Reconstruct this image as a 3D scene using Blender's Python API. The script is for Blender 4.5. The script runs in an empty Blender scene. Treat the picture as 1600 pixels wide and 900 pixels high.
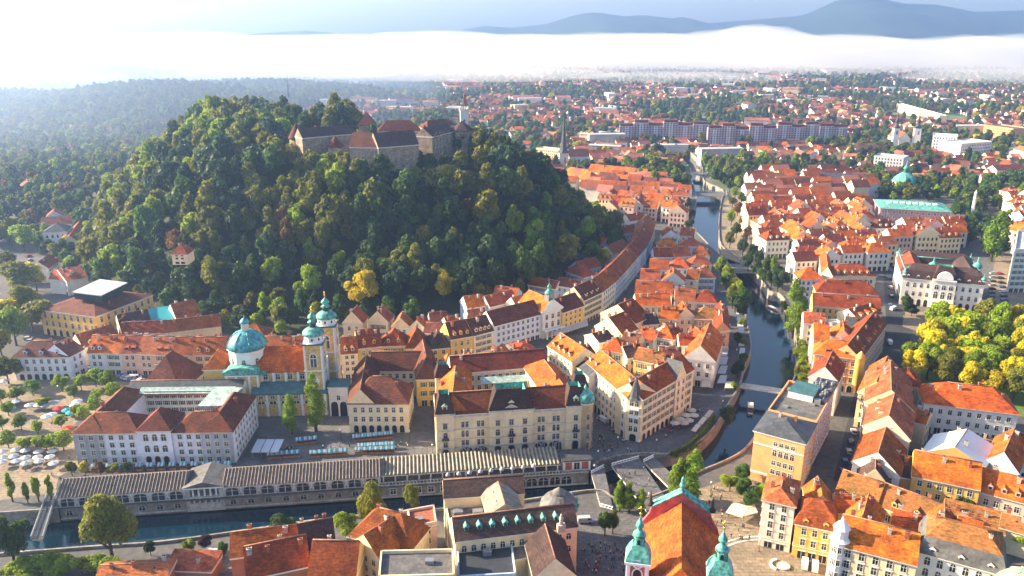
import bpy, math, random
import numpy as np
from mathutils import Vector, Matrix, noise
from mathutils.geometry import delaunay_2d_cdt
random.seed(7)
rng = np.random.default_rng(7)
S = bpy.context.scene
COL = S.collection
R = math.radians
# ------------------------------------------------------------------ camera, light, sky
CAMH, PITCH, FPX = 150.0, R(18.0), 1232.0
cd = bpy.data.cameras.new('camera'); cam = bpy.data.objects.new('camera', cd); COL.objects.link(cam)
cam.location = (0, 0, CAMH); cam.rotation_euler = (R(90)-PITCH, 0, 0)
cd.sensor_width = 36; cd.lens = FPX/1600*36; cd.clip_start = 1; cd.clip_end = 40000
S.camera = cam
SUN_AZ, SUN_EL = R(77), R(25)            # sun stands to the left and ahead
wd = bpy.data.worlds.new('World'); S.world = wd; wd.use_nodes = True
wn = wd.node_tree.nodes; sk = wn.new('ShaderNodeTexSky'); sk.sky_type = 'NISHITA'
sk.sun_disc = False; sk.sun_elevation = SUN_EL; sk.sun_rotation = -SUN_AZ
sk.altitude = 300; sk.air_density = 1.0; sk.dust_density = 2.6; sk.ozone_density = 1.5
wd.node_tree.links.new(sk.outputs[0], wn['Background'].inputs[0]); wn['Background'].inputs[1].default_value = 0.088
sl = bpy.data.lights.new('sun', 'SUN'); sun = bpy.data.objects.new('sun', sl); COL.objects.link(sun)
sl.energy = 5.0; sl.angle = R(0.55); sl.color = (1.0, 0.82, 0.55)
sdir = Vector((-math.sin(SUN_AZ)*math.cos(SUN_EL), math.cos(SUN_AZ)*math.cos(SUN_EL), math.sin(SUN_EL)))
sun.rotation_euler = sdir.to_track_quat('Z', 'Y').to_euler(); sun.location = (0, 0, 300)
S.view_settings.view_transform = 'Standard'; S.view_settings.look = 'None'
S.view_settings.exposure = 1.85; S.view_settings.gamma = 1.0
S.render.engine = 'CYCLES'
S.cycles.max_bounces = 5; S.cycles.diffuse_bounces = 2; S.cycles.glossy_bounces = 2
S.cycles.transmission_bounces = 2; S.cycles.transparent_max_bounces = 8; S.cycles.volume_bounces = 2
S.cycles.caustics_reflective = False; S.cycles.caustics_refractive = False

# ------------------------------------------------------------------ geometry helpers
cp, sp = math.cos(PITCH), math.sin(PITCH)
def P(px, py, z=0.0):
    """the ground (or height z) point seen at a pixel of the 1600x900 photograph"""
    a = (px-800)/FPX; b = (450-py)/FPX
    d = Vector((a, cp+b*sp, -sp+b*cp))
    t = (z-CAMH)/d.z
    return Vector((d.x*t, d.y*t, z))
def PX(v):
    x, y, z = v[0], v[1], v[2]-CAMH
    zc = y*cp - z*sp; yc = y*sp + z*cp
    return (800+FPX*x/zc, 450-FPX*yc/zc)
V = Vector
class MB:
    def __init__(s): s.v = []; s.f = []; s.m = []; s.sm = []
    def face(s, pts, m=0, smooth=False):
        n = len(s.v); s.v += [tuple(p) for p in pts]; s.f.append(tuple(range(n, n+len(pts)))); s.m.append(m); s.sm.append(smooth)
    def box(s, c, e1, e2, h, m=0, top=None):
        """c = corner at the base, e1/e2 = edge vectors, h = height"""
        c = V(c); e1 = V(e1); e2 = V(e2); u = V((0, 0, h))
        s.prism([c, c+e1, c+e1+e2, c+e2], h, m, top)
    def prism(s, pts, h, m=0, top=None):
        pts = [V(p) for p in pts]; n = len(pts)
        ar = sum(pts[i].x*pts[(i+1) % n].y-pts[(i+1) % n].x*pts[i].y for i in range(n))
        if ar < 0: pts.reverse()
        u = V((0, 0, h)); b = len(s.v)
        s.v += [tuple(p) for p in pts]+[tuple(p+u) for p in pts]
        s.f.append(tuple(range(b+n-1, b-1, -1))); s.m.append(m); s.sm.append(False)
        s.f.append(tuple(range(b+n, b+2*n))); s.m.append(m if top is None else top); s.sm.append(False)
        for i in range(n):
            j = (i+1) % n; s.f.append((b+i, b+j, b+n+j, b+n+i)); s.m.append(m); s.sm.append(False)
    def abox(s, cx, cy, cz, sx, sy, sz, m=0, rot=0):
        c, q = math.cos(rot), math.sin(rot); ex = V((c, q, 0)); ey = V((-q, c, 0))
        s.box(V((cx, cy, cz))-ex*sx/2-ey*sy/2, ex*sx, ey*sy, sz, m)
    def lathe(s, c, prof, n=16, m=0, smooth=True, rot=0, arc=2*math.pi):
        c = V(c); b = len(s.v); k = len(prof)
        for r, z in prof:
            for i in range(n):
                a = rot+arc*i/n; s.v.append((c.x+r*math.cos(a), c.y+r*math.sin(a), c.z+z))
        for j in range(k-1):
            for i in range(n):
                i2 = (i+1) % n
                s.f.append((b+j*n+i, b+j*n+i2, b+(j+1)*n+i2, b+(j+1)*n+i)); s.m.append(m); s.sm.append(smooth)
        s.f.append(tuple(b+i for i in reversed(range(n)))); s.m.append(m); s.sm.append(False)
        s.f.append(tuple(b+(k-1)*n+i for i in range(n))); s.m.append(m); s.sm.append(False)
    def tube(s, a, b_, r0, r1=None, n=6, m=0):
        a = V(a); b_ = V(b_); r1 = r0 if r1 is None else r1
        d = (b_-a).normalized(); x = d.orthogonal().normalized(); y = d.cross(x); b = len(s.v)
        for p, r in ((a, r0), (b_, r1)):
            for i in range(n):
                t = 2*math.pi*i/n; s.v.append(tuple(p+x*(r*math.cos(t))+y*(r*math.sin(t))))
        for i in range(n):
            j = (i+1) % n; s.f.append((b+i, b+j, b+n+j, b+n+i)); s.m.append(m); s.sm.append(True)
        s.f.append(tuple(b+i for i in reversed(range(n)))); s.m.append(m); s.sm.append(False)
        s.f.append(tuple(b+n+i for i in range(n))); s.m.append(m); s.sm.append(False)
    def build(s, name, mats, parent=None, loc=None):
        me = bpy.data.meshes.new(name)
        o = V(loc) if loc is not None else (V(parent.location) if parent is not None and parent.parent is None else V((0, 0, 0)))
        if parent is not None and parent.parent is not None: o = V(parent.parent.location)+V(parent.location)
        me.from_pydata([(x-o.x, y-o.y, z-o.z) for x, y, z in s.v], [], s.f)
        if not isinstance(mats, (list, tuple)): mats = [mats]
        for m in mats: me.materials.append(m)
        me.polygons.foreach_set('material_index', s.m); me.polygons.foreach_set('use_smooth', s.sm)
        me.update()
        ob = bpy.data.objects.new(name, me); COL.objects.link(ob)
        if parent is not None: ob.parent = parent
        else: ob.location = o
        return ob
def tag(o, label=None, cat=None, group=None, kind=None):
    if label: o['label'] = label
    if cat: o['category'] = cat
    if group: o['group'] = group
    if kind: o['kind'] = kind
    return o
def thing(name, loc, label, cat, group=None, rz=0):
    o = bpy.data.objects.new(name, None); COL.objects.link(o); o.location = loc; o.rotation_euler = (0, 0, rz)
    o.empty_display_size = .5
    return tag(o, label, cat, group)
def child(name, me, parent, loc, rz=0, sc=(1, 1, 1)):
    """instance of a shared mesh; loc in world metres"""
    o = bpy.data.objects.new(name, me); COL.objects.link(o); o.parent = parent
    base = V(parent.location) if parent.parent is None else V(parent.location)+V(parent.parent.location)
    o.location = V(loc)-base; o.rotation_euler = (0, 0, rz); o.scale = sc
    return o
def npmesh(name, v, f, mats, midx=None, smooth=False, attr=None):
    """v (n,3) float, f (m,k) int"""
    me = bpy.data.meshes.new(name); v = np.asarray(v, np.float32); f = np.asarray(f, np.int32)
    k = f.shape[1]
    me.vertices.add(len(v)); me.vertices.foreach_set('co', v.ravel())
    me.loops.add(f.size); me.loops.foreach_set('vertex_index', f.ravel())
    me.polygons.add(len(f)); me.polygons.foreach_set('loop_start', np.arange(0, f.size, k, dtype=np.int32))
    me.polygons.foreach_set('loop_total', np.full(len(f), k, np.int32))
    for m in (mats if isinstance(mats, (list, tuple)) else [mats]): me.materials.append(m)
    if midx is not None: me.polygons.foreach_set('material_index', np.asarray(midx, np.int32))
    if smooth: me.polygons.foreach_set('use_smooth', np.ones(len(f), bool))
    if attr is not None:
        a = me.attributes.new('tint', 'FLOAT', 'FACE'); a.data.foreach_set('value', np.asarray(attr, np.float32))
    me.update(calc_edges=True)
    return me
def link(name, me, loc=(0, 0, 0), parent=None):
    o = bpy.data.objects.new(name, me); COL.objects.link(o); o.location = loc
    if parent is not None: o.parent = parent
    return o

# ------------------------------------------------------------------ materials
M = {}
def mat(name, col, rough=.8, var=.18, nscale=.15, col2=None, spec=.3, metal=0, bump=0, bscale=4, objvar=.0, fine=0, famp=.25, wave=None, transl=0, island=0, slabs=0, courses=0):
    m = bpy.data.materials.new(name); m.use_nodes = True; nt = m.node_tree; N = nt.nodes; L = nt.links
    b = N['Principled BSDF']; b.inputs['Roughness'].default_value = rough; b.inputs['Metallic'].default_value = metal
    b.inputs['Specular IOR Level'].default_value = spec
    tc = N.new('ShaderNodeNewGeometry')
    nz = N.new('ShaderNodeTexNoise'); nz.inputs['Scale'].default_value = nscale; nz.inputs['Detail'].default_value = 6; nz.inputs['Roughness'].default_value = .65
    L.new(tc.outputs['Position'], nz.inputs['Vector'])
    rp = N.new('ShaderNodeValToRGB'); c = np.array(col)
    c2 = np.array(col2) if col2 is not None else c*(1-var*1.6)
    rp.color_ramp.elements[0].position = .34; rp.color_ramp.elements[1].position = .66
    rp.color_ramp.elements[0].color = (*c2, 1); rp.color_ramp.elements[1].color = (*np.clip(c*(1+var*.4), 0, 1), 1)
    L.new(nz.outputs['Fac'], rp.inputs['Fac']); out = rp.outputs['Color']
    if fine:
        n2 = N.new('ShaderNodeTexNoise'); n2.inputs['Scale'].default_value = fine; n2.inputs['Detail'].default_value = 3
        L.new(tc.outputs['Position'], n2.inputs['Vector'])
        mr = N.new('ShaderNodeMapRange'); mr.inputs[1].default_value = .3; mr.inputs[2].default_value = .7; mr.inputs[3].default_value = 1-famp; mr.inputs[4].default_value = 1+famp*.8
        L.new(n2.outputs['Fac'], mr.inputs[0])
        mx = N.new('ShaderNodeMix'); mx.data_type = 'RGBA'; mx.blend_type = 'MULTIPLY'; mx.inputs[0].default_value = 1
        L.new(out, mx.inputs[6]); L.new(mr.outputs[0], mx.inputs[7]); out = mx.outputs[2]
    if slabs:
        bk = N.new('ShaderNodeTexBrick'); bk.inputs['Scale'].default_value = 1.0; bk.inputs['Brick Width'].default_value = slabs; bk.inputs['Row Height'].default_value = slabs*.55; bk.inputs['Mortar Size'].default_value = .09
        bk.inputs['Color1'].default_value = (1.1, 1.08, 1.05, 1); bk.inputs['Color2'].default_value = (.86, .86, .88, 1); bk.inputs['Mortar'].default_value = (.6, .6, .62, 1); L.new(tc.outputs['Position'], bk.inputs['Vector'])
        mx = N.new('ShaderNodeMix'); mx.data_type = 'RGBA'; mx.blend_type = 'MULTIPLY'; mx.inputs[0].default_value = 1; L.new(out, mx.inputs[6]); L.new(bk.outputs['Color'], mx.inputs[7]); out = mx.outputs[2]
    if courses:   # rows of tiles run level, so they vary with height
        vm = N.new('ShaderNodeVectorMath'); vm.operation = 'MULTIPLY'; vm.inputs[1].default_value = (.55, .55, courses); L.new(tc.outputs['Position'], vm.inputs[0])
        n4 = N.new('ShaderNodeTexNoise'); n4.inputs['Scale'].default_value = 1; n4.inputs['Detail'].default_value = 3; L.new(vm.outputs[0], n4.inputs['Vector'])
        mr = N.new('ShaderNodeMapRange'); mr.inputs[1].default_value = .36; mr.inputs[2].default_value = .64; mr.inputs[3].default_value = .70; mr.inputs[4].default_value = 1.22; L.new(n4.outputs['Fac'], mr.inputs[0])
        mx = N.new('ShaderNodeMix'); mx.data_type = 'RGBA'; mx.blend_type = 'MULTIPLY'; mx.inputs[0].default_value = 1; L.new(out, mx.inputs[6]); L.new(mr.outputs[0], mx.inputs[7]); out = mx.outputs[2]
    if objvar or island:
        hs = N.new('ShaderNodeHueSaturation')
        if objvar: oi = N.new('ShaderNodeObjectInfo'); rnd = oi.outputs['Random']; k = objvar
        else: rnd = tc.outputs['Random Per Island']; k = island
        mr = N.new('ShaderNodeMapRange'); mr.inputs[3].default_value = 1-k; mr.inputs[4].default_value = 1+k*.8; L.new(rnd, mr.inputs[0])
        L.new(mr.outputs[0], hs.inputs['Value'])
        ml = N.new('ShaderNodeMath'); ml.operation = 'MULTIPLY'; ml.inputs[1].default_value = 7.13; fr = N.new('ShaderNodeMath'); fr.operation = 'FRACT'
        L.new(rnd, ml.inputs[0]); L.new(ml.outputs[0], fr.inputs[0])
        m2 = N.new('ShaderNodeMapRange'); m2.inputs[3].default_value = .5-.05*k; m2.inputs[4].default_value = .5+.04*k; L.new(fr.outputs[0], m2.inputs[0]); L.new(m2.outputs[0], hs.inputs['Hue'])
        L.new(out, hs.inputs['Color']); out = hs.outputs[0]
    L.new(out, b.inputs['Base Color'])
    if bump:
        n3 = N.new('ShaderNodeTexNoise'); n3.inputs['Scale'].default_value = bscale; n3.inputs['Detail'].default_value = 4
        L.new(tc.outputs['Position'], n3.inputs['Vector'])
        bp = N.new('ShaderNodeBump'); bp.inputs['Strength'].default_value = bump; bp.inputs['Distance'].default_value = .3
        L.new(n3.outputs['Fac'], bp.inputs['Height']); L.new(bp.outputs[0], b.inputs['Normal'])
    if transl:
        t = N.new('ShaderNodeBsdfTranslucent'); L.new(out, t.inputs['Color']); ms = N.new('ShaderNodeMixShader'); ms.inputs[0].default_value = transl
        L.new(b.outputs[0], ms.inputs[1]); L.new(t.outputs[0], ms.inputs[2]); L.new(ms.outputs[0], N['Material Output'].inputs['Surface'])
    M[name] = m
    return m
def tile(name, col, old):
    return mat(name, col, .85, .35, .22, col2=old, spec=.2, bump=.6, bscale=3.0, objvar=.2, fine=1.4, famp=.3, courses=4.5)
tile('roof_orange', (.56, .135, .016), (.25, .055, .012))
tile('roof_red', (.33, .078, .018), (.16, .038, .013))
tile('roof_terracotta', (.40, .110, .040), (.20, .050, .024))
tile('roof_brown', (.165, .050, .030), (.095, .034, .024))
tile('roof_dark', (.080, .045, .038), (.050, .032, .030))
tile('roof_maroon', (.185, .045, .020), (.095, .030, .018))
tile('roof_mossy', (.38, .13, .035), (.15, .095, .030))
mat('roof_slate', (.075, .080, .092), .6, .25, .4, bump=.2, objvar=.1, fine=1)
mat('roof_grey', (.16, .15, .145), .7, .3, .3, bump=.2, objvar=.12, fine=1)
mat('copper', (.13, .44, .36), .6, .3, .5, col2=(.06, .20, .18), spec=.4, fine=1.2, famp=.6)
mat('copper_dark', (.055, .15, .15), .55, .3, .5, col2=(.035, .09, .10), spec=.4, fine=1.2)
mat('copper_dome', (.07, .36, .40), .5, .2, .5, col2=(.04, .20, .25), spec=.5, fine=.9, famp=.5)
mat('membrane', (.50, .50, .49), .7, .15, .2)
mat('copper_pale', (.36, .47, .42), .65, .3, .4, col2=(.22, .30, .28), fine=1.2, famp=.4)
mat('gold', (.8, .5, .1), .3, .1, metal=1)
mat('metal_grey', (.28, .29, .31), .45, .15, .8, metal=.4)
mat('metal_dark', (.05, .055, .065), .5, .15, .8)
mat('chimney_brick', (.42, .15, .075), .9, .3, 1.5, objvar=.25)
mat('chimney_plaster', (.55, .48, .40), .9, .3, 1.5, objvar=.15)
WALLC = dict(cream=(.86, .68, .42), white=(.84, .77, .68), yellow=(.82, .52, .14), ochre=(.70, .42, .14), pink=(.74, .49, .38),
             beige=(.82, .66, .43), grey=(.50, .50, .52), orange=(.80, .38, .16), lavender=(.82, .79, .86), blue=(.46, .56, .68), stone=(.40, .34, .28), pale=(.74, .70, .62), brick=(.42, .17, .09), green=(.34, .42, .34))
for k, c in WALLC.items(): mat('wall_'+k, c, .9, .10, .12, spec=.15, fine=.7, famp=.10)
mat('wall_stone', (.36, .27, .19), .95, .35, .25, col2=(.20, .15, .11), fine=.8, famp=.35, bump=.5, bscale=1.5)
mat('ridge_tile', (.42, .20, .12), .9, .3, 1)
mat('trim', (.76, .70, .60), .8, .1, .5)
mat('trim_white', (.84, .82, .80), .8, .08, .5)
mat('glass', (.030, .040, .055), .12, .3, .6, spec=.7, objvar=.35)
mat('shop_dark', (.028, .026, .028), .4, .3, .6)
mat('shutter_green', (.05, .13, .09), .7, .2, 1, objvar=.4); mat('shutter_brown', (.14, .07, .04), .7, .2, 1, objvar=.4)
mat('door_wood', (.10, .06, .035), .6, .3, 1.5)
# ------------------------------------------------------------------ ground, river, hills
def gmat():
    m = mat('ground_city', (.12, .112, .105), .9, .3, .03, col2=(.075, .073, .074), fine=.5)
    nt = m.node_tree; N = nt.nodes; L = nt.links; b = N['Principled BSDF']
    src = b.inputs['Base Color'].links[0].from_socket
    g = N.new('ShaderNodeNewGeometry'); sx = N.new('ShaderNodeSeparateXYZ'); L.new(g.outputs['Position'], sx.inputs[0])
    mr = N.new('ShaderNodeMapRange'); mr.inputs[1].default_value = 640; mr.inputs[2].default_value = 900; L.new(sx.outputs['Y'], mr.inputs[0])
    n1 = N.new('ShaderNodeTexNoise'); n1.inputs['Scale'].default_value = .012; n1.inputs['Detail'].default_value = 8; L.new(g.outputs['Position'], n1.inputs['Vector'])
    rp = N.new('ShaderNodeValToRGB'); e = rp.color_ramp.elements; e[0].position = .42; e[0].color = (.06, .09, .035, 1); e[1].position = .62; e[1].color = (.20, .19, .14, 1)
    x = e.new(.5); x.color = (.10, .14, .045, 1); L.new(n1.outputs['Fac'], rp.inputs[0])
    mx = N.new('ShaderNodeMix'); mx.data_type = 'RGBA'; L.new(mr.outputs[0], mx.inputs[0]); L.new(src, mx.inputs[6]); L.new(rp.outputs[0], mx.inputs[7])
    L.new(mx.outputs[2], b.inputs['Base Color'])
gmat()
mat('grass', (.13, .20, .035), .9, .3, .05, col2=(.07, .12, .025), fine=.6)
mat('meadow', (.26, .34, .08), .9, .2, .02)
mat('forest_floor', (.045, .055, .022), .95, .3, .05)
mat('paving_warm', (.30, .23, .155), .85, .2, .08, col2=(.21, .165, .12), fine=.8, slabs=2.6)
mat('paving_grey', (.15, .145, .15), .85, .2, .08, fine=.8, slabs=2.2)
mat('asphalt', (.058, .060, .066), .85, .25, .08, fine=.8)
mat('stone_wall', (.34, .30, .26), .9, .3, .3, fine=1.5, bump=.4, bscale=2)
mat('stone_pale', (.56, .52, .47), .85, .2, .4, fine=1.2)
mat('concrete', (.40, .39, .37), .8, .2, .3, fine=1)
mat('white_paint', (.78, .78, .76), .6, .05, 1)
wm = mat('water', (.003, .024, .045), .05, .2, .02, spec=.6, bump=.16, bscale=.7)

EB = [(1040, 246), (1062, 258), (1078, 268), (1080, 285), (1084, 300), (1088, 322), (1083, 342), (1082, 365), (1095, 380), (1112, 398), (1135, 420), (1150, 445), (1160, 478), (1167, 520), (1173, 560), (1162, 586), (1154, 620), (1134, 654), (1120, 680), (1098, 704), (1072, 719), (1040, 730), (1010, 728), (960, 734), (927, 746), (924, 757), (660, 778), (568, 784), (352, 800), (94, 816), (60, 820), (-200, 838)]
WB = [(1078, 244), (1090, 256), (1097, 270), (1099, 290), (1128, 305), (1126, 322), (1123, 342), (1122, 370), (1126, 395), (1150, 412), (1185, 446), (1200, 468), (1220, 476), (1238, 520), (1241, 545), (1241, 600), (1218, 634), (1188, 684), (1160, 722), (1126, 742), (1088, 758), (1062, 774), (1044, 786), (1000, 801), (962, 801), (940, 788), (898, 790), (800, 806), (640, 822), (520, 832), (396, 850), (260, 869), (140, 878), (-200, 905)]
WZ = -5.0
def smooth_line(pts):
    out = []
    for i in range(len(pts)-1):
        p0 = pts[max(i-1, 0)]; p1 = pts[i]; p2 = pts[i+1]; p3 = pts[min(i+2, len(pts)-1)]
        for k in range(3):
            t = k/3; out.append(.5*((2*p1)+(p2-p0)*t+(2*p0-5*p1+4*p2-p3)*t*t+(3*p1-p0-3*p2+p3)*t*t*t))
    out.append(pts[-1]); return out
eb = smooth_line([P(x, y, WZ) for x, y in EB]); wb = smooth_line([P(x, y, WZ) for x, y in WB])
river_poly = [V((p.x, p.y)) for p in eb]+[V((p.x, p.y)) for p in reversed(wb)]
def in_poly(x, y, poly):
    c = False; n = len(poly); j = n-1
    for i in range(n):
        a = poly[i]; b = poly[j]
        if (a[1] > y) != (b[1] > y) and x < (b[0]-a[0])*(y-a[1])/(b[1]-a[1])+a[0]: c = not c
        j = i
    return c
def in_river(x, y): return in_poly(x, y, river_poly)
GX, GY0, GY1 = 6400, -300, 7200
pts2 = [V((-GX, GY0)), V((GX, GY0)), V((GX, GY1)), V((-GX, GY1))]+river_poly
n = len(river_poly); edges = [(0, 1), (1, 2), (2, 3), (3, 0)]+[(4+i, 4+(i+1) % n) for i in range(n)]
vo, eo, fo, *_ = delaunay_2d_cdt(pts2, edges, [], 0, 1e-4)
mb = MB(); mb.v = [(p.x, p.y, 0) for p in vo]
for f in fo:
    cx = sum(vo[i].x for i in f)/3; cy = sum(vo[i].y for i in f)/3
    if not in_river(cx, cy): mb.f.append(tuple(f)); mb.m.append(0); mb.sm.append(False)
tag(mb.build('ground', M['ground_city']), kind='structure')
mb = MB(); lo = .6
for line, s in ((eb, 1), (wb, -1)):
    for i in range(len(line)-1):
        a, b = line[i], line[i+1]
        pm = PX((a+b)/2)
        if s == 1 and pm[1] > 754 and 94 < pm[0] < 926: continue
        d = V((b.x-a.x, b.y-a.y, 0)); nrm = V((-d.y, d.x, 0)).normalized()*s*-1
        q = [(a.x, a.y), (b.x, b.y), (b.x+nrm.x*.6, b.y+nrm.y*.6), (a.x+nrm.x*.6, a.y+nrm.y*.6)]
        mb.prism([(x, y, -6.5) for x, y in q], 6.5+.7 if s == 1 else 6.5+.9, 0)
tag(mb.build('quay_wall', M['stone_wall']), kind='structure')
xs = [p.x for p in eb+wb]; ys = [p.y for p in eb+wb]
mb = MB()
for i in range(len(river_poly)): pass
# the water is one sheet a little wider than the channel
vo2, _, fo2, *_ = delaunay_2d_cdt(river_poly, [(i, (i+1) % n) for i in range(n)], [], 0, 1e-4)
mb.v = [(p.x, p.y, WZ) for p in vo2]
for f in fo2:
    cx = sum(vo2[i].x for i in f)/3; cy = sum(vo2[i].y for i in f)/3
    if in_river(cx, cy): mb.f.append(tuple(f)); mb.m.append(0); mb.sm.append(False)
tag(mb.build('river_water', M['water']), kind='structure')

# castle hill --------------------------------------------------------
RIDGE = [(-70, 560, 66, 150), (-32, 562, 66, 110), (-165, 548, 67, 130), (-228, 650, 68, 122), (-275, 800, 64, 112), (-300, 960, 40, 150)]
order = [1, 0, 2, 3, 4, 5]
RG = [RIDGE[i] for i in order]
SEGS = [(RG[i], RG[i+1]) for i in range(len(RG)-1)]+[((-105, 640, 73, 85), (-225, 660, 72, 95))]
def sst(t): t = max(0., min(1., t)); return t*t*(3-2*t)
def hill_h(x, y):
    best = 0
    for (x0, y0, h0, r0), (x1, y1, h1, r1) in SEGS:
        dx, dy = x1-x0, y1-y0; t = max(0, min(1, ((x-x0)*dx+(y-y0)*dy)/(dx*dx+dy*dy)))
        d = math.hypot(x-x0-dx*t, y-y0-dy*t); h = h0+(h1-h0)*t; r = r0+(r1-r0)*t
        u = 1-(d-22)/(r-22)
        if u > 0:
            best = max(best, h*(.45*sst(u)+.55*min(1, u)))
    return best
def hill2_h(x, y):
    z = 0
    for cx, cy, rx, ry, h in ((-660, 1500, 300, 260, 46), (-1000, 1450, 380, 260, 34), (-560, 1750, 330, 300, 34), (-1500, 1500, 420, 300, 36), (-1850, 2700, 600, 420, 52), (-2300, 2500, 500, 400, 44)):
        d = ((x-cx)/rx)**2+((y-cy)/ry)**2; z = max(z, h*math.exp(-d*1.3)*1.05)
    return z if z > 2 else 0
def terrain(name, fn, x0, x1, y0, y1, st, m, off=-.6):
    nx = int((x1-x0)/st)+1; ny = int((y1-y0)/st)+1; v = []; f = []; hh = []
    for j in range(ny):
        for i in range(nx):
            x = x0+i*st; y = y0+j*st; h = fn(x, y)
            if h > .5: h += 2*noise.noise(V((x*.02, y*.02, 1)))*min(1, h/20)
            hh.append(h); v.append((x, y, h+off if h > 0 else off))
    for j in range(ny-1):
        for i in range(nx-1):
            a = j*nx+i
            if max(hh[a], hh[a+1], hh[a+nx], hh[a+nx+1]) > 0: f.append((a, a+1, a+nx+1, a+nx))
    return tag(link(name, npmesh(name, v, f, m, smooth=True)), kind='structure')
terrain('castle_hill', hill_h, -640, 110, 380, 1240, 8, M['forest_floor'])
terrain('wooded_hills', hill2_h, -3200, 100, 1000, 3400, 40, M['forest_floor'])

# far mountains ------------------------------------------------------
PR = [(-500, 70), (-100, 72), (100, 70), (300, 64), (400, 52), (480, 47), (600, 60), (700, 50), (757, 40), (800, 43), (850, 38), (900, 22), (930, 18), (975, 25), (1000, 22), (1050, 28), (1065, 25), (1100, 36), (1150, 32), (1200, 28), (1250, 24), (1275, 12), (1298, 0), (1320, -4), (1355, -6), (1380, 0), (1400, 4), (1450, 6), (1480, 12), (1510, 18), (1540, 17), (1600, 15), (1750, 25), (2100, 40)]
MD = 5600.
def mtn(x, y):
    px = 800+FPX*x/(MD*cp+40)
    ridge = np.interp(px, [p[0] for p in PR], [p[1] for p in PR])
    # height whose top shows at the wanted row at distance MD
    ang = PITCH-math.atan((450-ridge)/FPX); zt = CAMH-MD*math.tan(ang)
    t = (y-MD)/1100
    nz = noise.fractal(V((x*.0018, y*.0018, 3)), 1, 2, 5)
    return max(0, zt*(1-abs(t)**1.2)*(1+.0*nz)+45*nz*min(1, abs(t)*3)*(1-abs(t)))
v = []; f = []; st = 60; nx = int(9600/st); ny = int(1900/st)
for j in range(ny):
    for i in range(nx):
        x = -4800+i*st; y = 4600+j*st*1.0; v.append((x, y, mtn(x, y)-1))
for j in range(ny-1):
    for i in range(nx-1): a = j*nx+i; f.append((a, a+1, a+nx+1, a+nx))
mat('mountain_forest', (.035, .06, .04), .95, .3, .004)
tag(link('far_mountains', npmesh('far_mountains', v, f, M['mountain_forest'], smooth=True)), kind='structure')

# the bank of morning fog lying over the plain -----------------------
def volmat(name, col, dens, aniso):
    m = bpy.data.materials.new(name); m.use_nodes = True; N = m.node_tree.nodes; N.remove(N['Principled BSDF'])
    pv = N.new('ShaderNodeVolumePrincipled'); pv.inputs['Color'].default_value = (*col, 1); pv.inputs['Density'].default_value = dens; pv.inputs['Anisotropy'].default_value = aniso
    m.node_tree.links.new(pv.outputs[0], N['Material Output'].inputs['Volume']); return m
FOGM = volmat('fog_volume', (.93, .90, .905), .0030, .25)
FX0, FX1, FY0, FY1 = -4600, 4600, 2500, 4500; st = 70
nx = int((FX1-FX0)/st)+1; ny = int((FY1-FY0)/st)+1; v = []; f = []
for j in range(ny):
    for i in range(nx):
        x = FX0+i*st; y = FY0+j*st
        e = min(1, max(0, (y-FY0-200-260*noise.noise(V((x*.0016, 7, 0)))-110*noise.noise(V((x*.006, 3, 0))))/950)); e2 = min(1, (FY1-y)/300); ex = min(1, (x-FX0)/300, (FX1-x)/300)
        nz = noise.fractal(V((x*.0022, y*.0022, 0)), .7, 2, 5)
        big = noise.noise(V((x*.0009+5, y*.0009, 3)))
        h = (122+34*nz+18*big)*(e**.7)*max(0, e2)*max(0, ex)
        dx = (x-1150)/170; h += 34*math.exp(-dx*dx)*e*max(0, e2)
        v.append((x, y, max(h, 0)+2))
nt_ = len(v); v += [(a, b, 1.0) for a, b, c in v]
for j in range(ny-1):
    for i in range(nx-1):
        a = j*nx+i; f.append((a, a+1, a+nx+1, a+nx)); b = a+nt_; f.append((b, b+nx, b+nx+1, b+1))
for i in range(nx-1):
    a = i; f.append((a, a+nt_, a+1+nt_, a+1)); a = (ny-1)*nx+i; f.append((a, a+1, a+1+nt_, a+nt_))
for j in range(ny-1):
    a = j*nx; f.append((a, a+nx, a+nx+nt_, a+nt_)); a = j*nx+nx-1; f.append((a, a+nt_, a+nx+nt_, a+nx))
fog = link('fog_bank', npmesh('fog_bank', v, f, FOGM, smooth=True)); tag(fog, kind='stuff', label='white morning fog bank lying over the plain before the mountains', cat='fog')
b_ = MB(); b_.lathe((0, 0, 0), [(math.cos(a)*1.0, math.sin(a)) for a in [-1.3+2.6*i/14 for i in range(15)]], 40)
me_ = bpy.data.meshes.new('valley_mist'); me_.from_pydata([(x*1000-1120, y*1050+1620, z*135+25) for x, y, z in b_.v], [], b_.f)
me_.materials.append(volmat('mist_volume', (.66, .78, 1.0), 6.5e-4, .70)); tag(link('valley_mist', me_), kind='stuff', label='luminous morning mist filling the valley left behind the castle hill', cat='mist')
mb = MB(); mb.prism([(-6900, -500, -8), (6900, -500, -8), (6900, 7500, -8), (-6900, 7500, -8)], 448)
HAZEM = volmat('haze_volume', (.40, .60, 1.0), 1.6e-4, .64)
tag(mb.build('haze', HAZEM), kind='stuff', label='pale blue morning haze over the whole city', cat='haze')

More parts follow.
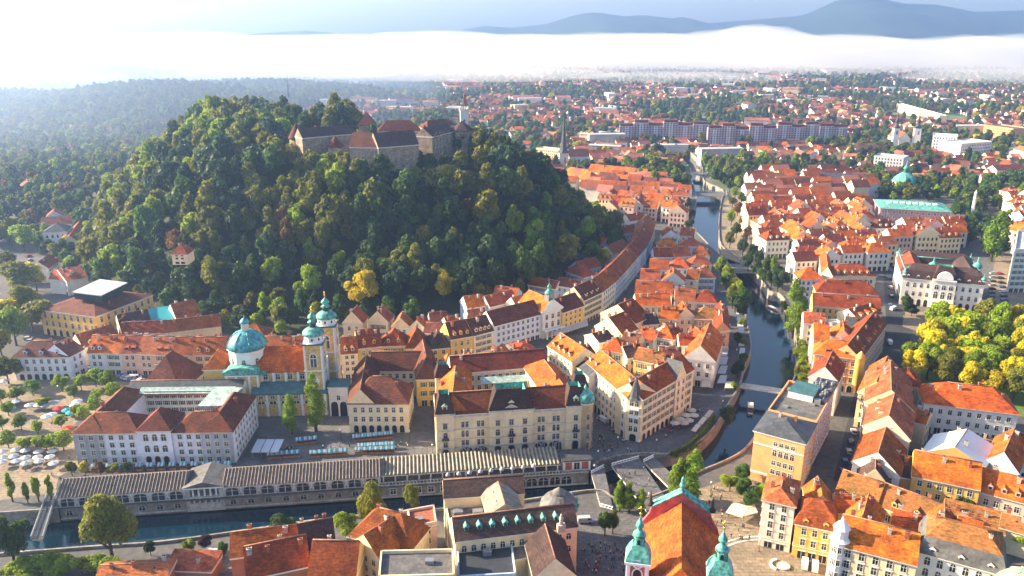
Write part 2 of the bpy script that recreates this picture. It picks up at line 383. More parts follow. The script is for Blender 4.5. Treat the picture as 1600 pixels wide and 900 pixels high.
rw = random.Random(4)
for i in range(26):
    low = i < 13; wx = rw.uniform(-2600, 2600) if low else rw.uniform(-1800, 2600); wy = rw.uniform(2350, 2700) if low else rw.uniform(2900, 3500); wz = rw.uniform(14, 34) if low else rw.uniform(108, 132)
    sx_, sy_, sz_ = (rw.uniform(220, 520), rw.uniform(140, 260), rw.uniform(14, 30)) if low else (rw.uniform(160, 380), rw.uniform(120, 240), rw.uniform(18, 34))
    w_ = bpy.data.meshes.new('fog_wisp'); w_.from_pydata([(x*sx_, y*sy_, z*sz_*(1+.35*noise.noise(V((x*2+i, y*2, z))))) for x, y, z in b_.v], [], b_.f); w_.materials.append(WISP if i else volmat('wisp_volume', (.94, .92, .93), .0022, .25)); WISP = w_.materials[0]
    tag(link('fog_wisp', w_, (wx, wy, wz)), kind='stuff', label='thin drifting wisp at the edge of the morning fog bank', cat='fog')
# lawns and pavements laid on the ground ------------------------------
def sheet(name, pts, m, z=.02):
    q = [P(x, y, 0) for x, y in pts]; v2 = [V((p.x, p.y)) for p in q]; k = len(v2)
    a, _, ff, *_ = delaunay_2d_cdt(v2, [(i, (i+1) % k) for i in range(k)], [], 0, 1e-5)
    b = MB(); b.v = [(p.x, p.y, z) for p in a]
    for t in ff:
        cx = sum(a[i].x for i in t)/3; cy = sum(a[i].y for i in t)/3
        if in_poly(cx, cy, v2): b.f.append(tuple(t)); b.m.append(0); b.sm.append(False)
    return tag(b.build(name, m), kind='structure')
# ------------------------------------------------------------------ windows, dormers, chimneys (meshes shared by all copies)
def unit_window(kind):
    b = MB()
    def bx(x0, x1, z0, z1, d, m): b.box((x0, -d, z0), (x1-x0, 0, 0), (0, d-.005, 0), z1-z0, m)
    if kind in ('plain', 'lintel', 'shutter'):
        bx(-.5, .5, 0, 1, .03, 1)
        bx(-.62, -.5, -.04, 1.06, .09, 0); bx(.5, .62, -.04, 1.06, .09, 0); bx(-.5, .5, 1, 1.07, .10, 0); bx(-.66, .66, -.1, -.0, .16, 0)
        bx(-.04, .04, 0, 1, .05, 0); bx(-.5, .5, .62, .67, .05, 0)
        if kind == 'shutter': bx(-1.0, -.6, -.02, 1.02, .07, 2); bx(.6, 1.0, -.02, 1.02, .07, 2)
        if kind == 'lintel': bx(-.78, .78, 1.1, 1.2, .26, 0)
    elif kind in ('arch', 'door'):
        n = 8; pts = [(-.5, 0), (.5, 0)]+[(.5*math.cos(math.pi*i/n), .68+.32*math.sin(math.pi*i/n)) for i in range(n+1)]
        def poly(pp, d, m):
            k = len(pp); f0 = [(x, -d, z) for x, z in pp]; b.face(f0, m)
            for i in range(k): j = (i+1) % k; b.face([(pp[i][0], -d, pp[i][1]), (pp[i][0], -.005, pp[i][1]), (pp[j][0], -.005, pp[j][1]), (pp[j][0], -d, pp[j][1])], m)
        poly([(x*1.3, z*1.06) for x, z in pts], .04, 0); poly(pts, .07, 1)
        if kind == 'arch': bx(-.04, .04, 0, 1, .09, 0); bx(-.5, .5, .62, .67, .09, 0)
    elif kind == 'shop':
        bx(-.5, .5, 0, 1, .04, 1); bx(-.56, .56, 1, 1.12, .2, 0); bx(-.03, .03, 0, 1, .06, 0)
    me = bpy.data.meshes.new('window_'+kind); me.from_pydata(b.v, [], b.f)
    me.polygons.foreach_set('material_index', b.m)
    return me, b
WM = {}
def window_mesh(kind, tm='trim'):
    k = (kind, tm)
    if k not in WM:
        me, b = unit_window(kind); me.materials.append(M[tm]); me.materials.append(M['glass' if kind not in ('shop', 'door') else 'shop_dark']); me.materials.append(M['shutter_green' if tm == 'trim' else 'shutter_brown']); WM[k] = (me, b)
    return WM[k]
def facade(root, a, b, z0, floors, fh, step, ww=1.05, wh=1.75, kind='plain', tm='trim', ground='shop', near=True, acc=None, center=None, skip0=False, lo=.9, margin=1.2):
    """rows of windows on the wall from a to b (seen from outside left to right)"""
    a = V((a[0], a[1], 0)); b = V((b[0], b[1], 0)); d = b-a; L = d.length
    if L < 2.5: return
    u = d/L; n = V((u.y, -u.x, 0)); rz = math.atan2(n.x, -n.y)
    k = max(1, int((L-margin*2+step*.3)/step)); sp = (L-margin*2)/k
    for fl in range(floors):
        kd = kind; w, h, zz = ww, wh, z0+fl*fh+lo
        if fl == 0:
            if skip0: continue
            if ground == 'shop': kd, w, h, zz = 'shop', min(2.2, sp*.7), fh*.68, z0+.1
            elif ground == 'arch': kd, w, h, zz = 'door', min(2.0, sp*.62), fh*.8, z0+.1
        for i in range(k):
            c = a+u*(margin+sp*(i+.5))+V((0, 0, zz))
            if near:
                o = child('window' if kd not in ('shop', 'door') else ('shop_window' if kd == 'shop' else 'arched_doorway'), window_mesh(kd, tm)[0], root, c+n*.012, rz, (w, 1, h))
            else:
                bb = window_mesh(kd, tm)[1]; q = len(acc.v); cs, sn = math.cos(rz), math.sin(rz)
                if kd == 'plain':   # two faces are enough far away
                    acc.box(c-u*w/2+n*.06, u*w, -n*.05, h, 1)
                else: acc.box(c-u*w/2+n*.06, u*w, -n*.05, h, 1)
def roof_geo(A, B, C, D, h, rt, rh, o=.55):
    """returns mesh builder + height function(s,t); A B front, C D back; s along AB, t along BC"""
    e1 = B-A; e2 = C-B; L1, L2 = e1.length, e2.length; u, w = e1/L1, e2/L2
    og = .22
    o1, o2 = (og, o) if rt in ('g', 's') else ((o, og) if rt == 'x' else (o, o))
    Z = lambda z: V((0, 0, z))
    a = A-u*o1-w*o2; b = B+u*o1-w*o2; c = C+u*o1+w*o2; d = D-u*o1+w*o2
    zb = h-.02; rb = rh*o/(L2/2) if rt == 'g' else 0
    mb = MB(); th = .28
    lo = [p+Z(zb-.1) for p in (a, b, c, d)]; up = [p+Z(zb+th-.1) for p in (a, b, c, d)]
    mb.face(list(reversed(lo)), 1)
    for i in range(4): j = (i+1) % 4; mb.face([lo[i], lo[j], up[j], up[i]], 1)
    top = rh+h
    if rt == 'g':
        r0 = (a+d)/2+Z(top); r1 = (b+c)/2+Z(top)
        mb.face([up[0], up[1], r1, r0]); mb.face([up[2], up[3], r0, r1]); mb.face([up[1], up[2], r1], 2); mb.face([up[3], up[0], r0], 2)
        fn = lambda s, t: h+rh*(1-abs(2*t-1))
    elif rt == 'x':
        r0 = (a+b)/2+Z(top); r1 = (d+c)/2+Z(top)
        mb.face([up[3], up[0], r0, r1]); mb.face([up[1], up[2], r1, r0]); mb.face([up[0], up[1], r0], 2); mb.face([up[2], up[3], r1], 2)
        fn = lambda s, t: h+rh*(1-abs(2*s-1))
    elif rt in ('h', 'p', 'k'):
        if L1 >= L2:
            k = min(.49, (.5*L2/L1)*(1 if rt != 'k' else .35)); r0 = (a+d)/2+e1*k+Z(top); r1 = (b+c)/2-e1*k+Z(top)
            mb.face([up[0], up[1], r1, r0]); mb.face([up[2], up[3], r0, r1]); mb.face([up[1], up[2], r1]); mb.face([up[3], up[0], r0])
            fn = lambda s, t: h+rh*min(1-abs(2*t-1), min(s, 1-s)/k)
        else:
            k = min(.49, (.5*L1/L2)*(1 if rt != 'k' else .35)); r0 = (a+b)/2+e2*k+Z(top); r1 = (d+c)/2-e2*k+Z(top)
            mb.face([up[3], up[0], r0, r1]); mb.face([up[1], up[2], r1, r0]); mb.face([up[0], up[1], r0]); mb.face([up[2], up[3], r1])
            fn = lambda s, t: h+rh*min(1-abs(2*s-1), min(t, 1-t)/k)
    elif rt == 'm':
        k = 1.6; q = [up[0]+u*k+w*k+Z(rh*.62), up[1]-u*k+w*k+Z(rh*.62), up[2]-u*k-w*k+Z(rh*.62), up[3]+u*k-w*k+Z(rh*.62)]
        for i in range(4): j = (i+1) % 4; mb.face([up[i], up[j], q[j], q[i]])
        if L1 >= L2:
            kk = .5*L2; r0 = (q[0]+q[3])/2+u*kk*.6+Z(rh*.38); r1 = (q[1]+q[2])/2-u*kk*.6+Z(rh*.38)
            mb.face([q[0], q[1], r1, r0], 3); mb.face([q[2], q[3], r0, r1], 3); mb.face([q[1], q[2], r1], 3); mb.face([q[3], q[0], r0], 3)
        else:
            kk = .5*L1; r0 = (q[0]+q[1])/2+w*kk*.6+Z(rh*.38); r1 = (q[3]+q[2])/2-w*kk*.6+Z(rh*.38)
            mb.face([q[3], q[0], r0, r1], 3); mb.face([q[1], q[2], r1, r0], 3); mb.face([q[0], q[1], r0], 3); mb.face([q[2], q[3], r1], 3)
        fn = lambda s, t: h+rh*.75
    elif rt == 's':
        r0 = d+Z(top); r1 = c+Z(top)
        mb.face([up[0], up[1], r1, r0]); mb.face([up[1], up[2], r1], 2); mb.face([up[3], up[0], r0], 2); mb.face([up[2], up[3], r0, r1], 2)
        fn = lambda s, t: h+rh*t
    else:  # flat with a parapet
        mb = MB(); k = .35
        mb.prism([p+Z(h-.3) for p in (A+u*k+w*k, B-u*k+w*k, C-u*k-w*k, D+u*k-w*k)], .32, 0)
        for p, q in ((A, B), (B, C), (C, D), (D, A)):
            e = (q-p).normalized(); nn = V((e.y, -e.x, 0)); mb.prism([p+Z(h-.01)+nn*.1, q+Z(h-.01)+nn*.1, q-nn*k+Z(h-.01), p-nn*k+Z(h-.01)], max(rh, .5), 2)
        fn = lambda s, t: h
    return mb, fn
def m_dormer():
    b = MB(); b.box((-.7, -.9, -.8), (1.4, 0, 0), (0, 2.6, 0), 1.9, 1); b.box((-.42, -.94, 0), (.84, 0, 0), (0, .05, 0), .9, 2)
    a = [(-.95, -1.1, 1.05), (.95, -1.1, 1.05), (0, -1.1, 1.85)]; c = [(x, 2.6, z) for x, y, z in a]
    b.face([a[0], a[1], a[2]], 1); b.face([c[1], c[0], c[2]], 1); b.face([a[1], c[1], c[2], a[2]], 0); b.face([c[0], a[0], a[2], c[2]], 0); b.face([a[1], a[0], c[0], c[1]], 1)
    return b
def m_shed_dormer():
    b = MB(); b.face([(-.9, -.5, 0), (.9, -.5, 0), (.9, -.5, 1.0), (-.9, -.5, 1.0)], 2)
    b.face([(-1.05, -.7, 1.0), (1.05, -.7, 1.0), (1.05, 2.6, 1.7), (-1.05, 2.6, 1.7)], 0)
    b.face([(.9, -.5, -.5), (.9, 2.6, -.5), (.9, 2.6, 1.6), (.9, -.5, 1.0)], 1); b.face([(-.9, 2.6, -.5), (-.9, -.5, -.5), (-.9, -.5, 1.0), (-.9, 2.6, 1.6)], 1)
    b.face([(-1.05, -.7, .9), (1.05, -.7, .9), (1.05, -.7, 1.0), (-1.05, -.7, 1.0)], 0)
    return b
def m_chimney():
    b = MB(); b.box((-.5, -.35, -2.2), (1, 0, 0), (0, .7, 0), 4.0, 0); b.box((-.62, -.47, 1.6), (1.24, 0, 0), (0, .94, 0), .22, 0)
    for x in (-.22, .22): b.box((x-.12, -.12, 1.8), (.24, 0, 0), (0, .24, 0), .4, 1)
    return b
def m_skylight():
    b = MB(); b.box((-.4, -.6, .0), (.8, 0, 0), (0, 1.2, 0), .14, 0); b.box((-.33, -.52, .14), (.66, 0, 0), (0, 1.04, 0), .03, 1); return b
SM = {}
def ring(pts, closed, z, hh, d, inn=.006):
    """one mitred moulding along a wall line (outside on the right of travel)"""
    pts = [V((p[0], p[1], 0)) for p in pts]; n = len(pts); b = MB(); nr = []
    for i in range(n):
        a = pts[i-1] if (i or closed) else None; c = pts[(i+1) % n] if (i < n-1 or closed) else None
        n1 = n2 = None
        if a is not None: e = (pts[i]-a).normalized(); n1 = V((e.y, -e.x, 0))
        if c is not None: e = (c-pts[i]).normalized(); n2 = V((e.y, -e.x, 0))
        if n1 is None: m_ = n2
        elif n2 is None: m_ = n1
        else: m_ = (n1+n2); m_ = m_/max(.4, m_.length_squared)*2
        nr.append(m_)
    for i in range(n):
        for k, zz in ((inn, 0), (d, 0), (d, hh), (inn, hh)): p = pts[i]+nr[i]*k; b.v.append((p.x, p.y, z+zz))
    for i in range(n if closed else n-1):
        j = (i+1) % n
        for k in range(4): l = (k+1) % 4; b.f.append((i*4+k, j*4+k, j*4+l, i*4+l)); b.m.append(0); b.sm.append(False)
    if not closed: b.f += [(0, 1, 2, 3), tuple((n-1)*4+k for k in (3, 2, 1, 0))]; b.m += [0, 0]; b.sm += [False]*2
    return b
def shared(key, fn, mats):
    if key not in SM:
        b = fn(); me = bpy.data.meshes.new(key.split('|')[0]); me.from_pydata(b.v, [], b.f); me.polygons.foreach_set('material_index', b.m)
        for m in mats: me.materials.append(M[m])
        SM[key] = me
    return SM[key]
WN = dict(cream='cream', white='white', yellow='yellow', ochre='ochre', pink='pink', beige='beige', grey='grey', orange='salmon orange', lavender='pale lavender', blue='bluish', stone='grey stone', pale='off-white', brick='brick red', green='greenish')
RN = dict(roof_orange='bright orange', roof_red='dark red', roof_terracotta='terracotta', roof_brown='brown', roof_maroon='maroon', roof_dark='dark brown', roof_mossy='mossy orange', roof_slate='slate grey', roof_grey='grey', copper='green copper', copper_dark='dark green copper', membrane='pale flat', metal_grey='grey metal', copper_dome='turquoise', white_paint='white metal')
TN = dict(g='gabled', x='gable-fronted', h='hipped', p='pyramid', k='half-hipped', f='flat', m='mansard', s='lean-to')
NUM = ['single', 'single', 'two', 'three', 'four', 'five', 'six', 'seven']
FOOT = []     # footprints, so that trees and fillers keep clear
def house(A, B, dep, h, rt='g', rh=5, rm='roof_orange', wm='cream', fl=3, faces='fr', loc='', label=None, name='house', cat='house', group=None,
          chim=2, dorm=0, sky=0, dstyle='g', wk='plain', tm='trim', ground='shop', step=3.0, near=None, world=False, rm2=None, skip0=False, z0=0., ww=1.3, margin=1.1, wh=None, root=None, gw=None):
    """A, B (and C when dep is a pair) are pixels of the eave corners in the photograph, h metres up"""
    if not world: A = P(*A, z0+h); B = P(*B, z0+h)
    A = V((A[0], A[1], 0)); B = V((B[0], B[1], 0))
    e = (B-A); u = e.normalized()
    if isinstance(dep, (tuple, list)):
        C = P(*dep, z0+h) if not world else V(dep); C = V((C.x, C.y, 0))
    else: C = B+V((-u.y, u.x, 0))*dep
    D = A+(C-B); ctr = (A+B+C+D)/4
    FOOT.append([(p.x, p.y) for p in (A, B, C, D)])
    dist = math.hypot(ctr.x, ctr.y-0)
    if near is None: near = dist < 520
    if root is None:
        if label is None:
            a_ = WN.get(wm, wm); r_ = RN.get(rm, 'grey')
            for label in (f"{a_} {NUM[min(fl,7)]}-storey house with {r_} {TN[rt]} roof, {loc}", f"{a_} house with {r_} {TN[rt]} roof, {loc}", f"{a_} house, {r_} roof, {loc}", f"{a_} house, {loc}", loc):
                if len(label.replace('-', ' ').split()) <= 15: break
        root = thing(name, (ctr.x, ctr.y, z0), label, cat, group)
    own = root
    r9 = random.Random(int(abs(A.x*31+A.y*17)))
    if near and wk == 'plain' and name == 'house': wk = r9.choice(('plain', 'plain', 'lintel', 'shutter')); tm = r9.choice(('trim', 'trim_white'))
    if dist < 430 and rt in ('g', 'h', 'x') and name == 'house': chim = chim+1 if chim else 0; sky = sky or (r9.choice((0, 2, 3)) if not dorm else 0)
    Z = V((0, 0, z0)); pts = [p+Z for p in (A, B, C, D)]
    b = MB(); b.prism([p-V((0, 0, .4)) for p in pts], h+.4-.12, 0)
    if near:
        ring(pts, True, z0+h-.55, .32, .22).build('cornice', M[tm], own); ring(pts, True, z0+h/fl-.1, .2, .12).build('string_course', M[tm], own)
    b.build('wall', M['wall_'+wm], own)
    rb, fn = roof_geo(pts[0], pts[1], pts[2], pts[3], h, rt, rh)
    rb.build('roof', [M[rm], M['trim'], M['wall_'+(gw or wm)], M[rm2 or rm]], own)
    if rt in ('g', 'x', 'h') and dist < 520:
        t0, t1 = ((0, .5), (1, .5)) if rt == 'g' else ((.5, 0), (.5, 1)) if rt == 'x' else ((None, .5) if (pts[1]-pts[0]).length >= (pts[2]-pts[1]).length else (.5, None), 0)
        ea, eb_ = pts[1]-pts[0], pts[2]-pts[1]; zz = V((0, 0, h+rh+.04-0))
        if rt == 'h':
            if ea.length >= eb_.length: kk = min(.49, .5*eb_.length/ea.length); t0, t1 = (kk, .5), (1-kk, .5)
            else: kk = min(.49, .5*ea.length/eb_.length); t0, t1 = (.5, kk), (.5, 1-kk)
        q0 = pts[0]+ea*t0[0]+eb_*t0[1]+zz; q1 = pts[0]+ea*t1[0]+eb_*t1[1]+zz
        if (q1-q0).length > 1: rb2 = MB(); rb2.tube(q0, q1, .2, .2, 5); rb2.build('ridge_tiles', M['ridge_tile'], own)
    fh = h/fl*.97
    acc = MB()
    if wh is None: wh = min(2.1, fh*.56)
    ed = dict(f=(pts[0], pts[1]), r=(pts[1], pts[2]), b=(pts[2], pts[3]), l=(pts[3], pts[0]))
    for k in faces:
        p, q = ed[k]; facade(own, p, q, z0, fl, fh, step, ww, wh, wk, tm, ground, near, acc, skip0=skip0, margin=margin)
    if acc.v: tag(acc.build('windows', [M[tm], M['glass']], own), kind='stuff')
    e1 = pts[1]-pts[0]; e2 = pts[2]-pts[1]
    rnd = random.Random(int(abs(A.x*7+A.y*13)))
    def at(s, t): p = pts[0]+e1*s+e2*t; return V((p.x, p.y, z0+fn(s, t)))
    if rt != 'f' and dist < 900:
        for i in range(chim):
            if rt == 'x': s, t = .5+rnd.choice((-.12, .12)), rnd.uniform(.15, .9)
            else: s, t = (i+rnd.uniform(.3, .7))/chim, .5+rnd.choice((-.13, .1))
            p = at(s, t); rz = math.atan2(u.y, u.x); k = rnd.uniform(.8, 1.25)
            child('chimney', shared('chimney|'+('b' if rnd.random() < .6 else 'p'), m_chimney, ['chimney_brick' if rnd.random() < .6 else 'chimney_plaster', 'metal_dark']), own, p, rz, (k, k, rnd.uniform(.8, 1.2)))
        if rt == 'g' or rt == 'h' or rt == 'k':
            w = e2.normalized()
            for i in range(dorm):
                p = at((i+.5)/dorm*.84+.08, .13); child('dormer', shared('dormer|'+rm+wm+dstyle, m_dormer if dstyle == 'g' else m_shed_dormer, [rm, 'wall_'+wm, 'glass']), own, p, math.atan2(u.y, u.x))
            for i in range(sky):
                t = rnd.choice((.2, .3)); p = at((i+.5)/sky*.84+.08, t)
                o = child('skylight', shared('skylight', m_skylight, ['metal_grey', 'glass']), own, p, math.atan2(u.y, u.x)); o.rotation_euler = (math.atan2(rh, e2.length/2), 0, math.atan2(u.y, u.x))
        if rt == 'x':
            for i in range(sky+dorm):
                t = (i+.5)/(sky+dorm)*.8+.1; s = rnd.choice((.2, .3)) ; p = at(s, t)
                if dorm: child('dormer', shared('dormer|'+rm+wm+dstyle, m_dormer if dstyle == 'g' else m_shed_dormer, [rm, 'wall_'+wm, 'glass']), own, p, math.atan2(u.y, u.x)-math.pi/2)
                else:
                    o = child('skylight', shared('skylight', m_skylight, ['metal_grey', 'glass']), own, p); o.rotation_euler = (0, -math.atan2(rh, e1.length/2), math.atan2(u.y, u.x))
        if rt == 'm':
            for k in faces[:2]:
                p, q = ed[k]; ee = (q-p); L = ee.length; ee = ee/L; nn = V((ee.y, -ee.x, 0)); kk = max(1, int(L/5))
                for i in range(kk if dorm else 0):
                    c = p+ee*(L*(i+.5)/kk)-nn*.8+V((0, 0, h+rh*.12))
                    child('dormer', shared('dormer|'+rm+wm+dstyle, m_dormer if dstyle == 'g' else m_shed_dormer, [rm, 'wall_'+wm, 'glass']), own, c, math.atan2(ee.y, ee.x))
    if rt == 'f' and dist < 700:
        for i in range(max(1, int(e1.length*e2.length/110))):
            s, t = rnd.uniform(.12, .88), rnd.uniform(.15, .85); p = at(s, t)
            k = rnd.uniform(.8, 2.2); q = MB(); q.abox(p.x, p.y, p.z+.03, k*1.4, k, rnd.uniform(.6, 1.6), 0, math.atan2(u.y, u.x)); q.build('roof_unit', M['metal_grey'], own)
    return root

# ------------------------------------------------------------------ trees
def leafmat(name, c, transl=.45):
    m = mat(name, c, .6, .3, .35, spec=.25, objvar=.22, fine=1.2, transl=transl); return m
leafmat('leaf_dark', (.060, .115, .028)); leafmat('leaf_green', (.105, .19, .028)); leafmat('leaf_olive', (.24, .25, .028))
leafmat('leaf_yellow', (.72, .60, .025)); leafmat('leaf_rust', (.27, .145, .035)); leafmat('leaf_bright', (.33, .44, .022)); leafmat('leaf_poplar', (.24, .36, .025))
leafmat('leaf_purple', (.12, .030, .05)); leafmat('leaf_bluegreen', (.070, .13, .055))
mat('bark', (.075, .055, .04), .95, .3, 2)
def crown_mesh(name, m, seed, shape='round', nleaf=900, size=.085, core=True):
    """crown of a tree one unit high, standing on the origin, about one unit wide"""
    r = np.random.default_rng(seed); lobes = []
    nl = {'round': 16, 'tall': 14, 'poplar': 16, 'willow': 14, 'bush': 9}[shape]
    for i in range(nl):
        if shape == 'poplar':
            z = .14+.80*i/(nl-1); rad = .135*(1-.62*abs(z-.42)/.55)+.012; a = r.uniform(0, 6.28); d = rad*.55; lobes.append((d*math.cos(a), d*math.sin(a), z, rad*r.uniform(.8, 1.1)))
        else:
            a = r.uniform(0, 6.28); u = r.uniform(-.9, 1); k = math.sqrt(max(0, 1-u*u)); d = .30*k*r.uniform(.55, 1.1)
            z = {'round': .58, 'tall': .55, 'willow': .52, 'bush': .5}[shape]+u*{'round': .27, 'tall': .33, 'willow': .26, 'bush': .22}[shape]
            if shape == 'tall': d *= .72
            lobes.append((d*math.cos(a), d*math.sin(a), z, r.uniform(.11, .20)*(1 if shape != 'bush' else 1.3)))
    lobes = np.array(lobes); w = lobes[:, 3]**2; idx = r.choice(len(lobes), nleaf, p=w/w.sum())
    d = r.normal(size=(nleaf, 3)); d /= np.linalg.norm(d, axis=1)[:, None]; d[:, 2] = np.where((d[:, 2] < -.35) & (shape != 'willow'), -d[:, 2], d[:, 2])
    rad = lobes[idx, 3]*r.uniform(.72, 1.08, nleaf)
    c = lobes[idx, :3]+d*rad[:, None]
    nn = d+r.normal(size=(nleaf, 3))*.55; nn /= np.linalg.norm(nn, axis=1)[:, None]
    t = np.cross(nn, r.normal(size=(nleaf, 3))); t /= np.linalg.norm(t, axis=1)[:, None]; b = np.cross(nn, t)
    s = size*r.uniform(.55, 1.15, nleaf)[:, None]*.5
    if shape == 'willow': b = b*.5+np.array([0, 0, -1.2])
    v = np.stack([c-t*s-b*s*.8, c+t*s-b*s*.6+nn*s*.3, c+t*s*.8+b*s, c-t*s*.9+b*s*.8-nn*s*.25], 1).reshape(-1, 3)
    f = np.arange(nleaf*4).reshape(-1, 4)
    if core:
        vs = [v]; fs = [f]; n0 = len(v)
        for x, y, z, rr in lobes:
            rr *= .74; q = np.array([(1, 0, 0), (0, 1, 0), (-1, 0, 0), (0, -1, 0), (0, 0, 1), (0, 0, -1)])*rr*r.uniform(.85, 1.15, (6, 1))+np.array([x, y, z])
            tri = [(0, 1, 4), (1, 2, 4), (2, 3, 4), (3, 0, 4), (1, 0, 5), (2, 1, 5), (3, 2, 5), (0, 3, 5)]
            vs.append(q); fs.append(np.array([(a, b_, c_, c_) for a, b_, c_ in tri])+n0); n0 += 6
        v = np.concatenate(vs); F = np.concatenate(fs)
        me = bpy.data.meshes.new(name); me.from_pydata([tuple(x) for x in v.tolist()], [], [tuple(x) if x[2] != x[3] else tuple(x[:3]) for x in F.tolist()]); me.materials.append(m)
        return me
    return npmesh(name, v, f, m)
def trunk_mesh(name, seed, tall=False):
    r = random.Random(seed); b = MB(); k = .5 if not tall else .75
    b.tube((0, 0, -.05), (0, 0, k), .035, .018, 7)
    for i in range(5):
        a = i*1.256+r.random(); z = .2+.06*i; b.tube((0, 0, z), (.22*math.cos(a)*(.4 if tall else 1), .22*math.sin(a)*(.4 if tall else 1), z+.22), .016, .006, 5)
    me = bpy.data.meshes.new(name); me.from_pydata(b.v, [], b.f); me.materials.append(M['bark']); return me
CM = {}
def crown(matn, shape, var, det=1):
    k = (matn, shape, var, det)
    if k not in CM: CM[k] = crown_mesh('crown', M[matn], hash((shape, var)) % 1000+var*17 if False else (len(shape)*31+var*17+ord(shape[0])), shape, int({0: 760, 1: 1800, 2: 6500}[det]*(1 if shape != 'poplar' else .8)), {0: .095, 1: .064, 2: .038}[det]*(1 if shape != 'poplar' else .62))
    return CM[k]
TR = {}
def trunk(tall=False, v=0):
    k = (tall, v)
    if k not in TR: TR[k] = trunk_mesh('trunk', v+5, tall)
    return TR[k]
TREES = []
def tree(x, y, z, h, w, matn, shape, label, group=None, var=None, det=1, name='tree', rz=None):
    rz = random.uniform(0, 6.28) if rz is None else rz; var = random.randrange(4) if var is None else var
    t = thing(name, (x, y, z), label, 'tree' if name != 'bush' else 'bush', group)
    TREES.append((x, y, w*.5))
    o = child('crown', crown(matn, shape, var, det), t, (x, y, z), rz, (w, w, h) if shape != 'poplar' else (w*3.2, w*3.2, h))
    child('trunk', trunk(shape in ('poplar', 'tall'), var % 2), t, (x, y, z), rz, (h*.8, h*.8, h))
    return t
def gtree(px, py, h, w, matn, shape, label, **k):
    """tree whose foot stands on the ground at a pixel"""
    p = P(px, py, k.pop('z', 0)); return tree(p.x, p.y, p.z, h, w, matn, shape, label, **k)
# ------------------------------------------------------------------ landmarks
def HZ(p, py):
    b = (450-py)/FPX; return CAMH+p[1]*(b*cp-sp)/(cp+b*sp)
def unit(a, b):
    d = V((b[0]-a[0], b[1]-a[1], 0)); L = d.length; return d/L, V((-d.y, d.x, 0))/L, L
def steep_roof(root, a, u, w, W, D, z, rh, inset, rm='roof_dark', cap='copper', caph=1.2, name='tower_roof'):
    b = MB(); q = [a-u*.4-w*.4, a+u*(W+.4)-w*.4, a+u*(W+.4)+w*(D+.4), a-u*.4+w*(D+.4)]
    c = sum(q, V((0, 0, 0)))/4
    lo = [p+V((0, 0, z)) for p in q]; hi = [p+(c-p).normalized()*inset*1.4+V((0, 0, z+rh)) for p in q]
    for i in range(4): j = (i+1) % 4; b.face([lo[i], lo[j], hi[j], hi[i]], 0)
    b.face(list(reversed(lo)), 0)
    ap = [p+(c-p)*.75+V((0, 0, caph)) for p in hi]
    for i in range(4): j = (i+1) % 4; b.face([hi[i], hi[j], ap[j], ap[i]], 1)
    b.face(ap, 1); return b.build(name, [M[rm], M[cap]], root)
def band(root, pts, z, hh, dd, m='trim', name='cornice'):
    cl = len(pts) > 3 and (V(pts[0][:2])-V(pts[-1][:2])).length < .01
    return ring(pts[:-1] if cl else pts, cl, z, hh, dd).build(name, M[m], root)
def merge_house(root, A, B, dep, h, *a, **k): return house(A, B, dep, h, *a, root=root, **k)

# --- white seminary palace beside the market
H = 12.6
A = P(113, 678, H); B = P(363, 675, H); C = P(399, 620, H); u, w, L = unit(A, B); A.z = B.z = C.z = 0
r = thing('palace', (A.x+L/2, A.y+20, 0), 'long white palace with dark red hipped roofs and raised middle pavilion behind the market hall', 'palace')
W1 = u*(L*.41)
merge_house(r, A, A+W1, 13, H, 'h', 5.2, 'roof_maroon', 'lavender', 4, 'fl', world=True, chim=0, sky=2, wk='lintel', step=3.5, ground='plain', margin=1.0, ww=1.5)
merge_house(r, A+u*L*.62, B, 13, H-.04, 'h', 5.2, 'roof_maroon', 'lavender', 4, 'f', world=True, chim=0, sky=2, wk='lintel', step=3.4, ground='plain', margin=1.0, ww=1.5)
merge_house(r, A+u*L*.412-w*.8, A+u*L*.618-w*.8, 13.5, H+1.2, 'p', 5.6, 'roof_maroon', 'lavender', 3, 'f', world=True, chim=0, sky=0, wk='arch', step=3.4, ground='arch', ww=1.7, wh=2.7)
d = (C-B); D2 = d.length; dn = d/D2
merge_house(r, B-u*12, B, (C.x, C.y, 0), H-.02, 'h', 5.0, 'roof_maroon', 'lavender', 4, 'r', world=True, chim=1, wk='lintel', step=3.3, ground='plain', margin=1.4, ww=1.4)
Lw = P(184, 612, H)-A; Lw.z = 0
merge_house(r, A, A+u*11, ((A+u*11+Lw).x, (A+u*11+Lw).y, 0), H-.06, 'h', 4.6, 'roof_maroon', 'lavender', 4, 'l', world=True, chim=2, wk='lintel')
bw = A+Lw*.98+u*4
merge_house(r, bw, bw+u*(L*.80), 9, H-.1, 'g', 3.2, 'roof_slate', 'white', 4, 'f', world=True, chim=0)
b_ = MB(); q = bw-w*2.6+u*8; b_.box(q+V((0, 0, H-.5)), u*(L*.62), w*2.6, 2.0, 0, 1); b_.build('attic_band', [M['chimney_brick'], M['copper_pale']], r)
b_ = MB(); q = bw-w*3.4+u*6; b_.face([q+V((0, 0, H+.8)), q+u*(L*.66)+V((0, 0, H+.8)), q+u*(L*.66)+w*3.3+V((0, 0, H+2.2)), q+w*3.3+V((0, 0, H+2.2))], 0); b_.build('copper_eave', [M['copper_pale']], r)
q = B-u*17+dn*14; b_ = MB(); b_.prism([q+V((0, 0, H+2)), q+u*9+V((0, 0, H+2)), q+u*12+dn*16+V((0, 0, H+2)), q+u*1+dn*16+V((0, 0, H+2))], 1.6); b_.build('copper_roof', [M['copper_pale']], r)

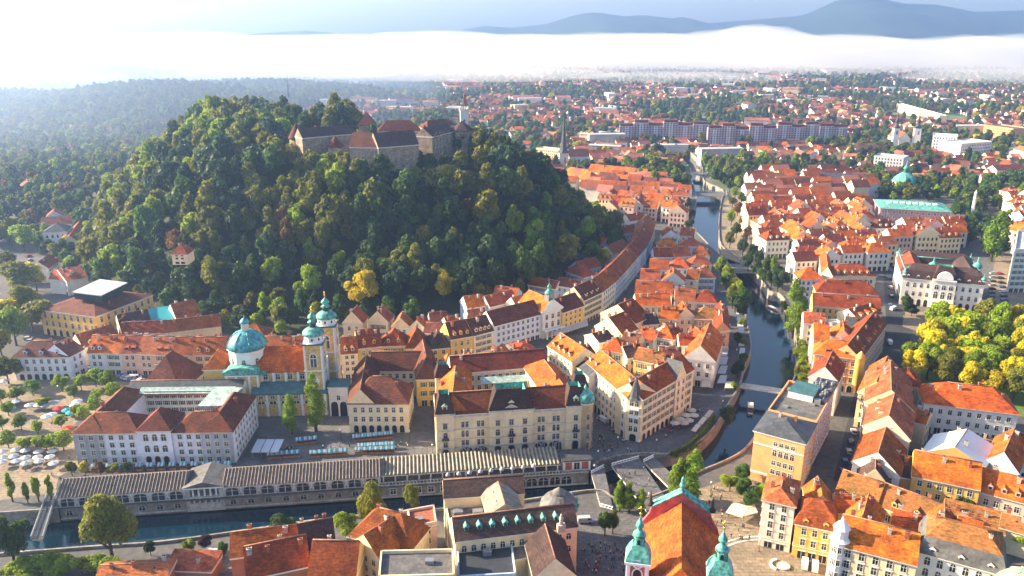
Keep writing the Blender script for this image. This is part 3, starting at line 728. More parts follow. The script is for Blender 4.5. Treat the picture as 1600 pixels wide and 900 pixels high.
# --- river market hall with the colonnade
F0 = P(96, 815, -5); F1 = P(924, 757.3, -5); u, w, L = unit(F0, F1); MU, MW = u.copy(), w.copy()
def ms(px, z=-5):   # distance along the quay line where image column px cuts it
    lo, hi = -20, L+20
    for _ in range(40):
        m_ = (lo+hi)/2
        if PX(F0+u*m_)[0] < px: lo = m_
        else: hi = m_
    return lo
hall = thing('market_hall', (F0+F1)/2+w*6, 'long riverside market hall with arched windows, a columned portico and a low ribbed tile roof', 'market hall')
EAV = HZ(F0+w*.3+u*20, 771); EAV = 3.6 if not 1 < EAV < 8 else EAV
HD = 12.0
def hall_block(s0, s1, roof=True):
    a = F0+u*s0+w*.35; a.z = -5; b_ = MB(); b_.prism([a, a+u*(s1-s0), a+u*(s1-s0)+w*HD, a+w*HD], 5.0+EAV-2.9); b_.build('stone_base', M['stone_wall'], hall)
    b_ = MB(); a2 = a+w*.15; a2.z = EAV-2.9; b_.prism([a2, a2+u*(s1-s0), a2+u*(s1-s0)+w*(HD-.3), a2+w*(HD-.3)], 2.8); b_.build('wall', M['wall_lavender'], hall)
    if roof:
        z = EAV; r0 = [a+u*-.5-w*.6, a+u*(s1-s0+.5)-w*.6, a+u*(s1-s0+.5)+w*(HD+.6), a-u*.5+w*(HD+.6)]
        for p in r0: p.z = z
        t0 = a-u*.3+w*HD/2; t1 = a+u*(s1-s0+.3)+w*HD/2; t0.z = t1.z = z+3.4
        b_ = MB(); b_.face([r0[0], r0[1], t1, t0]); b_.face([r0[2], r0[3], t0, t1]); b_.face([r0[1], r0[2], t1]); b_.face([r0[3], r0[0], t0]); b_.face(list(reversed(r0)))
        k = int((s1-s0)/1.1)   # raised ribs of the clay pans
        for i in range(k):
            p = r0[0]+(r0[1]-r0[0])*((i+.5)/k); q = t0+(t1-t0)*((i+.5)/k); dx = u*.24
            b_.face([p-dx+V((0, 0, .02)), p+V((0, 0, .3)), q+V((0, 0, .3)), q-dx+V((0, 0, .02))], 1); b_.face([p+V((0, 0, .3)), p+dx+V((0, 0, .02)), q+dx+V((0, 0, .02)), q+V((0, 0, .3))], 1)
        b_.build('roof', [M['hall_tile'], M['hall_tile2']], hall)
    n = max(1, round((s1-s0)/6.05))
    for i in range(n):
        c = a+u*((s1-s0)*(i+.5)/n); rz = math.atan2(-w.x, w.y)
        child('window', window_mesh('arch', 'stone_pale')[0], hall, V((c.x, c.y, EAV-3.6))+w*-.02, rz, (4.1, 1.6, 2.9))
        child('window', window_mesh('arch', 'stone_pale')[0], hall, V((c.x, c.y, -3.0))+w*-.02, rz, (1.9, 1.2, 1.7))
    band(hall, [a, a+u*(s1-s0)], -4.2, .35, .45, 'stone_pale', 'quay_ledge'); band(hall, [a, a+u*(s1-s0)], EAV-3.75, .2, .2, 'stone_pale'); band(hall, [a, a+u*(s1-s0)], EAV-.5, .3, .3, 'trim')
mat('hall_tile', (.20, .15, .125), .9, .35, .5, col2=(.12, .10, .09), fine=2); mat('hall_tile2', (.225, .18, .145), .9, .3, .6, fine=2); mat('folded_metal', (.30, .265, .205), .8, .25, .4, fine=1)
sa, sb, sc_, sd = ms(293), ms(352), ms(596), L-1
hall_block(0, sa); hall_block(sb, sc_)
a = F0+u*sa+w*.35; W = sb-sa; p0 = a.copy(); p0.z = -5
b_ = MB(); b_.prism([p0, p0+u*W, p0+u*W+w*HD, p0+w*HD], 3.2); b_.prism([p0+w*3.6+V((0, 0, 3.2)), p0+u*W+w*3.6+V((0, 0, 3.2)), p0+u*W+w*HD+V((0, 0, 3.2)), p0+w*HD+V((0, 0, 3.2))], 6.6+EAV-5.5)
b_.prism([p0-w*.6+V((0, 0, 5.3)), p0+u*W-w*.6+V((0, 0, 5.3)), p0+u*W+w*3.7+V((0, 0, 5.3)), p0+w*3.7+V((0, 0, 5.3))], .4)
b_.prism([p0-u*.02+V((0, 0, 3.2)), p0+u*1.4+V((0, 0, 3.2)), p0+u*1.4+w*3.5+V((0, 0, 3.2)), p0-u*.02+w*3.5+V((0, 0, 3.2))], 5+EAV-3.2)
b_.prism([p0+u*(W-1.4)+V((0, 0, 3.2)), p0+u*W+V((0, 0, 3.2)), p0+u*W+w*3.5+V((0, 0, 3.2)), p0+u*(W-1.4)+w*3.5+V((0, 0, 3.2))], 5+EAV-3.2); b_.build('portico', M['stone_pale'], hall)
for i in range(5):
    for z0_, hh in ((-1.8, 2.1), (.7, EAV-.7)):
        b_ = MB(); c = p0+u*(2.4+(W-4.8)*i/4)+w*.5; c.z = z0_; b_.lathe(c, [(.42, 0), (.34, .2), (.30, hh-.3), (.42, hh)], 8); b_.build('column', M['trim_white'], hall)
z = 5+EAV; b_ = MB(); b_.prism([p0-w*.8-u*.5+V((0, 0, z)), p0+u*(W+.5)-w*.8+V((0, 0, z)), p0+u*(W+.5)+w*(HD+.4)+V((0, 0, z)), p0-u*.5+w*(HD+.4)+V((0, 0, z))], .6)
b_.build('entablature', M['trim_white'], hall)
q = [p0-w*.9-u*.7, p0+u*(W+.7)-w*.9, p0+u*(W+.7)+w*(HD+.5), p0-u*.7+w*(HD+.5)]
lo = [p+V((0, 0, z+.62)) for p in q]; m0 = (lo[0]+lo[1])/2+V((0, 0, 2.0)); m1 = (lo[2]+lo[3])/2+V((0, 0, 2.0))
b_ = MB(); b_.face([lo[0], m0, m1, lo[3]]); b_.face([m0, lo[1], lo[2], m1]); b_.face([lo[0], lo[1], m0]); b_.face([lo[2], lo[3], m1]); b_.build('portico_roof', M['roof_grey'], hall)
# colonnade part
a = F0+u*sc_+w*.35; Wc = sd-sc_; p0 = a.copy(); p0.z = -5; TZ = 5.3
b_ = MB(); b_.prism([p0, p0+u*Wc, p0+u*Wc+w*11, p0+w*11], TZ); b_.build('stone_base', M['stone_wall'], hall)
s2 = ms(712)-sc_; n = 10
for i in range(n):
    c = p0+u*(s2+(Wc-s2-6)*(i+.5)/n); child('arch_window', window_mesh('arch', 'stone_pale')[0], hall, V((c.x, c.y, -4.0))-w*.02, math.atan2(-w.x, w.y), (3.5, 2.2, 3.0))
for i in range(5):
    c = p0+u*(2+(s2-4)*(i+.5)/5); child('window', window_mesh('plain', 'trim_white')[0], hall, V((c.x, c.y, -3.5))-w*.02, math.atan2(-w.x, w.y), (1.9, 1.5, 2.2))
band(hall, [p0, p0+u*Wc], -4.6, .35, .5, 'stone_pale', 'quay_ledge'); band(hall, [p0, p0+u*Wc], .05, .35, .35, 'stone_pale')
b_ = MB()
for i in range(int(Wc/1.2)):
    c = p0+u*(i*1.2+.3)-w*.05; c.z = .32; b_.box(c, u*.35, w*.3, .9, 0)
c = p0-w*.1; c.z = 1.2; b_.box(c, u*Wc, w*.4, .18, 0); tag(b_.build('balustrade', M['stone_pale'], hall), kind='stuff')
s3 = ms(876)-sc_
for i in range(16):
    c = p0+u*(1+(s3-2)*i/15)+w*1.0; c.z = .3; b_ = MB(); b_.lathe(c, [(.3, 0), (.26, 3.0), (.36, 3.3)], 8); b_.build('column', M['trim_white'], hall)
    c = c+w*8; b_ = MB(); b_.lathe(c, [(.3, 0), (.26, 3.0), (.36, 3.3)], 8); b_.build('column', M['trim_white'], hall)
k = 46; b_ = MB(); z = 3.7
for i in range(k):
    for j in (0, 1):
        x0 = s3*(i+j*.5)/k; x1 = s3*(i+(j+1)*.5)/k; za, zb = (z, z+.7) if j == 0 else (z+.7, z)
        q0 = p0+u*x0+w*.2; q1 = p0+u*x1+w*.2; q0.z = za; q1.z = zb
        b_.face([q0, q1, q1+w*10+V((0, 0, 1.4)), q0+w*10+V((0, 0, 1.4))], 0)
c = p0+w*.3; c.z = z-.35; b_.box(c, u*s3, w*9.8, .3, 1); b_.build('folded_roof', [M['folded_metal'], M['trim']], hall)
c = p0+u*(s3+1)+w*1; c.z = .2; b_ = MB(); b_.box(c, u*10, w*7, 4.2, 0); b_.box(c-u*.6-w*.6+V((0, 0, 4.2)), u*11.2, w*8.2, .45, 1); b_.build('end_pavilion', [M['trim_white'], M['roof_slate']], hall)
for i in (0, 2):
    q = c+u*(.8+i*3)-w*.06+V((0, 0, .4)); b_ = MB(); b_.box(q, u*2.4, w*.05, 3.2, 0); b_.build('orange_panel', M['chimney_brick'], hall)
child('shop_window', window_mesh('shop', 'trim_white')[0], hall, c+u*5-w*.02+V((0, 0, .3)), math.atan2(-w.x, w.y), (2.0, 1, 3.2))

# --- cathedral
cath = thing('cathedral', P(450, 640, 0), 'yellow and cream cathedral with two green-topped towers and a turquoise dome', 'cathedral')
A = P(398, 651, 0); B = P(514, 648, 0); u, w, L = unit(A, B); Z = lambda z: V((0, 0, z))
def hp(px, v, py0=650):  # point on a line v metres behind the front wall, at image column px
    lo, hi = -60, 80
    for _ in range(40):
        m_ = (lo+hi)/2; q = A+u*m_+w*v
        if PX(V((q.x, q.y, 8)))[0] < px: lo = m_
        else: hi = m_
    return A+u*lo+w*v
ha = HZ(A+u*10, 615)
def cbox(nm, p, q, dep, z0, z1, m='wall_ochre2', **k):
    b = MB(); b.prism([V((p.x, p.y, z0)), V((q.x, q.y, z0)), V((q.x, q.y, z0))+w*dep, V((p.x, p.y, z0))+w*dep], z1-z0); return b.build(nm, M[m], cath)
mat('wall_ochre2', (.70, .46, .17), .9, .12, .4, fine=.8)
cbox('aisle_wall', A, B, 6, -.3, ha)
q = [A-w*.5-u*.4, B+u*.4-w*.5, B+u*.4+w*5.5, A-u*.4+w*5.5]; hn = HZ(A+w*6+u*12, 580)
b_ = MB(); b_.face([q[0]+Z(ha+.05), q[1]+Z(ha+.05), q[2]+Z(ha+3), q[3]+Z(ha+3)]); b_.face([q[0]+Z(ha-.35), q[1]+Z(ha-.35), q[1]+Z(ha+.05), q[0]+Z(ha+.05)]); b_.face([q[1]+Z(ha-.3), q[2]+Z(ha-.3), q[2]+Z(ha+3), q[1]+Z(ha+.05)]); b_.build('aisle_roof', M['copper_dark'], cath)
for i in range(7):
    c = A+u*(1+(L-2)*i/6)-w*.25; b_ = MB(); b_.box(c-u*.5+Z(-.1), u*1.0, w*.26, ha-.4, 0); b_.build('pilaster', M['trim_white'], cath)
for i in range(6):
    c = A+u*(1+(L-2)*(i+.5)/6); child('lunette_window', window_mesh('arch', 'trim_white')[0], cath, c+Z(ha*.55)-w*.012, math.atan2(-w.x, w.y), (2.6, 1, 1.3)); child('lunette_window', window_mesh('arch', 'trim_white')[0], cath, c+Z(ha*.80)-w*.012, math.atan2(-w.x, w.y), (1.7, 1, .9))
n0 = hp(408, 6); n1 = hp(484, 6); cbox('nave_wall', n0-u*2, n1, 13, -.2, hn)
for i in range(4):
    c = n0+(n1-n0)*((i+.5)/4); child('window', window_mesh('plain', 'trim_white')[0], cath, c+Z(hn-3.6)-w*.012, math.atan2(-w.x, w.y), (1.7, 1, 2.3)); b_ = MB(); c2 = n0+(n1-n0)*(i/4+.02); b_.box(c2+Z(ha+2)-w*.7, u*1.0, w*.7, hn-ha-2.4); b_.build('buttress', M['trim_white'], cath)
q = [n0-u*1-w*.6, n1-w*.6, n1+w*13.6, n0-u*1+w*13.6]; r0 = (q[0]+q[3])/2; r1 = (q[1]+q[2])/2; rz_ = HZ(r0, 541)
b_ = MB(); b_.face([q[0]+Z(hn), q[1]+Z(hn), r1+Z(rz_), r0+Z(rz_)]); b_.face([q[2]+Z(hn), q[3]+Z(hn), r0+Z(rz_), r1+Z(rz_)]); b_.face([q[0]+Z(hn-.3), q[1]+Z(hn-.3), q[1]+Z(hn), q[0]+Z(hn)]); b_.face([q[1]+Z(hn), q[2]+Z(hn), r1+Z(rz_)]); b_.build('nave_roof', M['roof_orange'], cath)
# transept in front of the dome
t0 = hp(355, 3); t1 = hp(407, 3); ht = HZ(t0, 587); TL = (t1-t0).length
cbox('transept_wall', t0, t1, 10, -.2, ht)
for s in (0.02, .30, .68, .94):
    c = t0+u*(TL*s)-w*.2; b_ = MB(); b_.box(c+Z(0), u*.8, w*.21, ht-.3); b_.build('pilaster', M['trim_white'], cath)
child('tall_window', window_mesh('arch', 'trim_white')[0], cath, t0+u*TL*.52+Z(ht-6.5)-w*.012, math.atan2(-w.x, w.y), (2.3, 1, 4.2))
band(cath, [t0, t1], ht-.5, .5, .4, 'trim_white')
b_ = MB(); c = t0+u*TL/2; pr = []
for i in range(9):
    an = math.pi*i/8; pr.append(c-u*(TL/2+.5)*math.cos(an)+Z(ht+.02+3.4*math.sin(an)**.8))
for i in range(8): b_.face([pr[i]-w*.5, pr[i+1]-w*.5, pr[i+1]+w*10, pr[i]+w*10])
b_.face([p-w*.5 for p in reversed(pr)]); b_.build('transept_roof', M['copper'], cath)
# left choir end
c0 = hp(322, 8); c1 = hp(357, 8); hc = HZ(c0, 578)
house((c0.x, c0.y), (c1.x, c1.y), 12, hc, 'h', 6, 'roof_orange', 'yellow', 2, 'f', world=True, chim=0, root=cath, wk='arch', ground='plain', ww=1.5, wh=2.6)
# dome
dc = hp(393, 13)
zz = dc.y*cp-(15-CAMH)*sp; dr = 28.5/FPX*zz; z1 = HZ(dc-w*dr*.7, 572); z2 = HZ(dc-w*dr*.6, 547); z3 = HZ(dc, 515)
b_ = MB(); b_.lathe(dc+Z(z1-2), [(dr*.98, 0), (dr*.98, z2-z1+1.4), (dr*1.06, z2-z1+1.5), (dr*1.06, z2-z1+2)], 8, smooth=False, rot=R(22.5)+math.atan2(u.y, u.x)); b_.build('drum', M['trim_white'], cath)
for i in range(8):
    an = math.atan2(u.y, u.x)+i*math.pi/4; nn = V((math.cos(an), math.sin(an), 0)); c = dc+nn*dr*.98*math.cos(R(22.5)); child('drum_window', window_mesh('arch', 'trim')[0], cath, c+Z(z1+.4), math.atan2(nn.x, -nn.y), (1.4, 1, 2.8))
b_ = MB(); b_.prism([dc-u*dr*1.15-w*dr*1.1+Z(hn-1), dc+u*dr*1.15-w*dr*1.1+Z(hn-1), dc+u*dr*1.15+w*dr*1.1+Z(hn-1), dc-u*dr*1.15+w*dr*1.1+Z(hn-1)], z1-hn-.5); b_.build('dome_base', M['copper'], cath)
hd = z3-z2; b_ = MB(); b_.lathe(dc+Z(z2), [(dr*1.04, 0), (dr*1.0, hd*.25), (dr*.88, hd*.5), (dr*.66, hd*.76), (dr*.38, hd*.93), (dr*.16, hd)], 16, rot=R(22.5)+math.atan2(u.y, u.x)); b_.build('dome', M['copper_dome'], cath)
b_ = MB()
for i in range(8):
    an = math.atan2(u.y, u.x)+R(22.5)+i*math.pi/4; pf = [(1.06, .0), (1.02, .25), (.90, .5), (.68, .76), (.40, .93)]
    for j in range(4):
        p = [dc+V((math.cos(an), math.sin(an), 0))*dr*pf[k][0]+Z(z2+hd*pf[k][1]+.05) for k in (j, j+1)]; b_.tube(p[0], p[1], .16, .16, 4)
b_.build('dome_rib', M['copper'], cath)
b_ = MB(); b_.lathe(dc+Z(z3-.4), [(dr*.22, 0), (dr*.2, 3.2), (dr*.27, 3.4)], 8, m=0); b_.lathe(dc+Z(z3+3), [(dr*.26, 0), (dr*.25, .8), (dr*.14, 1.7), (.15, 2.2), (.05, 3.6)], 10, m=1); b_.build('lantern', [M['trim_white'], M['copper_dome']], cath)
# towers
def bell_tower(root, c, wd, zc0, pyc, pyt, u, w, wall='wall_ochre2', green='copper', clock=False):
    """c centre at the ground, wd width, cornice row pyc, top row pyt"""
    zc = HZ(c-w*wd/2, pyc); zt = HZ(c, pyt); h = zt-zc
    b = MB(); b.prism([c-u*wd/2-w*wd/2+Z(zc0), c+u*wd/2-w*wd/2+Z(zc0), c+u*wd/2+w*wd/2+Z(zc0), c-u*wd/2+w*wd/2+Z(zc0)], zc-zc0); b.build('shaft', M[wall], root)
    pts = [c-u*wd/2-w*wd/2, c+u*wd/2-w*wd/2, c+u*wd/2+w*wd/2, c-u*wd/2+w*wd/2, c-u*wd/2-w*wd/2]
    for z_, hh, dd in ((zc-.5, .6, .55), (zc-wd*1.55, .4, .35), (zc-wd*2.7, .4, .35)): band(root, pts, z_, hh, dd, 'copper_dark' if z_ > zc-1 else 'trim_white')
    for (p, q) in zip(pts[:2], pts[1:3]):
        ee = (q-p).normalized(); nn = V((ee.y, -ee.x, 0)); m_ = (p+q)/2; rz = math.atan2(nn.x, -nn.y)
        child('belfry_opening', window_mesh('arch', 'trim_white')[0], root, m_+Z(zc-wd*1.3)+nn*.01, rz, (wd*.32, 1, wd*.75))
        for s in (-.44, .44): b = MB(); b.box(m_+ee*(wd*s-.35)+nn*.003+Z(zc0+.1), ee*.7, nn*.14, zc-zc0-.7); b.build('corner_strip', M['trim_white'], root)
        if clock:
            k = MB(); o = m_+nn*.05+Z(zc-wd*2.1); rr = wd*.24; x_ = ee
            k.face([o+x_*rr*math.cos(t*math.pi/8)+Z(rr*math.sin(t*math.pi/8)) for t in range(16)], 0)
            o2 = o+nn*.05; k.face([o2-x_*.06, o2+x_*.06, o2+x_*.06+Z(rr*.8), o2-x_*.06+Z(rr*.8)], 1); k.face([o2-Z(.06), o2+x_*rr*.55-Z(.06), o2+x_*rr*.55+Z(.06), o2+Z(.06)], 1)
            for t in range(12):
                a_ = t*math.pi/6; c3 = o2+x_*rr*.86*math.cos(a_)+Z(rr*.86*math.sin(a_)); k.face([c3-x_*.07-Z(.07), c3+x_*.07-Z(.07), c3+x_*.07+Z(.07), c3-x_*.07+Z(.07)], 1)
            k.build('clock_face', [M['trim_white'], M['metal_dark']], root)
    ro = R(22.5)+math.atan2(u.y, u.x)
    b = MB(); b.lathe(c+Z(zc), [(wd*.60, 0), (wd*.50, h*.03), (wd*.50, h*.20), (wd*.58, h*.21)], 8, smooth=False, rot=ro, m=0); b.build('octagon', M['trim_white'], root)
    for i in range(8):
        an = ro-R(22.5)+i*math.pi/4; nn = V((math.cos(an), math.sin(an), 0)); child('opening', window_mesh('door', 'trim')[0], root, c+nn*(wd*.5*math.cos(R(22.5))+.01)+Z(zc+h*.07), math.atan2(nn.x, -nn.y), (.7, 1, 1.1))
    b = MB(); b.lathe(c+Z(zc+h*.21), [(wd*.60, 0), (wd*.56, h*.07), (wd*.36, h*.16), (wd*.22, h*.20)], 12, rot=ro); b.build('lower_cap', M[green], root)
    b = MB(); b.lathe(c+Z(zc+h*.41), [(wd*.17, 0), (wd*.15, h*.13)], 8); b.build('arcade', M['metal_dark'], root)
    b = MB(); b.lathe(c+Z(zc+h*.54), [(wd*.27, 0), (wd*.16, h*.05), (wd*.12, h*.08), (wd*.24, h*.13), (wd*.20, h*.18), (wd*.07, h*.25), (.1, h*.30)], 10); b.build('onion_cap', M[green], root)
    b = MB(); b.lathe(c+Z(zc+h*.84), [(.05, 0), (.42, .5), (.05, 1.0)], 8); b.tube(c+Z(zc+h*.84), c+Z(zt), .12, .08); b.tube(c-u*.5+Z(zt-.9), c+u*.5+Z(zt-.9), .09); b.build('gilded_cross', M['gold'], root)
tc1 = hp(497, 1.5+4)
tc1 = hp(497, 5); tc2 = hp(517, 20)
bell_tower(cath, tc1, 7.6, -.2, 538, 478, u, w, clock=True); bell_tower(cath, tc2, 7.6, -.2, 510, 456, u, w)
f0 = tc1+w*3.5-u*3; b_ = MB(); b_.prism([f0+Z(-.2), f0+u*6.2+Z(-.2), f0+u*6.2+w*8+Z(-.2), f0+w*8+Z(-.2)], hn+3); b_.build('west_front', M['trim_white'], cath)

# --- link with arches beside the cathedral
q0 = P(516, 650, 0); q1 = P(546, 650, 0); hh = HZ(q0, 605)
gl = thing('gate_house', (q0+q1)/2, 'white two-arched gatehouse with green metal roof between the cathedral and the corner palace', 'gatehouse')
house((q0.x, q0.y), (q1.x, q1.y), 6, hh, 's', 1.0, 'copper_dark', 'white', 2, 'f', world=True, chim=0, root=gl, skip0=True, step=3.4)
for i in (0, 1): child('archway', window_mesh('door', 'trim_white')[0], gl, q0+(q1-q0)*(.27+.46*i)-V((0, .02, 0)), math.atan2((q1-q0).y, (q1-q0).x), (2.9, 1, hh*.52))

# --- Kresija: the ornate town palace
H = 17.6
A = P(681, 650, H); B = P(918, 634.5, H); u, w, L = unit(A, B)
kr = thing('palace', A+u*L/2+w*20, 'ornate beige four-storey palace with green copper capped pavilions left of the cream corner house', 'palace')
A.z = B.z = 0
def k_wing(p, q, C, h, **k): house((p.x, p.y), (q.x, q.y), C, h, world=True, root=kr, chim=k.pop('chim', 2), **k)
k_wing(A, B, 13, H, rt='g', rh=6.0, rm='roof_maroon', wm='beige', fl=1, faces='', gw='beige', chim=0, tm='stone_pale')
lv = P(690, 583, H)-P(681, 650, H); rv = P(864, 563, H)-P(914, 625, H); lv.z = rv.z = 0
k_wing(A+w*.05, A+u*12+w*.05, ((A+u*12+lv).x, (A+u*12+lv).y, 0), H-.05, rt='h', rh=5.6, rm='roof_orange', wm='beige', fl=4, faces='l', wk='plain')
p = B-u*13+w*.08; k_wing(p, B+w*.08, ((B+rv).x, (B+rv).y, 0), H-.09, rt='h', rh=5.6, rm='roof_orange', wm='beige', fl=4, faces='r', wk='plain')
p = A+lv-w*1+u*4; q = B+rv-w*0-u*3; k_wing(p, q, 12, H-.13, rt='g', rh=5.4, rm='roof_maroon', wm='beige', fl=4, faces='f')
b_ = MB(); q = A+u*16+lv*.86-w*1; b_.face([q+Z(H-3), q+u*L*.5+Z(H-3), q+u*L*.5+w*4+Z(H-1.8), q+w*4+Z(H-1.8)]); b_.build('court_roof', M['copper_pale'], kr)
b_ = MB(); q = A+u*(L-24)+w*13; b_.box(q+Z(0), u*8, w*15, H-5, 1, 0); b_.build('court_annex', [M['copper'], M['wall_beige']], kr)
def k_fac(f0, f1, n, kinds, ww, z0s=None, off=0.0):
    FH = [(.3, 3.9), (4.9, 2.1), (8.4, 2.5), (12.4, 2.1)]
    for lv_, (zz, wh) in enumerate(FH):
        for i in range(n):
            c = A+u*(L*(f0+(f1-f0)*(i+.5)/n))-w*(off+.015)
            if kinds[lv_] == 'pair':
                for s in (-.75, .75): child('window', window_mesh('plain' if lv_ != 2 else 'arch', 'stone_pale')[0], kr, c+u*s+Z(zz), math.atan2(-w.x, w.y), (1.0, 1.2, wh))
            else: child('window', window_mesh(kinds[lv_], 'stone_pale')[0], kr, c+Z(zz), math.atan2(-w.x, w.y), (ww if lv_ else 2.2, 1.2, wh))
k_fac(.135, .34, 2, ('plain', 'pair', 'pair', 'pair'), 1.2); k_fac(.64, .84, 2, ('plain', 'pair', 'pair', 'pair'), 1.2)
for f0, f1, n in ((.145, .335, 4), (.645, .835, 4)):
    for i in range(n): child('arched_shopfront', window_mesh('door', 'stone_pale')[0], kr, A+u*(L*(f0+(f1-f0)*(i+.5)/n))-w*.03+Z(.1), math.atan2(-w.x, w.y), (1.9, 1, 3.6))
for f0, f1, n, cw in ((0, .115, 1, 3), (.345, .635, 3, 3), (.855, .985, 1, 3)):
    b_ = MB(); p = A+u*(L*f0)-w*.7+Z(-.2); q = A+u*(L*f1)-w*.7+Z(-.2); hh = H+1.0; b_.prism([p, q, q+w*9, p+w*9], hh+.2); b_.build('pavilion', M['wall_beige'], kr)
    k_fac(f0+.01, f1-.01, n, ('door', 'lintel', 'arch', 'lintel'), 1.4, off=.7)
    pp, qq = p, q
    for z_, h_, d_ in ((hh-.6, .6, .55), (4.1, .3, .3), (7.6, .2, .2), (11.5, .25, .25)): band(kr, [pp, qq, qq+w*3], z_, h_, d_, 'stone_pale')
    W_ = (q-p).length; steep_roof(kr, V((p.x, p.y, 0)), u, w, W_, 9, hh, 6.5 if n == 1 else 7.2, 2.2 if n == 1 else 2.6)
    dm = V((p.x, p.y, 0))+u*W_/2-w*.1
    child('dormer', shared('dormer|copperbeige', m_dormer, ['copper', 'wall_beige', 'glass']), kr, dm+w*1.2+Z(hh+1.4), math.atan2(u.y, u.x), (1.3, 1, 1.3))
for z_, h_, d_ in ((H-.9, .7, .45), (4.1, .3, .2), (7.6, .2, .15), (11.5, .25, .2)): band(kr, [A, B], z_, h_, d_, 'stone_pale')
b_ = MB(); p = A+u*L*.42-w*.9; q = A+u*L*.56-w*.9; b_.face([p+Z(H+1), q+Z(H+1), (p+q)/2+Z(H+3.2)]); b_.face([p+w*1+Z(H+1), q+w*1+Z(H+1), (p+q)/2+w*1+Z(H+3.2)]); b_.face([p+Z(H+1), (p+q)/2+Z(H+3.2), (p+q)/2+w*1+Z(H+3.2), p+w*1+Z(H+1)]); b_.face([(p+q)/2+Z(H+3.2), q+Z(H+1), q+w*1+Z(H+1), (p+q)/2+w*1+Z(H+3.2)]); b_.build('pediment', M['stone_pale'], kr)
for fx in (.057, .49, .92):
    b_ = MB(); c = A+u*L*fx-w*1.9+Z(8.1); b_.box(c-u*1.3, u*2.6, w*1.2, .2); b_.box(c-u*1.3+Z(.2), u*2.6, w*.08, .9); b_.build('balcony', M['metal_dark'], kr)
c = B-u*.5+w*1.5; b_ = MB(); b_.lathe(c+Z(0), [(3.0, 0), (3.0, H+1), (3.4, H+1.1), (3.4, H+1.6)], 14); b_.build('corner_turret', M['wall_beige'], kr)
b_ = MB(); b_.lathe(c+Z(H+1.6), [(3.3, 0), (3.5, 1.2), (3.0, 2.8), (1.6, 4.0), (.8, 4.4), (.7, 5.4), (.1, 6.8)], 14); b_.build('turret_dome', M['copper'], kr)
for lv_ in range(4):
    for k in range(3):
        an = math.atan2(u.y, u.x)-R(80)+k*R(50); nn = V((math.cos(an), math.sin(an), 0)); child('window', window_mesh('plain', 'stone_pale')[0], kr, c+nn*3.0+Z((.8, 4.9, 8.6, 12.6)[lv_]), math.atan2(nn.x, -nn.y), (1.0, 1, 2.2))
for (px_, py_) in ((692, 590), (905, 606)):
    c = P(px_, py_, H)+w*1; c.z = 0; steep_roof(kr, c-u*3-w*3, u, w, 6, 6, H+1, 5, 1.6)
    b_ = MB(); b_.box(c-u*3-w*3, u*6, w*6, H+1); b_.build('pavilion', M['wall_beige'], kr)

# --- cream corner house with the pointed turret
H = 18.0
Ca = P(980, 621, H); Cb = P(1003, 625, H); Er = P(1084, 577, H); El = P(917, 567, H)
ch = thing('corner_house', (Ca+Cb)/2+V((0, 15, -H)), 'cream wedge-shaped corner house with orange roof and slate-blue pointed turret facing the triple bridge', 'house')
for p in (Ca, Cb, Er, El): p.z = 0
house((El.x, El.y), (Ca.x, Ca.y), 12, H, 'g', 5.2, 'roof_orange', 'cream', 5, 'f', world=True, root=ch, chim=3, wk='plain', ground='arch', step=3.1, dorm=0)
house((Cb.x, Cb.y), (Er.x, Er.y), 12, H-.05, 'g', 5.2, 'roof_red', 'cream', 5, 'f', world=True, root=ch, chim=4, wk='plain', ground='arch', step=3.2)
uu, ww_, LL = unit(Ca, Cb); b_ = MB(); b_.prism([Ca+Z(-.3), Cb+Z(-.3), Cb+ww_*9+Z(-.3), Ca+ww_*9+Z(-.3)], H+.25); b_.build('corner_bay', M['wall_cream'], ch)
for lv_ in range(5):
    n_ = 1 if lv_ == 0 else 2
    for k in range(n_): child('window' if lv_ else 'arched_doorway', window_mesh('arch' if lv_ else 'door', 'trim')[0], ch, Ca+uu*LL*((k+.5)/n_*.7+.15)-ww_*.02+Z(.1 if lv_ == 0 else lv_*3.55+.7), math.atan2(-ww_.x, ww_.y), (2.6 if n_ == 1 else 1.3, 1.2, 3 if n_ == 1 else 2.2))
for z_ in (3.5, 7.0, 10.5, 14.2): band(ch, [El, Ca, Cb, Er], z_, .25, .22, 'trim')
for z_ in (10.2, 13.6): b_ = MB(); c = Ca+uu*.8-ww_*1.1+Z(z_); b_.box(c, uu*(LL-1.6), ww_*1.1, .8); b_.build('balcony', M['trim_white'], ch)
c = (Ca+Cb)/2+ww_*1.6; b_ = MB(); b_.lathe(c+Z(H-.2), [(3.1, 0), (2.5, .8), (.1, 9.0)], 8, smooth=False); b_.tube(c+Z(H+8), c+Z(H+11), .08); b_.build('turret_spire', M['roof_slate'], ch)
u2, w2, L2 = unit(Cb, Er); g0 = Cb+u2*L2*.62
b_ = MB(); b_.prism([g0-w2*.5+Z(-.2), g0+u2*8-w2*.5+Z(-.2), g0+u2*8+w2*3+Z(-.2), g0+w2*3+Z(-.2)], H+.3); a_ = [g0-w2*.5+Z(H+.1), g0+u2*8-w2*.5+Z(H+.1), g0+u2*4-w2*.5+Z(H+6.5)]; b_.face(a_); b_.face([p+w2*6 for p in reversed(a_)])
b_.build('gabled_bay', M['wall_cream'], ch)
b_ = MB(); b_.face([a_[0]-w2*.2-u2*.3, a_[2]-w2*.2+Z(.3), a_[2]+w2*7+Z(.3), a_[0]+w2*7-u2*.3]); b_.face([a_[2]-w2*.2+Z(.3), a_[1]-w2*.2+u2*.3, a_[1]+w2*7+u2*.3, a_[2]+w2*7+Z(.3)]); b_.build('bay_roof', M['roof_slate'], ch)
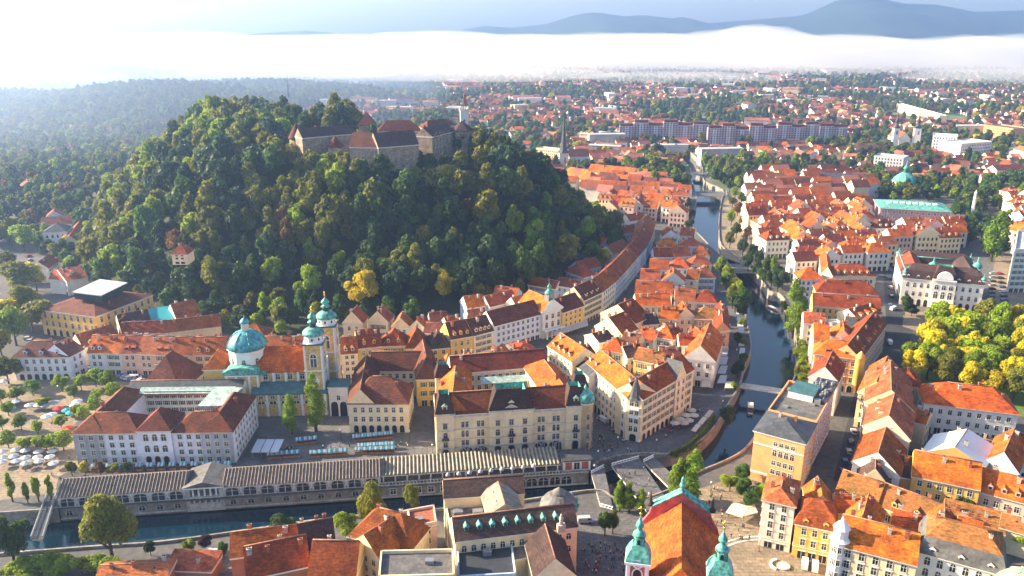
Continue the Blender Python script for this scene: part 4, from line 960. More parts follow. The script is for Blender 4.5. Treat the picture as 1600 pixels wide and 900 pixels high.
for lv_ in range(1, 5):
    for k in range(2): child('window', window_mesh('lintel', 'trim')[0], ch, g0+u2*(2.2+3.6*k)-w2*.52+Z(lv_*3.55+.7), math.atan2(-w2.x, w2.y), (1.2, 1.2, 2.0))
# --- corner palace with a big brown roof beside the cathedral
H = 12.2
A = P(544, 632, H); B = P(637, 632, H); C = P(652, 592, H); u, w, L = unit(A, B); A.z = B.z = C.z = 0
r = thing('palace', A+u*L/2+w*15, 'cream palace with big dark brown hipped roof and arched ground floor right of the cathedral', 'palace')
house(A, B, 17, H, 'h', 8.2, 'roof_brown', 'cream', 3, 'fr', world=True, root=r, chim=1, wk='lintel', ground='arch', step=3.1)
C2 = P(556, 575, H); C2.z = 0
house(A+w*.1, A+u*10+w*.1, tuple(A+u*10+(C2-A))[:2]+(0,), H-.05, 'x', 6.5, 'roof_brown', 'cream', 3, 'l', world=True, root=r, chim=1)
house(A+w*32+u*3, A+w*32+u*26, 11, H-.1, 'g', 6.8, 'roof_brown', 'cream', 3, 'f', world=True, root=r, chim=0)
# --- town hall
th = thing('town_hall', P(850, 525, 0), 'white town hall with a clock gable over columns and slim green-capped clock tower', 'town hall')
H = 13.0
A = P(772, 510, H); B = P(846, 491, H); u, w, L = unit(A, B); A.z = B.z = 0
house(A, B, 13, H, 'g', 6, 'roof_brown', 'lavender', 4, 'f', world=True, root=th, chim=0, dorm=0, wk='plain', step=2.9)
H = 14.6; A = P(848, 488, H); B = P(879, 480, H); u, w, L = unit(A, B); A.z = B.z = 0
house(A, B, 20, H, 'x', 5.5, 'roof_orange', 'white', 3, '', world=True, root=th, chim=0, gw='white')
for f in (.14, .38, .62, .86): b_ = MB(); c = A+u*L*f-w*1.6; b_.lathe(c+Z(-.1), [(.6, 0), (.5, .4), (.45, 4.2), (.6, 4.5)], 8); b_.build('column', M['trim_white'], th)
b_ = MB(); b_.prism([A-w*2.3+Z(4.4), B-w*2.3+Z(4.4), B+Z(4.4), A+Z(4.4)], .5); b_.build('portico_slab', M['trim_white'], th)
for i in range(3):
    for z_, h_ in ((5.4, 3.2), (10, 2.6)): child('window', window_mesh('arch' if z_ < 6 else 'plain', 'trim_white')[0], th, A+u*L*(.2+.3*i)+Z(z_)-w*.02, math.atan2(-w.x, w.y), (1.5, 1, h_))
b_ = MB(); g = [A-w*.7-u*.4+Z(H), B-w*.7+u*.4+Z(H), (A+B)/2-w*.7+Z(H+5.9)]; b_.face(g); b_.face([g[0], g[2], g[2]+w*1.5, g[0]+w*1.5], 1); b_.face([g[2], g[1], g[1]+w*1.5, g[2]+w*1.5], 1); b_.face([g[1], g[0], g[0]+w*.8, g[1]+w*.8]); b_.build('pediment', [M['trim_white'], M['copper_dark']], th)
c = (A+B)/2+w*3; c.z = 0; zt = HZ(c, 436); b_ = MB(); b_.abox(c.x, c.y, H+2, 3.4, 3.4, zt-H-9.5, 0, math.atan2(u.y, u.x)); b_.build('clock_tower', M['metal_grey'], th)
b_ = MB(); b_.lathe(c+Z(zt-7.7), [(2.5, 0), (2.2, 1), (1.0, 2.2), (.8, 3.2), (1.2, 3.5), (.6, 4.6), (.12, 5.4), (.06, 7.7)], 8); b_.build('tower_cap', M['copper'], th)
house(P(879, 489, 12), P(912, 478, 12), 13, 12, 'g', 6, 'roof_brown', 'yellow', 4, 'f', world=True, root=th, chim=1)

# --- Franciscan-style red church at the bottom
fc = thing('church', P(1066, 880, 0), 'pink-red baroque church with a steep orange roof and two green onion-capped bell towers', 'church')
RZ = 27.0; EZ = 18.0
r0 = P(1065, 781, RZ); r1 = P(1065, 898, RZ); ax = (V((r0.x, r0.y, 0))-V((r1.x, r1.y, 0))); u = ax.normalized(); s = V((u.y, -u.x, 0)); hw = 10.8
base0 = V((r1.x, r1.y, 0))-u*0; LN = ax.length
def fp(a, b, z): return base0+u*a+s*b+Z(z)
b_ = MB(); b_.prism([fp(-4, -hw+.6, -.2), fp(LN-1, -hw+.6, -.2), fp(LN-1, hw-.6, -.2), fp(-4, hw-.6, -.2)], EZ); b_.build('nave_wall', M['wall_brick_pink'] if 'wall_brick_pink' in M else mat('wall_brick_pink', (.52, .12, .10), .9, .15, .4, fine=.9), fc)
b_ = MB(); b_.face([fp(-2, -hw, EZ-.6), fp(LN-1, -hw, EZ-.6), fp(LN-1, 0, RZ), fp(2.5, 0, RZ)][::-1]); b_.face([fp(-2, hw, EZ-.6), fp(LN-1, hw, EZ-.6), fp(LN-1, 0, RZ), fp(2.5, 0, RZ)]); b_.face([fp(-2, -hw, EZ-.6), fp(2.5, 0, RZ), fp(-2, hw, EZ-.6)])
b_.face([fp(-2, -hw, EZ-.7), fp(-2, hw, EZ-.7), fp(LN-1, hw, EZ-.7), fp(LN-1, -hw, EZ-.7)]); b_.build('nave_roof', M['roof_orange'], fc)
prof = [(-11.6, EZ-6), (-11.2, EZ-2), (-10.2, EZ+1.5), (-8.6, EZ+4), (-7.8, EZ+6.8), (0, RZ+3.2), (7.8, EZ+6.8), (8.6, EZ+4), (10.2, EZ+1.5), (11.2, EZ-2), (11.6, EZ-6)]
b_ = MB(); fr = [fp(LN-1.0, x, z) for x, z in prof]; bk = [p+u*1.2 for p in fr]
b_.face(fr[::-1]); b_.face(bk)
for i in range(len(fr)-1): b_.face([fr[i], fr[i+1], bk[i+1], bk[i]], 0)
b_.build('front_gable', M['wall_brick_pink'], fc)
b_ = MB(); b_.prism([fp(LN-1, -11.6, -.2), fp(LN+.2, -11.6, -.2), fp(LN+.2, 11.6, -.2), fp(LN-1, 11.6, -.2)], EZ-5.9); b_.build('front_wall', M['wall_brick_pink'], fc)
b_ = MB()
for i in range(4, 6): p, q = fr[i], fr[i+1]; b_.face([p-u*.5+Z(.1), q-u*.5+Z(.1), q+u*1.8+Z(.5), p+u*1.8+Z(.5)]); b_.face([p-u*.5-Z(.3), q-u*.5-Z(.3), q-u*.5+Z(.1), p-u*.5+Z(.1)])
b_.build('gable_coping', M['copper'], fc)
b_ = MB(); b_.lathe(fp(LN-.4, 0, RZ+3.2), [(.8, 0), (.5, .6), (.9, 1.4), (.55, 3.0), (.45, 3.8), (.1, 4.4)], 8); b_.build('gable_statue', M['copper'], fc)
for q in (-8.4, 8.4): b_ = MB(); b_.lathe(fp(LN-.4, q, EZ+6.6), [(1.0, 0), (.9, .8), (.45, 1.0), (.4, 2.4), (.05, 4.6)], 6); b_.build('gable_obelisk', M['roof_dark'], fc)
for (tx, ty) in ((1002, 790), (1133, 812)):
    # spire tips of the two bell towers
    TZ_ = 40.5; c = P(tx, ty, TZ_); c = V((c.x, c.y, 0)); wd = 5.2
    b_ = MB(); b_.prism([c-s*wd/2-u*wd/2+Z(-.2), c+s*wd/2-u*wd/2+Z(-.2), c+s*wd/2+u*wd/2+Z(-.2), c-s*wd/2+u*wd/2+Z(-.2)], 26.2); b_.build('tower_shaft', M['wall_brick_pink'], fc)
    zc2 = 26.0; pts = [c-s*wd/2-u*wd/2, c+s*wd/2-u*wd/2, c+s*wd/2+u*wd/2, c-s*wd/2+u*wd/2, c-s*wd/2-u*wd/2]
    band(fc, pts, zc2-.7, .7, .6, 'trim_white'); band(fc, pts, zc2-9, .5, .4, 'trim_white')
    for p, q in ((pts[0], pts[1]), (pts[1], pts[2]), (pts[3], pts[0])):
        ee = (q-p).normalized(); nn = V((ee.y, -ee.x, 0)); m_ = (p+q)/2
        child('belfry_opening', window_mesh('door', 'trim_white')[0], fc, m_+nn*.02+Z(zc2-6.6), math.atan2(nn.x, -nn.y), (2.1, 1.5, 4.6))
        for sg in (-.42, .42): b_ = MB(); b_.box(m_+ee*(wd*sg-.4)+nn*.004+Z(4), ee*.8, nn*.25, zc2-4.8); b_.build('pilaster', M['trim_white'], fc)
        k = MB(); o = m_+nn*.35+Z(zc2-.3); k.face([o+ee*1.3*math.cos(t*math.pi/8)+Z(1.3*math.sin(t*math.pi/8)) for t in range(16)], 0); k.face([o+nn*.03+ee*.85*math.cos(t*math.pi/8)+Z(.85*math.sin(t*math.pi/8)) for t in range(16)], 1); k.build('clock_face', [M['trim_white'], M['wall_brick_pink']], fc)
    b_ = MB(); k = wd/2+.45; ro = math.atan2(s.y, s.x)+math.pi/4; kk = k*1.414
    b_.lathe(c+Z(zc2), [(kk, 0), (kk*.97, .6), (kk*.84, 1.7), (kk*.60, 3.1), (kk*.48, 3.9)], 4, smooth=False, rot=ro); b_.build('lower_roof', M['copper'], fc)
    b_ = MB(); b_.lathe(c+Z(zc2+3.9), [(1.35, 0), (1.35, 2.0), (1.75, 2.1), (1.6, 2.4)], 8, smooth=False); b_.build('lantern', M['copper'], fc)
    for i in range(4):
        nn = V((math.cos(ro+math.pi/4+i*math.pi/2), math.sin(ro+math.pi/4+i*math.pi/2), 0)); child('lantern_opening', window_mesh('door', 'copper')[0], fc, c+nn*1.32+Z(zc2+4.1), math.atan2(nn.x, -nn.y), (.75, 1, 1.5))
    b_ = MB(); b_.lathe(c+Z(zc2+6.3), [(1.7, 0), (1.5, .5), (.8, 1.2), (.6, 1.8), (1.1, 2.5), (1.05, 3.1), (.5, 4.0), (.16, 4.9), (.1, 5.6)], 12); b_.build('onion_cap', M['copper'], fc)
    b_ = MB(); b_.lathe(c+Z(zc2+11.7), [(.05, 0), (.42, .4), (.05, .9)], 8); b_.tube(c+Z(zc2+12.2), c+Z(zc2+14.2), .1); b_.tube(c-s*.6+Z(zc2+13.6), c+s*.6+Z(zc2+13.6), .08); b_.build('gilded_cross', M['gold'], fc)
b_ = MB(); b_.face([fp(4, hw+3.4, 14), fp(4, hw+28, 14), fp(-8, hw+28, 18), fp(-8, hw+3.4, 18)]); b_.face([fp(4, hw+3.4, 13.6), fp(4, hw+28, 13.6), fp(4, hw+28, 14), fp(4, hw+3.4, 14)]); b_.build('monastery_roof', M['roof_red'], fc)
b_ = MB(); b_.prism([fp(3.5, hw+3.5, -.2), fp(3.5, hw+27.5, -.2), fp(-8, hw+27.5, -.2), fp(-8, hw+3.5, -.2)], 14); b_.build('monastery_wall', M['wall_pink'], fc)

# --- castle on the hill
ct = thing('castle', (-85, 530, 64), 'walled stone castle with steep brown roofs on top of the wooded hill', 'castle')
CZ = 58.
def cwing(A, B, dep, top, rt, rh, rm, wm='stone', fl=2, wn=True, **k):
    a = P(*A, top); b = P(*B, top)
    house((a.x, a.y), (b.x, b.y), dep, top-CZ, rt, rh, rm, wm, fl, 'f' if wn else '', world=True, root=ct, z0=CZ, chim=k.pop('chim', 0), near=True, skip0=True, ground='plain', step=k.pop('step', 5), ww=.8, wh=1.1, **k)
cwing((472, 216), (555, 209), 11, 82.5, 'g', 6, 'roof_dark', chim=1)
cwing((546, 230), (592, 231), 14, 79.5, 'g', 8.6, 'roof_brown', fl=4)
cwing((591, 231), (654, 226), 14, 79.7, 'g', 8.8, 'roof_dark', fl=4)
cwing((675, 214), (710, 205), 13, 82.6, 'g', 5.5, 'roof_dark', fl=4, step=3.4)
cwing((590, 206), (656, 205), 14, 84.5, 'h', 7, 'roof_brown', wn=False); cwing((668, 201), (712, 196), 10, 85, 'h', 5, 'roof_brown', wn=False)
def ctower(px, py, r, top, rh, rm, n=12, base=CZ-4, wm='wall_stone', rot=0):
    p = P(px, py, top); c = V((p.x, p.y+r*.9, 0)); b = MB(); b.lathe(c+Z(base), [(r*1.06, 0), (r, 8), (r, top-base)], n, smooth=n > 6, rot=rot); b.build('tower', M[wm], ct)
    b = MB(); b.lathe(c+Z(top-.1), [(r*1.16, 0), (r*1.16, .25), (.1, rh)], n, smooth=n > 6, rot=rot); b.build('tower_roof', M[rm], ct)
    for i in range(5):
        an = -math.pi/2+(i-2)*.5; nn = V((math.cos(an), math.sin(an), 0))
        if n > 6: child('window', window_mesh('plain')[0], ct, c+nn*(r+.02)+Z(top-4-(i % 2)*4), math.atan2(nn.x, -nn.y), (.7, 1, 1.0))
    return c
ctower(461, 217, 5.2, 80.6, 10.5, 'roof_brown'); ctower(522, 230, 5.2, 76.4, 7.2, 'roof_brown'); ctower(663, 216, 6.6, 80.5, 8.6, 'roof_brown', 4, rot=math.pi/4); ctower(571, 196, 7.2, 86, 9.5, 'roof_brown', 4, rot=math.pi/4); ctower(721, 205, 7.6, 83.2, 6.8, 'roof_dark', 6)
b_ = MB(); a = P(484, 229, 74); b2 = P(512, 232, 74); b_.prism([V((a.x, a.y, CZ-3)), V((b2.x, b2.y, CZ-3)), V((b2.x, b2.y+1.5, CZ-3)), V((a.x, a.y+1.5, CZ-3))], 74-CZ+3); b_.build('curtain_wall', M['wall_cream'], ct)
a = P(512, 235, 72); b2 = P(712, 232, 68); b_ = MB(); b_.prism([V((a.x, a.y-2.5, CZ-8)), V((b2.x, b2.y-6, CZ-8)), V((b2.x, b2.y, CZ-8)), V((a.x, a.y, CZ-8))], 12); b_.build('retaining_wall', M['wall_stone'], ct)
a = P(677, 214, 82.6); b2 = P(708, 205, 82.6)
for i in range(6):
    p = a+(b2-a)*((i+.5)/6); p.z = 82.3; child('dormer', shared('dormer|castle', m_dormer, ['roof_dark', 'wall_stone', 'glass']), ct, p+V((0, 1.2, .6)), math.atan2((b2-a).y, (b2-a).x), (1.1, 1, 1.2)); p.z = 75; child('window', window_mesh('plain')[0], ct, p-V((0, .05, 0)), math.atan2((b2-a).y, (b2-a).x), (1.1, 1, 4.5))
vt = P(721, 205, 83.2); c = V((vt.x*1.045+2, vt.y+28, 0)); print('VT', HZ(c, 167)); b_ = MB(); b_.abox(c.x, c.y, CZ, 5.6, 5.6, 36.5, 0, .15); b_.abox(c.x, c.y, CZ+36.5, 6.6, 6.6, 1.6, 0, .15)
for i in range(4):
    for j in range(4):
        if 0 < i < 3 and 0 < j < 3: continue
        q = V((c.x, c.y, 0))+Matrix.Rotation(.15, 3, 'Z')@V((-2.8+i*1.87, -2.8+j*1.87, 0)); b_.abox(q.x, q.y, CZ+38.1, 1.0, 1.0, 1.3, 0, .15)
b_.build('viewing_tower', M['wall_pale'], ct)
for z_, s_ in ((CZ+29, 1.4), (CZ+21, 2.0)): child('window', window_mesh('arch')[0], ct, c+V((.4, -2.85, z_)), .15, (s_, 1, s_*1.3))
b_ = MB(); b_.tube(c+Z(CZ+38), c+Z(CZ+50), .16, .1); b_.build('flagpole', M['metal_grey'], ct)
b_ = MB(); b_.box(c+V((.15, -.05, CZ+41)), V((1.5, 0, 0)), V((0, .1, 0)), 7.5); b_.build('flag', mat('flag_red', (.6, .04, .05), .8, .1, 1), ct)
mm = thing('radio_mast', P(451, 150, 66), 'thin lattice radio mast rising behind the wooded hilltop on the left', 'mast'); 
p = V(mm.location); zt = HZ(p, 103); b_ = MB()
for k in range(3): an = k*2.09; b_.tube(p+V((math.cos(an), math.sin(an), -2)), V((p.x, p.y, zt)), .28, .1, 4)
b_.build('lattice', M['metal_grey'], mm)

# --- university palace
H = 16.
A = P(1411, 434, H); B = P(1538, 446, H); u, w, L = unit(A, B); A.z = B.z = 0; D_ = 46
un = thing('palace', A+u*L/2+w*22, 'white neo-renaissance palace with dark mansard roofs, green copper ridges and domes beside the park', 'palace')
house(A, B, 13, H, 'm', 7.5, 'roof_dark', 'white', 3, 'f', world=True, root=un, chim=0, dorm=1, rm2='roof_dark', wk='arch', ground='arch', step=3.6, wh=2.6, ww=1.3)
house(A+w*.1, A+u*12+w*.1, tuple(A+u*12+w*D_)[:2]+(0,), H-.06, 'm', 6.5, 'roof_terracotta', 'white', 3, 'l', world=True, root=un, chim=0, rm2='roof_terracotta', wk='plain', near=False)
house(B-u*12+w*.1, B+w*.1, tuple(B+w*D_)[:2]+(0,), H-.1, 'm', 6.5, 'roof_dark', 'white', 3, 'r', world=True, root=un, chim=0, rm2='roof_dark', near=False)
house(A+w*(D_-12)+u*.2, B+w*(D_-12)-u*.2, 12, H-.14, 'm', 7, 'roof_dark', 'white', 3, '', world=True, root=un, chim=0, rm2='roof_dark', near=False)
p = A+u*L*.37-w*1.6; q = A+u*L*.66-w*1.6; W_ = (q-p).length
b_ = MB(); b_.prism([p+Z(-.2), q+Z(-.2), q+w*6+Z(-.2), p+w*6+Z(-.2)], H+1.6); b_.build('middle_pavilion', M['wall_white'], un)
for i in range(3):
    for z_, h_ in ((.2, 4), (6.2, 4.2), (11.6, 2.6)): child('window', window_mesh('arch' if z_ > 1 else 'door', 'trim_white')[0], un, p+u*W_*(.2+.3*i)-w*.02+Z(z_), math.atan2(-w.x, w.y), (2.0, 1, h_))
band(un, [p, q], 5.3, .4, .5, 'trim_white'); band(un, [p, q], H+.6, .7, .6, 'trim_white')
b_ = MB(); b_.prism([p+u*.5-w*5+Z(-.1), q-u*.5-w*5+Z(-.1), q-u*.5+Z(-.1), p+u*.5+Z(-.1)], 5.6); b_.build('entrance_porch', M['wall_beige'], un)
for i in range(3): child('archway', window_mesh('door', 'trim')[0], un, p+u*W_*(.2+.3*i)-w*5.02+Z(.1), math.atan2(-w.x, w.y), (2.8, 1, 4.3))
steep_roof(un, p+w*.6, u, w, W_, 9, H+1.6, 7.0, 2.6, caph=2.6, name='pavilion_roof')
b_ = MB(); c = (p+q)/2-w*.3; pts_ = [c+u*4.2*math.cos(math.pi*i/8)+Z(H+1.6+4.6*math.sin(math.pi*i/8)) for i in range(9)]; b_.face(pts_[::-1]); b_.face([x+w*1 for x in pts_])
for i in range(8): b_.face([pts_[i], pts_[i+1], pts_[i+1]+w, pts_[i]+w])
b_.build('round_gable', M['trim_white'], un)
for f, v_, sz in ((.40, 14, .8), (.02, 1, .42), (.985, 1, .42), (.98, 22, .75), (.02, 44, .5), (.98, 44, .5)):
    c = A+u*L*f+w*v_; z_ = H+3 if sz > .7 else H+1.5; b_ = MB(); b_.lathe(c+Z(z_-4), [(2.6*sz, 0), (2.6*sz, 5), (3.4*sz, 5.2)], 8, smooth=False); b_.build('lantern_base', M['trim_white'], un)
    b_ = MB(); b_.lathe(c+Z(z_+1.2), [(3.4*sz, 0), (3.5*sz, 1.2*sz), (2.9*sz, 2.6*sz), (1.4*sz, 3.8*sz), (.6*sz, 4.4*sz), (.6*sz, 5.6*sz), (.08, 8.5*sz)], 12); b_.build('copper_dome', M['copper'], un)
for s0, s1 in ((0, .36), (.67, 1)):
    a = A+u*(L*s0+2)+w*3.4; b2 = A+u*(L*s1-2)+w*3.4; b_ = MB(); b_.tube(a+Z(H+5.6), b2+Z(H+5.6), .4, .4, 5); b_.build('copper_ridge', M['copper'], un)

for f0, f1, v0, v1, z_ in ((0.03, .37, 1.7, 1.7, 4.7), (.66, .97, 1.7, 1.7, 4.7), (.02, .02, 2, 44, 4.1), (.16, .16, 12, 44, 4.1), (.86, .86, 12, 44, 4.1), (.98, .98, 2, 44, 4.1), (.03, .97, 35, 35, 4.4), (.03, .97, 45, 45, 4.4)):
    a = A+u*L*f0+w*v0; b2 = A+u*L*f1+w*v1; b_ = MB(); b_.tube(a+Z(H+z_), b2+Z(H+z_), .38, .38, 5); b_.build('copper_edge', M['copper'], un)
# --- library block with copper roof, dome beside it
H = 18.
A = P(1376, 325, H); B = P(1485, 331, H); u, w, L = unit(A, B); A.z = B.z = 0
lb = thing('library', A+u*L/2+w*20, 'massive pinkish library block with a pale green copper roof among the old town roofs', 'library')
mat('wall_mottled', (.50, .33, .33), .9, .3, 1.2, col2=(.36, .20, .20), fine=2)
b_ = MB(); b_.prism([A+Z(-.3), B+Z(-.3), B+w*34+Z(-.3), A+w*34+Z(-.3)], H+.3); b_.build('wall', M['wall_mottled'], lb)
rb, fn = roof_geo(A, B, B+w*34, A+w*34, H, 'h', 4.0, 1.2); rb.build('roof', [M['copper'], M['trim'], M['copper'], M['copper']], lb)
for fl_ in range(4):
    for i in range(12): child('window', window_mesh('plain', 'trim_white')[0], lb, A+u*L*(i+.5)/12-w*.02+Z(2+4.1*fl_), math.atan2(-w.x, w.y), (1.5, 1, 2.1))
b_ = MB()
for i in range(8): b_.box(A+u*L*(.12+.095*i)+w*9+Z(H+1.6), u*3, w*4, 1.8)
tag(b_.build('roof_lights', M['trim_white'], lb), kind='stuff')
dm = thing('church', P(1411, 298, 0), 'church with bulging green copper roof and lantern spire behind the library', 'church'); c = V(dm.location)
b_ = MB(); b_.lathe(c+Z(-.3), [(11, 0), (11, 10)], 8, smooth=False, rot=R(22.5)); b_.build('wall', M['wall_cream'], dm)
b_ = MB(); b_.lathe(c+Z(9.5), [(12, 0), (10.5, 2.5), (8.6, 5), (5.5, 7.5), (2.8, 9)], 8, smooth=False, rot=R(22.5)); b_.build('roof', M['copper'], dm)
b_ = MB(); b_.lathe(c+Z(18), [(2.4, 0), (2.2, 3.5), (3.0, 3.7), (2.2, 5.5), (.7, 7.5), (.5, 9), (.1, 13)], 8); b_.build('lantern', M['copper'], dm)
for i in range(8):
    an = R(45)*i; nn = V((math.cos(an), math.sin(an), 0)); child('window', window_mesh('arch')[0], dm, c+nn*(11*math.cos(R(22.5))+.02)+Z(3), math.atan2(nn.x, -nn.y), (2.4, 1, 5))
# --- twin tower church
tw = thing('church', P(1412, 236, 0), 'far church with two slim white bell towers and an orange nave roof', 'church'); c = V(tw.location); s_ = V((1, -.1, 0)).normalized(); d_ = V((.1, 1, 0)).normalized()
house(c-s_*7+d_*2, c+s_*7+d_*2, 42, 15, 'x', 9, 'roof_orange', 'white', 1, 'f', world=True, root=tw, chim=0, near=True, ground='arch', margin=2, step=8)
for k in (-1, 1):
    q = c+s_*13.5*k; zt = 52; b_ = MB(); b_.abox(q.x, q.y, -.3, 7.4, 7.4, 30.3, 0, -.1); b_.build('bell_tower', M['wall_white'], tw)
    b_ = MB(); b_.lathe(q+Z(30), [(4.6, 0), (4.2, 2), (2.4, 4), (2.2, 8), (3.0, 9), (1.2, 12), (.2, 22)], 8); b_.build('spire', M['roof_slate'], tw)
    child('belfry_opening', window_mesh('arch')[0], tw, q+V((-.4*0, -3.72, 22)), -.1, (2.2, 1, 5))
# --- needle-spired church beyond the hill
nd = thing('church', P(880, 264, 0), 'church with a needle-thin grey spire on a white tower beyond the hill', 'church'); c = V(nd.location)
b_ = MB(); b_.abox(c.x, c.y, -.3, 10.5, 10.5, 19.3, 0, .1); b_.build('tower', M['wall_white'], nd)
b_ = MB(); b_.lathe(c+Z(19), [(7.6, 0), (4.6, 3.5), (3.2, 10), (.2, 42)], 8, smooth=False, rot=.1+math.pi/8); b_.build('needle_spire', M['roof_slate'], nd)
for k in (-1, 1): child('belfry_opening', window_mesh('arch')[0], nd, c+V((1.6*k, -5.3, 8)), .1, (1.6, 1, 6))
house(c+V((7, 6, 0)), c+V((30, 8, 0)), 15, 13, 'g', 8, 'roof_brown', 'white', 1, 'f', world=True, root=nd, chim=0, near=True, ground='arch', step=6)

# --- stepped apartment slabs
mat('wall_slab', (.40, .33, .36), .9, .12, .2, col2=(.33, .27, .30)); mat('panel_white', (.58, .56, .60), .8, .1, .2)
def slab(x0, x1, ys, label, n, hts):
    a = P(x0, ys, 0); b2 = P(x1, ys+2, 0); u, w, L = unit(a, b2); r = thing('apartment_block', (a+b2)/2+w*8, label, 'apartment block', 'stepped apartment slabs beyond the old town')
    for i in range(n):
        hh = hts[i % len(hts)]; p = a+u*(L*i/n)+w*((i*7) % 5-2); q = p+u*(L/n-.02*0)
        b = MB(); b.prism([p+Z(-.3), q+Z(-.3), q+w*15+Z(-.3), p+w*15+Z(-.3)], hh+.3); b.build('wall', M['wall_slab'], r)
        b = MB(); b.prism([p+w*2+u*1+Z(hh), q+w*2-u*1+Z(hh), q+w*13-u*1+Z(hh), p+w*13+u*1+Z(hh)], 3.4); b.build('roof_storey', M['roof_brown'], r)
        b = MB(); b.box(p+u*(L/n*.36)-w*.6+Z(2), u*(L/n*.28), w*.55, hh-3); b.build('balcony_stack', M['panel_white'], r)
        b = MB()
        for fl_ in range(int(hh/3)):
            for k in range(5): b.box(p+u*(L/n*(k+.5)/5)-u*.8-w*(.68 if k == 2 else .08)+Z(1+fl_*3), u*1.6, w*.06, 1.5)
        tag(b.build('windows', M['glass'], r), kind='stuff')
slab(967, 1104, 224, 'stepped apartment slab with brown top storeys, left one beyond the river trees', 6, (24, 29, 25, 30, 26, 28))
slab(1104, 1212, 232, 'stepped apartment slab with brown top storeys, middle one of three', 5, (27, 30, 26, 31, 28)); slab(1212, 1322, 227, 'stepped apartment slab with brown top storeys, right one of three', 5, (28, 25, 29, 27, 26))

# --- bridges
def deck(name, pts, label, z=0.6, th=.7, rail='stone_pale', top='paving_grey', group=None, rl=1.0):
    q = [P(x, y, z) for x, y in pts]; r = thing(name, sum(q, V((0, 0, 0)))/len(q)-Z(z), label, 'bridge', group)
    b = MB(); b.prism([V((p.x, p.y, z-th)) for p in q], th, 0, 1); b.build('deck', [M['stone_pale'], M[top]], r)
    for i in (0, 2):
        a, c2 = q[i], q[(i+1) % 4]; n_ = max(2, int((c2-a).length/1.1)); b = MB(); e = (c2-a)/n_; u_ = e.normalized(); w_ = V((-u_.y, u_.x, 0))
        for k in range(n_): b.box(a+e*k+w_*.05+u_*.3, u_*.3, w_*.3, rl*.85)
        b.box(a+Z(rl*.85), c2-a, w_*.4, .16); b.box(a, c2-a, w_*.4, .12); tag(b.build('balustrade', M[rail], r), kind='stuff')
    return r
deck('bridge', [(956, 728), (999, 716), (1046, 786), (1012, 800)], 'wide middle span of the triple stone bridge with pale balustrades', rail='trim_white')
deck('bridge', [(924, 740), (944, 730), (958, 796), (938, 790)], 'narrow left footbridge of the triple bridge with white railings', rail='trim_white')
deck('bridge', [(1006, 722), (1022, 714), (1066, 756), (1052, 768)], 'narrow right footbridge of the triple bridge beside the poplars', rail='trim_white')
deck('bridge', [(1155, 604), (1160, 598), (1244, 610), (1242, 617)], 'thin straight steel footbridge crossing the river by the flat-roofed building', z=1.2, rail='metal_grey', top='concrete')
deck('bridge', [(1138, 425), (1136, 412), (1190, 412), (1194, 426)], 'short bridge crossing the river under the trees below the old town', rail='concrete')
deck('bridge', [(1060, 306), (1060, 299), (1134, 299), (1136, 306)], 'far concrete bridge across the blue river with trees at both ends', rail='concrete')
deck('bridge', [(1052, 268), (1054, 262), (1106, 270), (1102, 275)], 'farthest bridge seen among the riverside trees', rail='concrete')
deck('bridge', [(50, 842), (76, 770), (88, 770), (66, 842)], 'glass-railed green footbridge at the left end of the market hall', rail='metal_grey', top='roof_slate')
# ------------------------------------------------------------------ houses, each measured from its eaves in the photograph
RO, RR, RT, RB, RD, RM = 'roof_orange', 'roof_red', 'roof_terracotta', 'roof_brown', 'roof_dark', 'roof_mossy'
hs = house
# bottom right quarter
hs((1309, 852), (1432, 884), 13, 17, 'g', 6, RO, 'cream', 5, 'f', 'with a round corner turret, at the bottom edge right of the square', chim=3, sky=4, wk='lintel', wh=2.2)
hs((1312, 838), (1372, 840), (1352+30, 800), 16.6, 'x', 6, RO, 'cream', 4, '', 'backing onto the turreted corner house', chim=2, sky=4)
hs((1434, 862), (1570, 900), 14, 18, 'm', 7.5, 'roof_grey', 'white', 5, 'fl', 'with seven round dormers at the bottom right edge', chim=2, dorm=1, rm2=RM, wk='arch', wh=2.4)
hs((1392, 826), (1436, 838), 10, 13, 'g', 4, RO, 'yellow', 3, '', 'tucked between the turreted house and the mossy roof', chim=1)
hs((1452, 826), (1492, 836), 9, 14, 'x', 4.5, RO, 'cream', 3, '', 'left in the small cluster behind the round-dormered house')
hs((1494, 836), (1532, 846), 9, 14, 'g', 4, RO, 'beige', 3, 'f', 'right in the small cluster behind the round-dormered house', chim=2)
hs((1474, 812), (1570, 836), 8, 7, 's', 3, RM, 'yellow', 2, '', 'forming a long low annex behind the cluster', chim=2)
hs((1562, 824), (1610, 838), 8, 8, 'g', 3, RM, 'cream', 2, '', 'at the right end of the long low annex', chim=1)
hs((1529, 768), (1606, 788), 13, 9.5, 'g', 5.5, RO, 'pink', 2, 'fl', 'with three white dormers right of the courtyard trees', chim=1, dorm=3)
hs((1425, 744), (1531, 766), 13, 11, 'g', 6.5, RO, 'yellow', 3, 'f', 'with a yellow hatch, behind the two courtyard trees', chim=2)
hs((1306, 768), (1370, 790), 11, 10, 'g', 5.5, RM, 'yellow', 2, 'f', 'left half of the long mossy range by the street', chim=2, sky=0)
hs((1371, 790), (1456, 822), 11, 9.6, 'g', 5.5, RM, 'ochre', 2, 'f', 'right half of the long mossy range with two dormers', chim=1, dorm=2)
hs((1262, 792), (1302, 797), 11, 10, 'x', 5, RO, 'cream', 3, 'f', 'between the white corner house and the mossy range', chim=2)
hs((1304, 800), (1338, 806), 10, 9, 'g', 4, RO, 'beige', 3, '', 'small, right of the gable behind the yellow mansard house', chim=1)
hs((1340, 752), (1388, 762), 12, 10, 'x', 6, RD, 'beige', 3, 'f', 'with a tall chimney above the mossy range', chim=3)
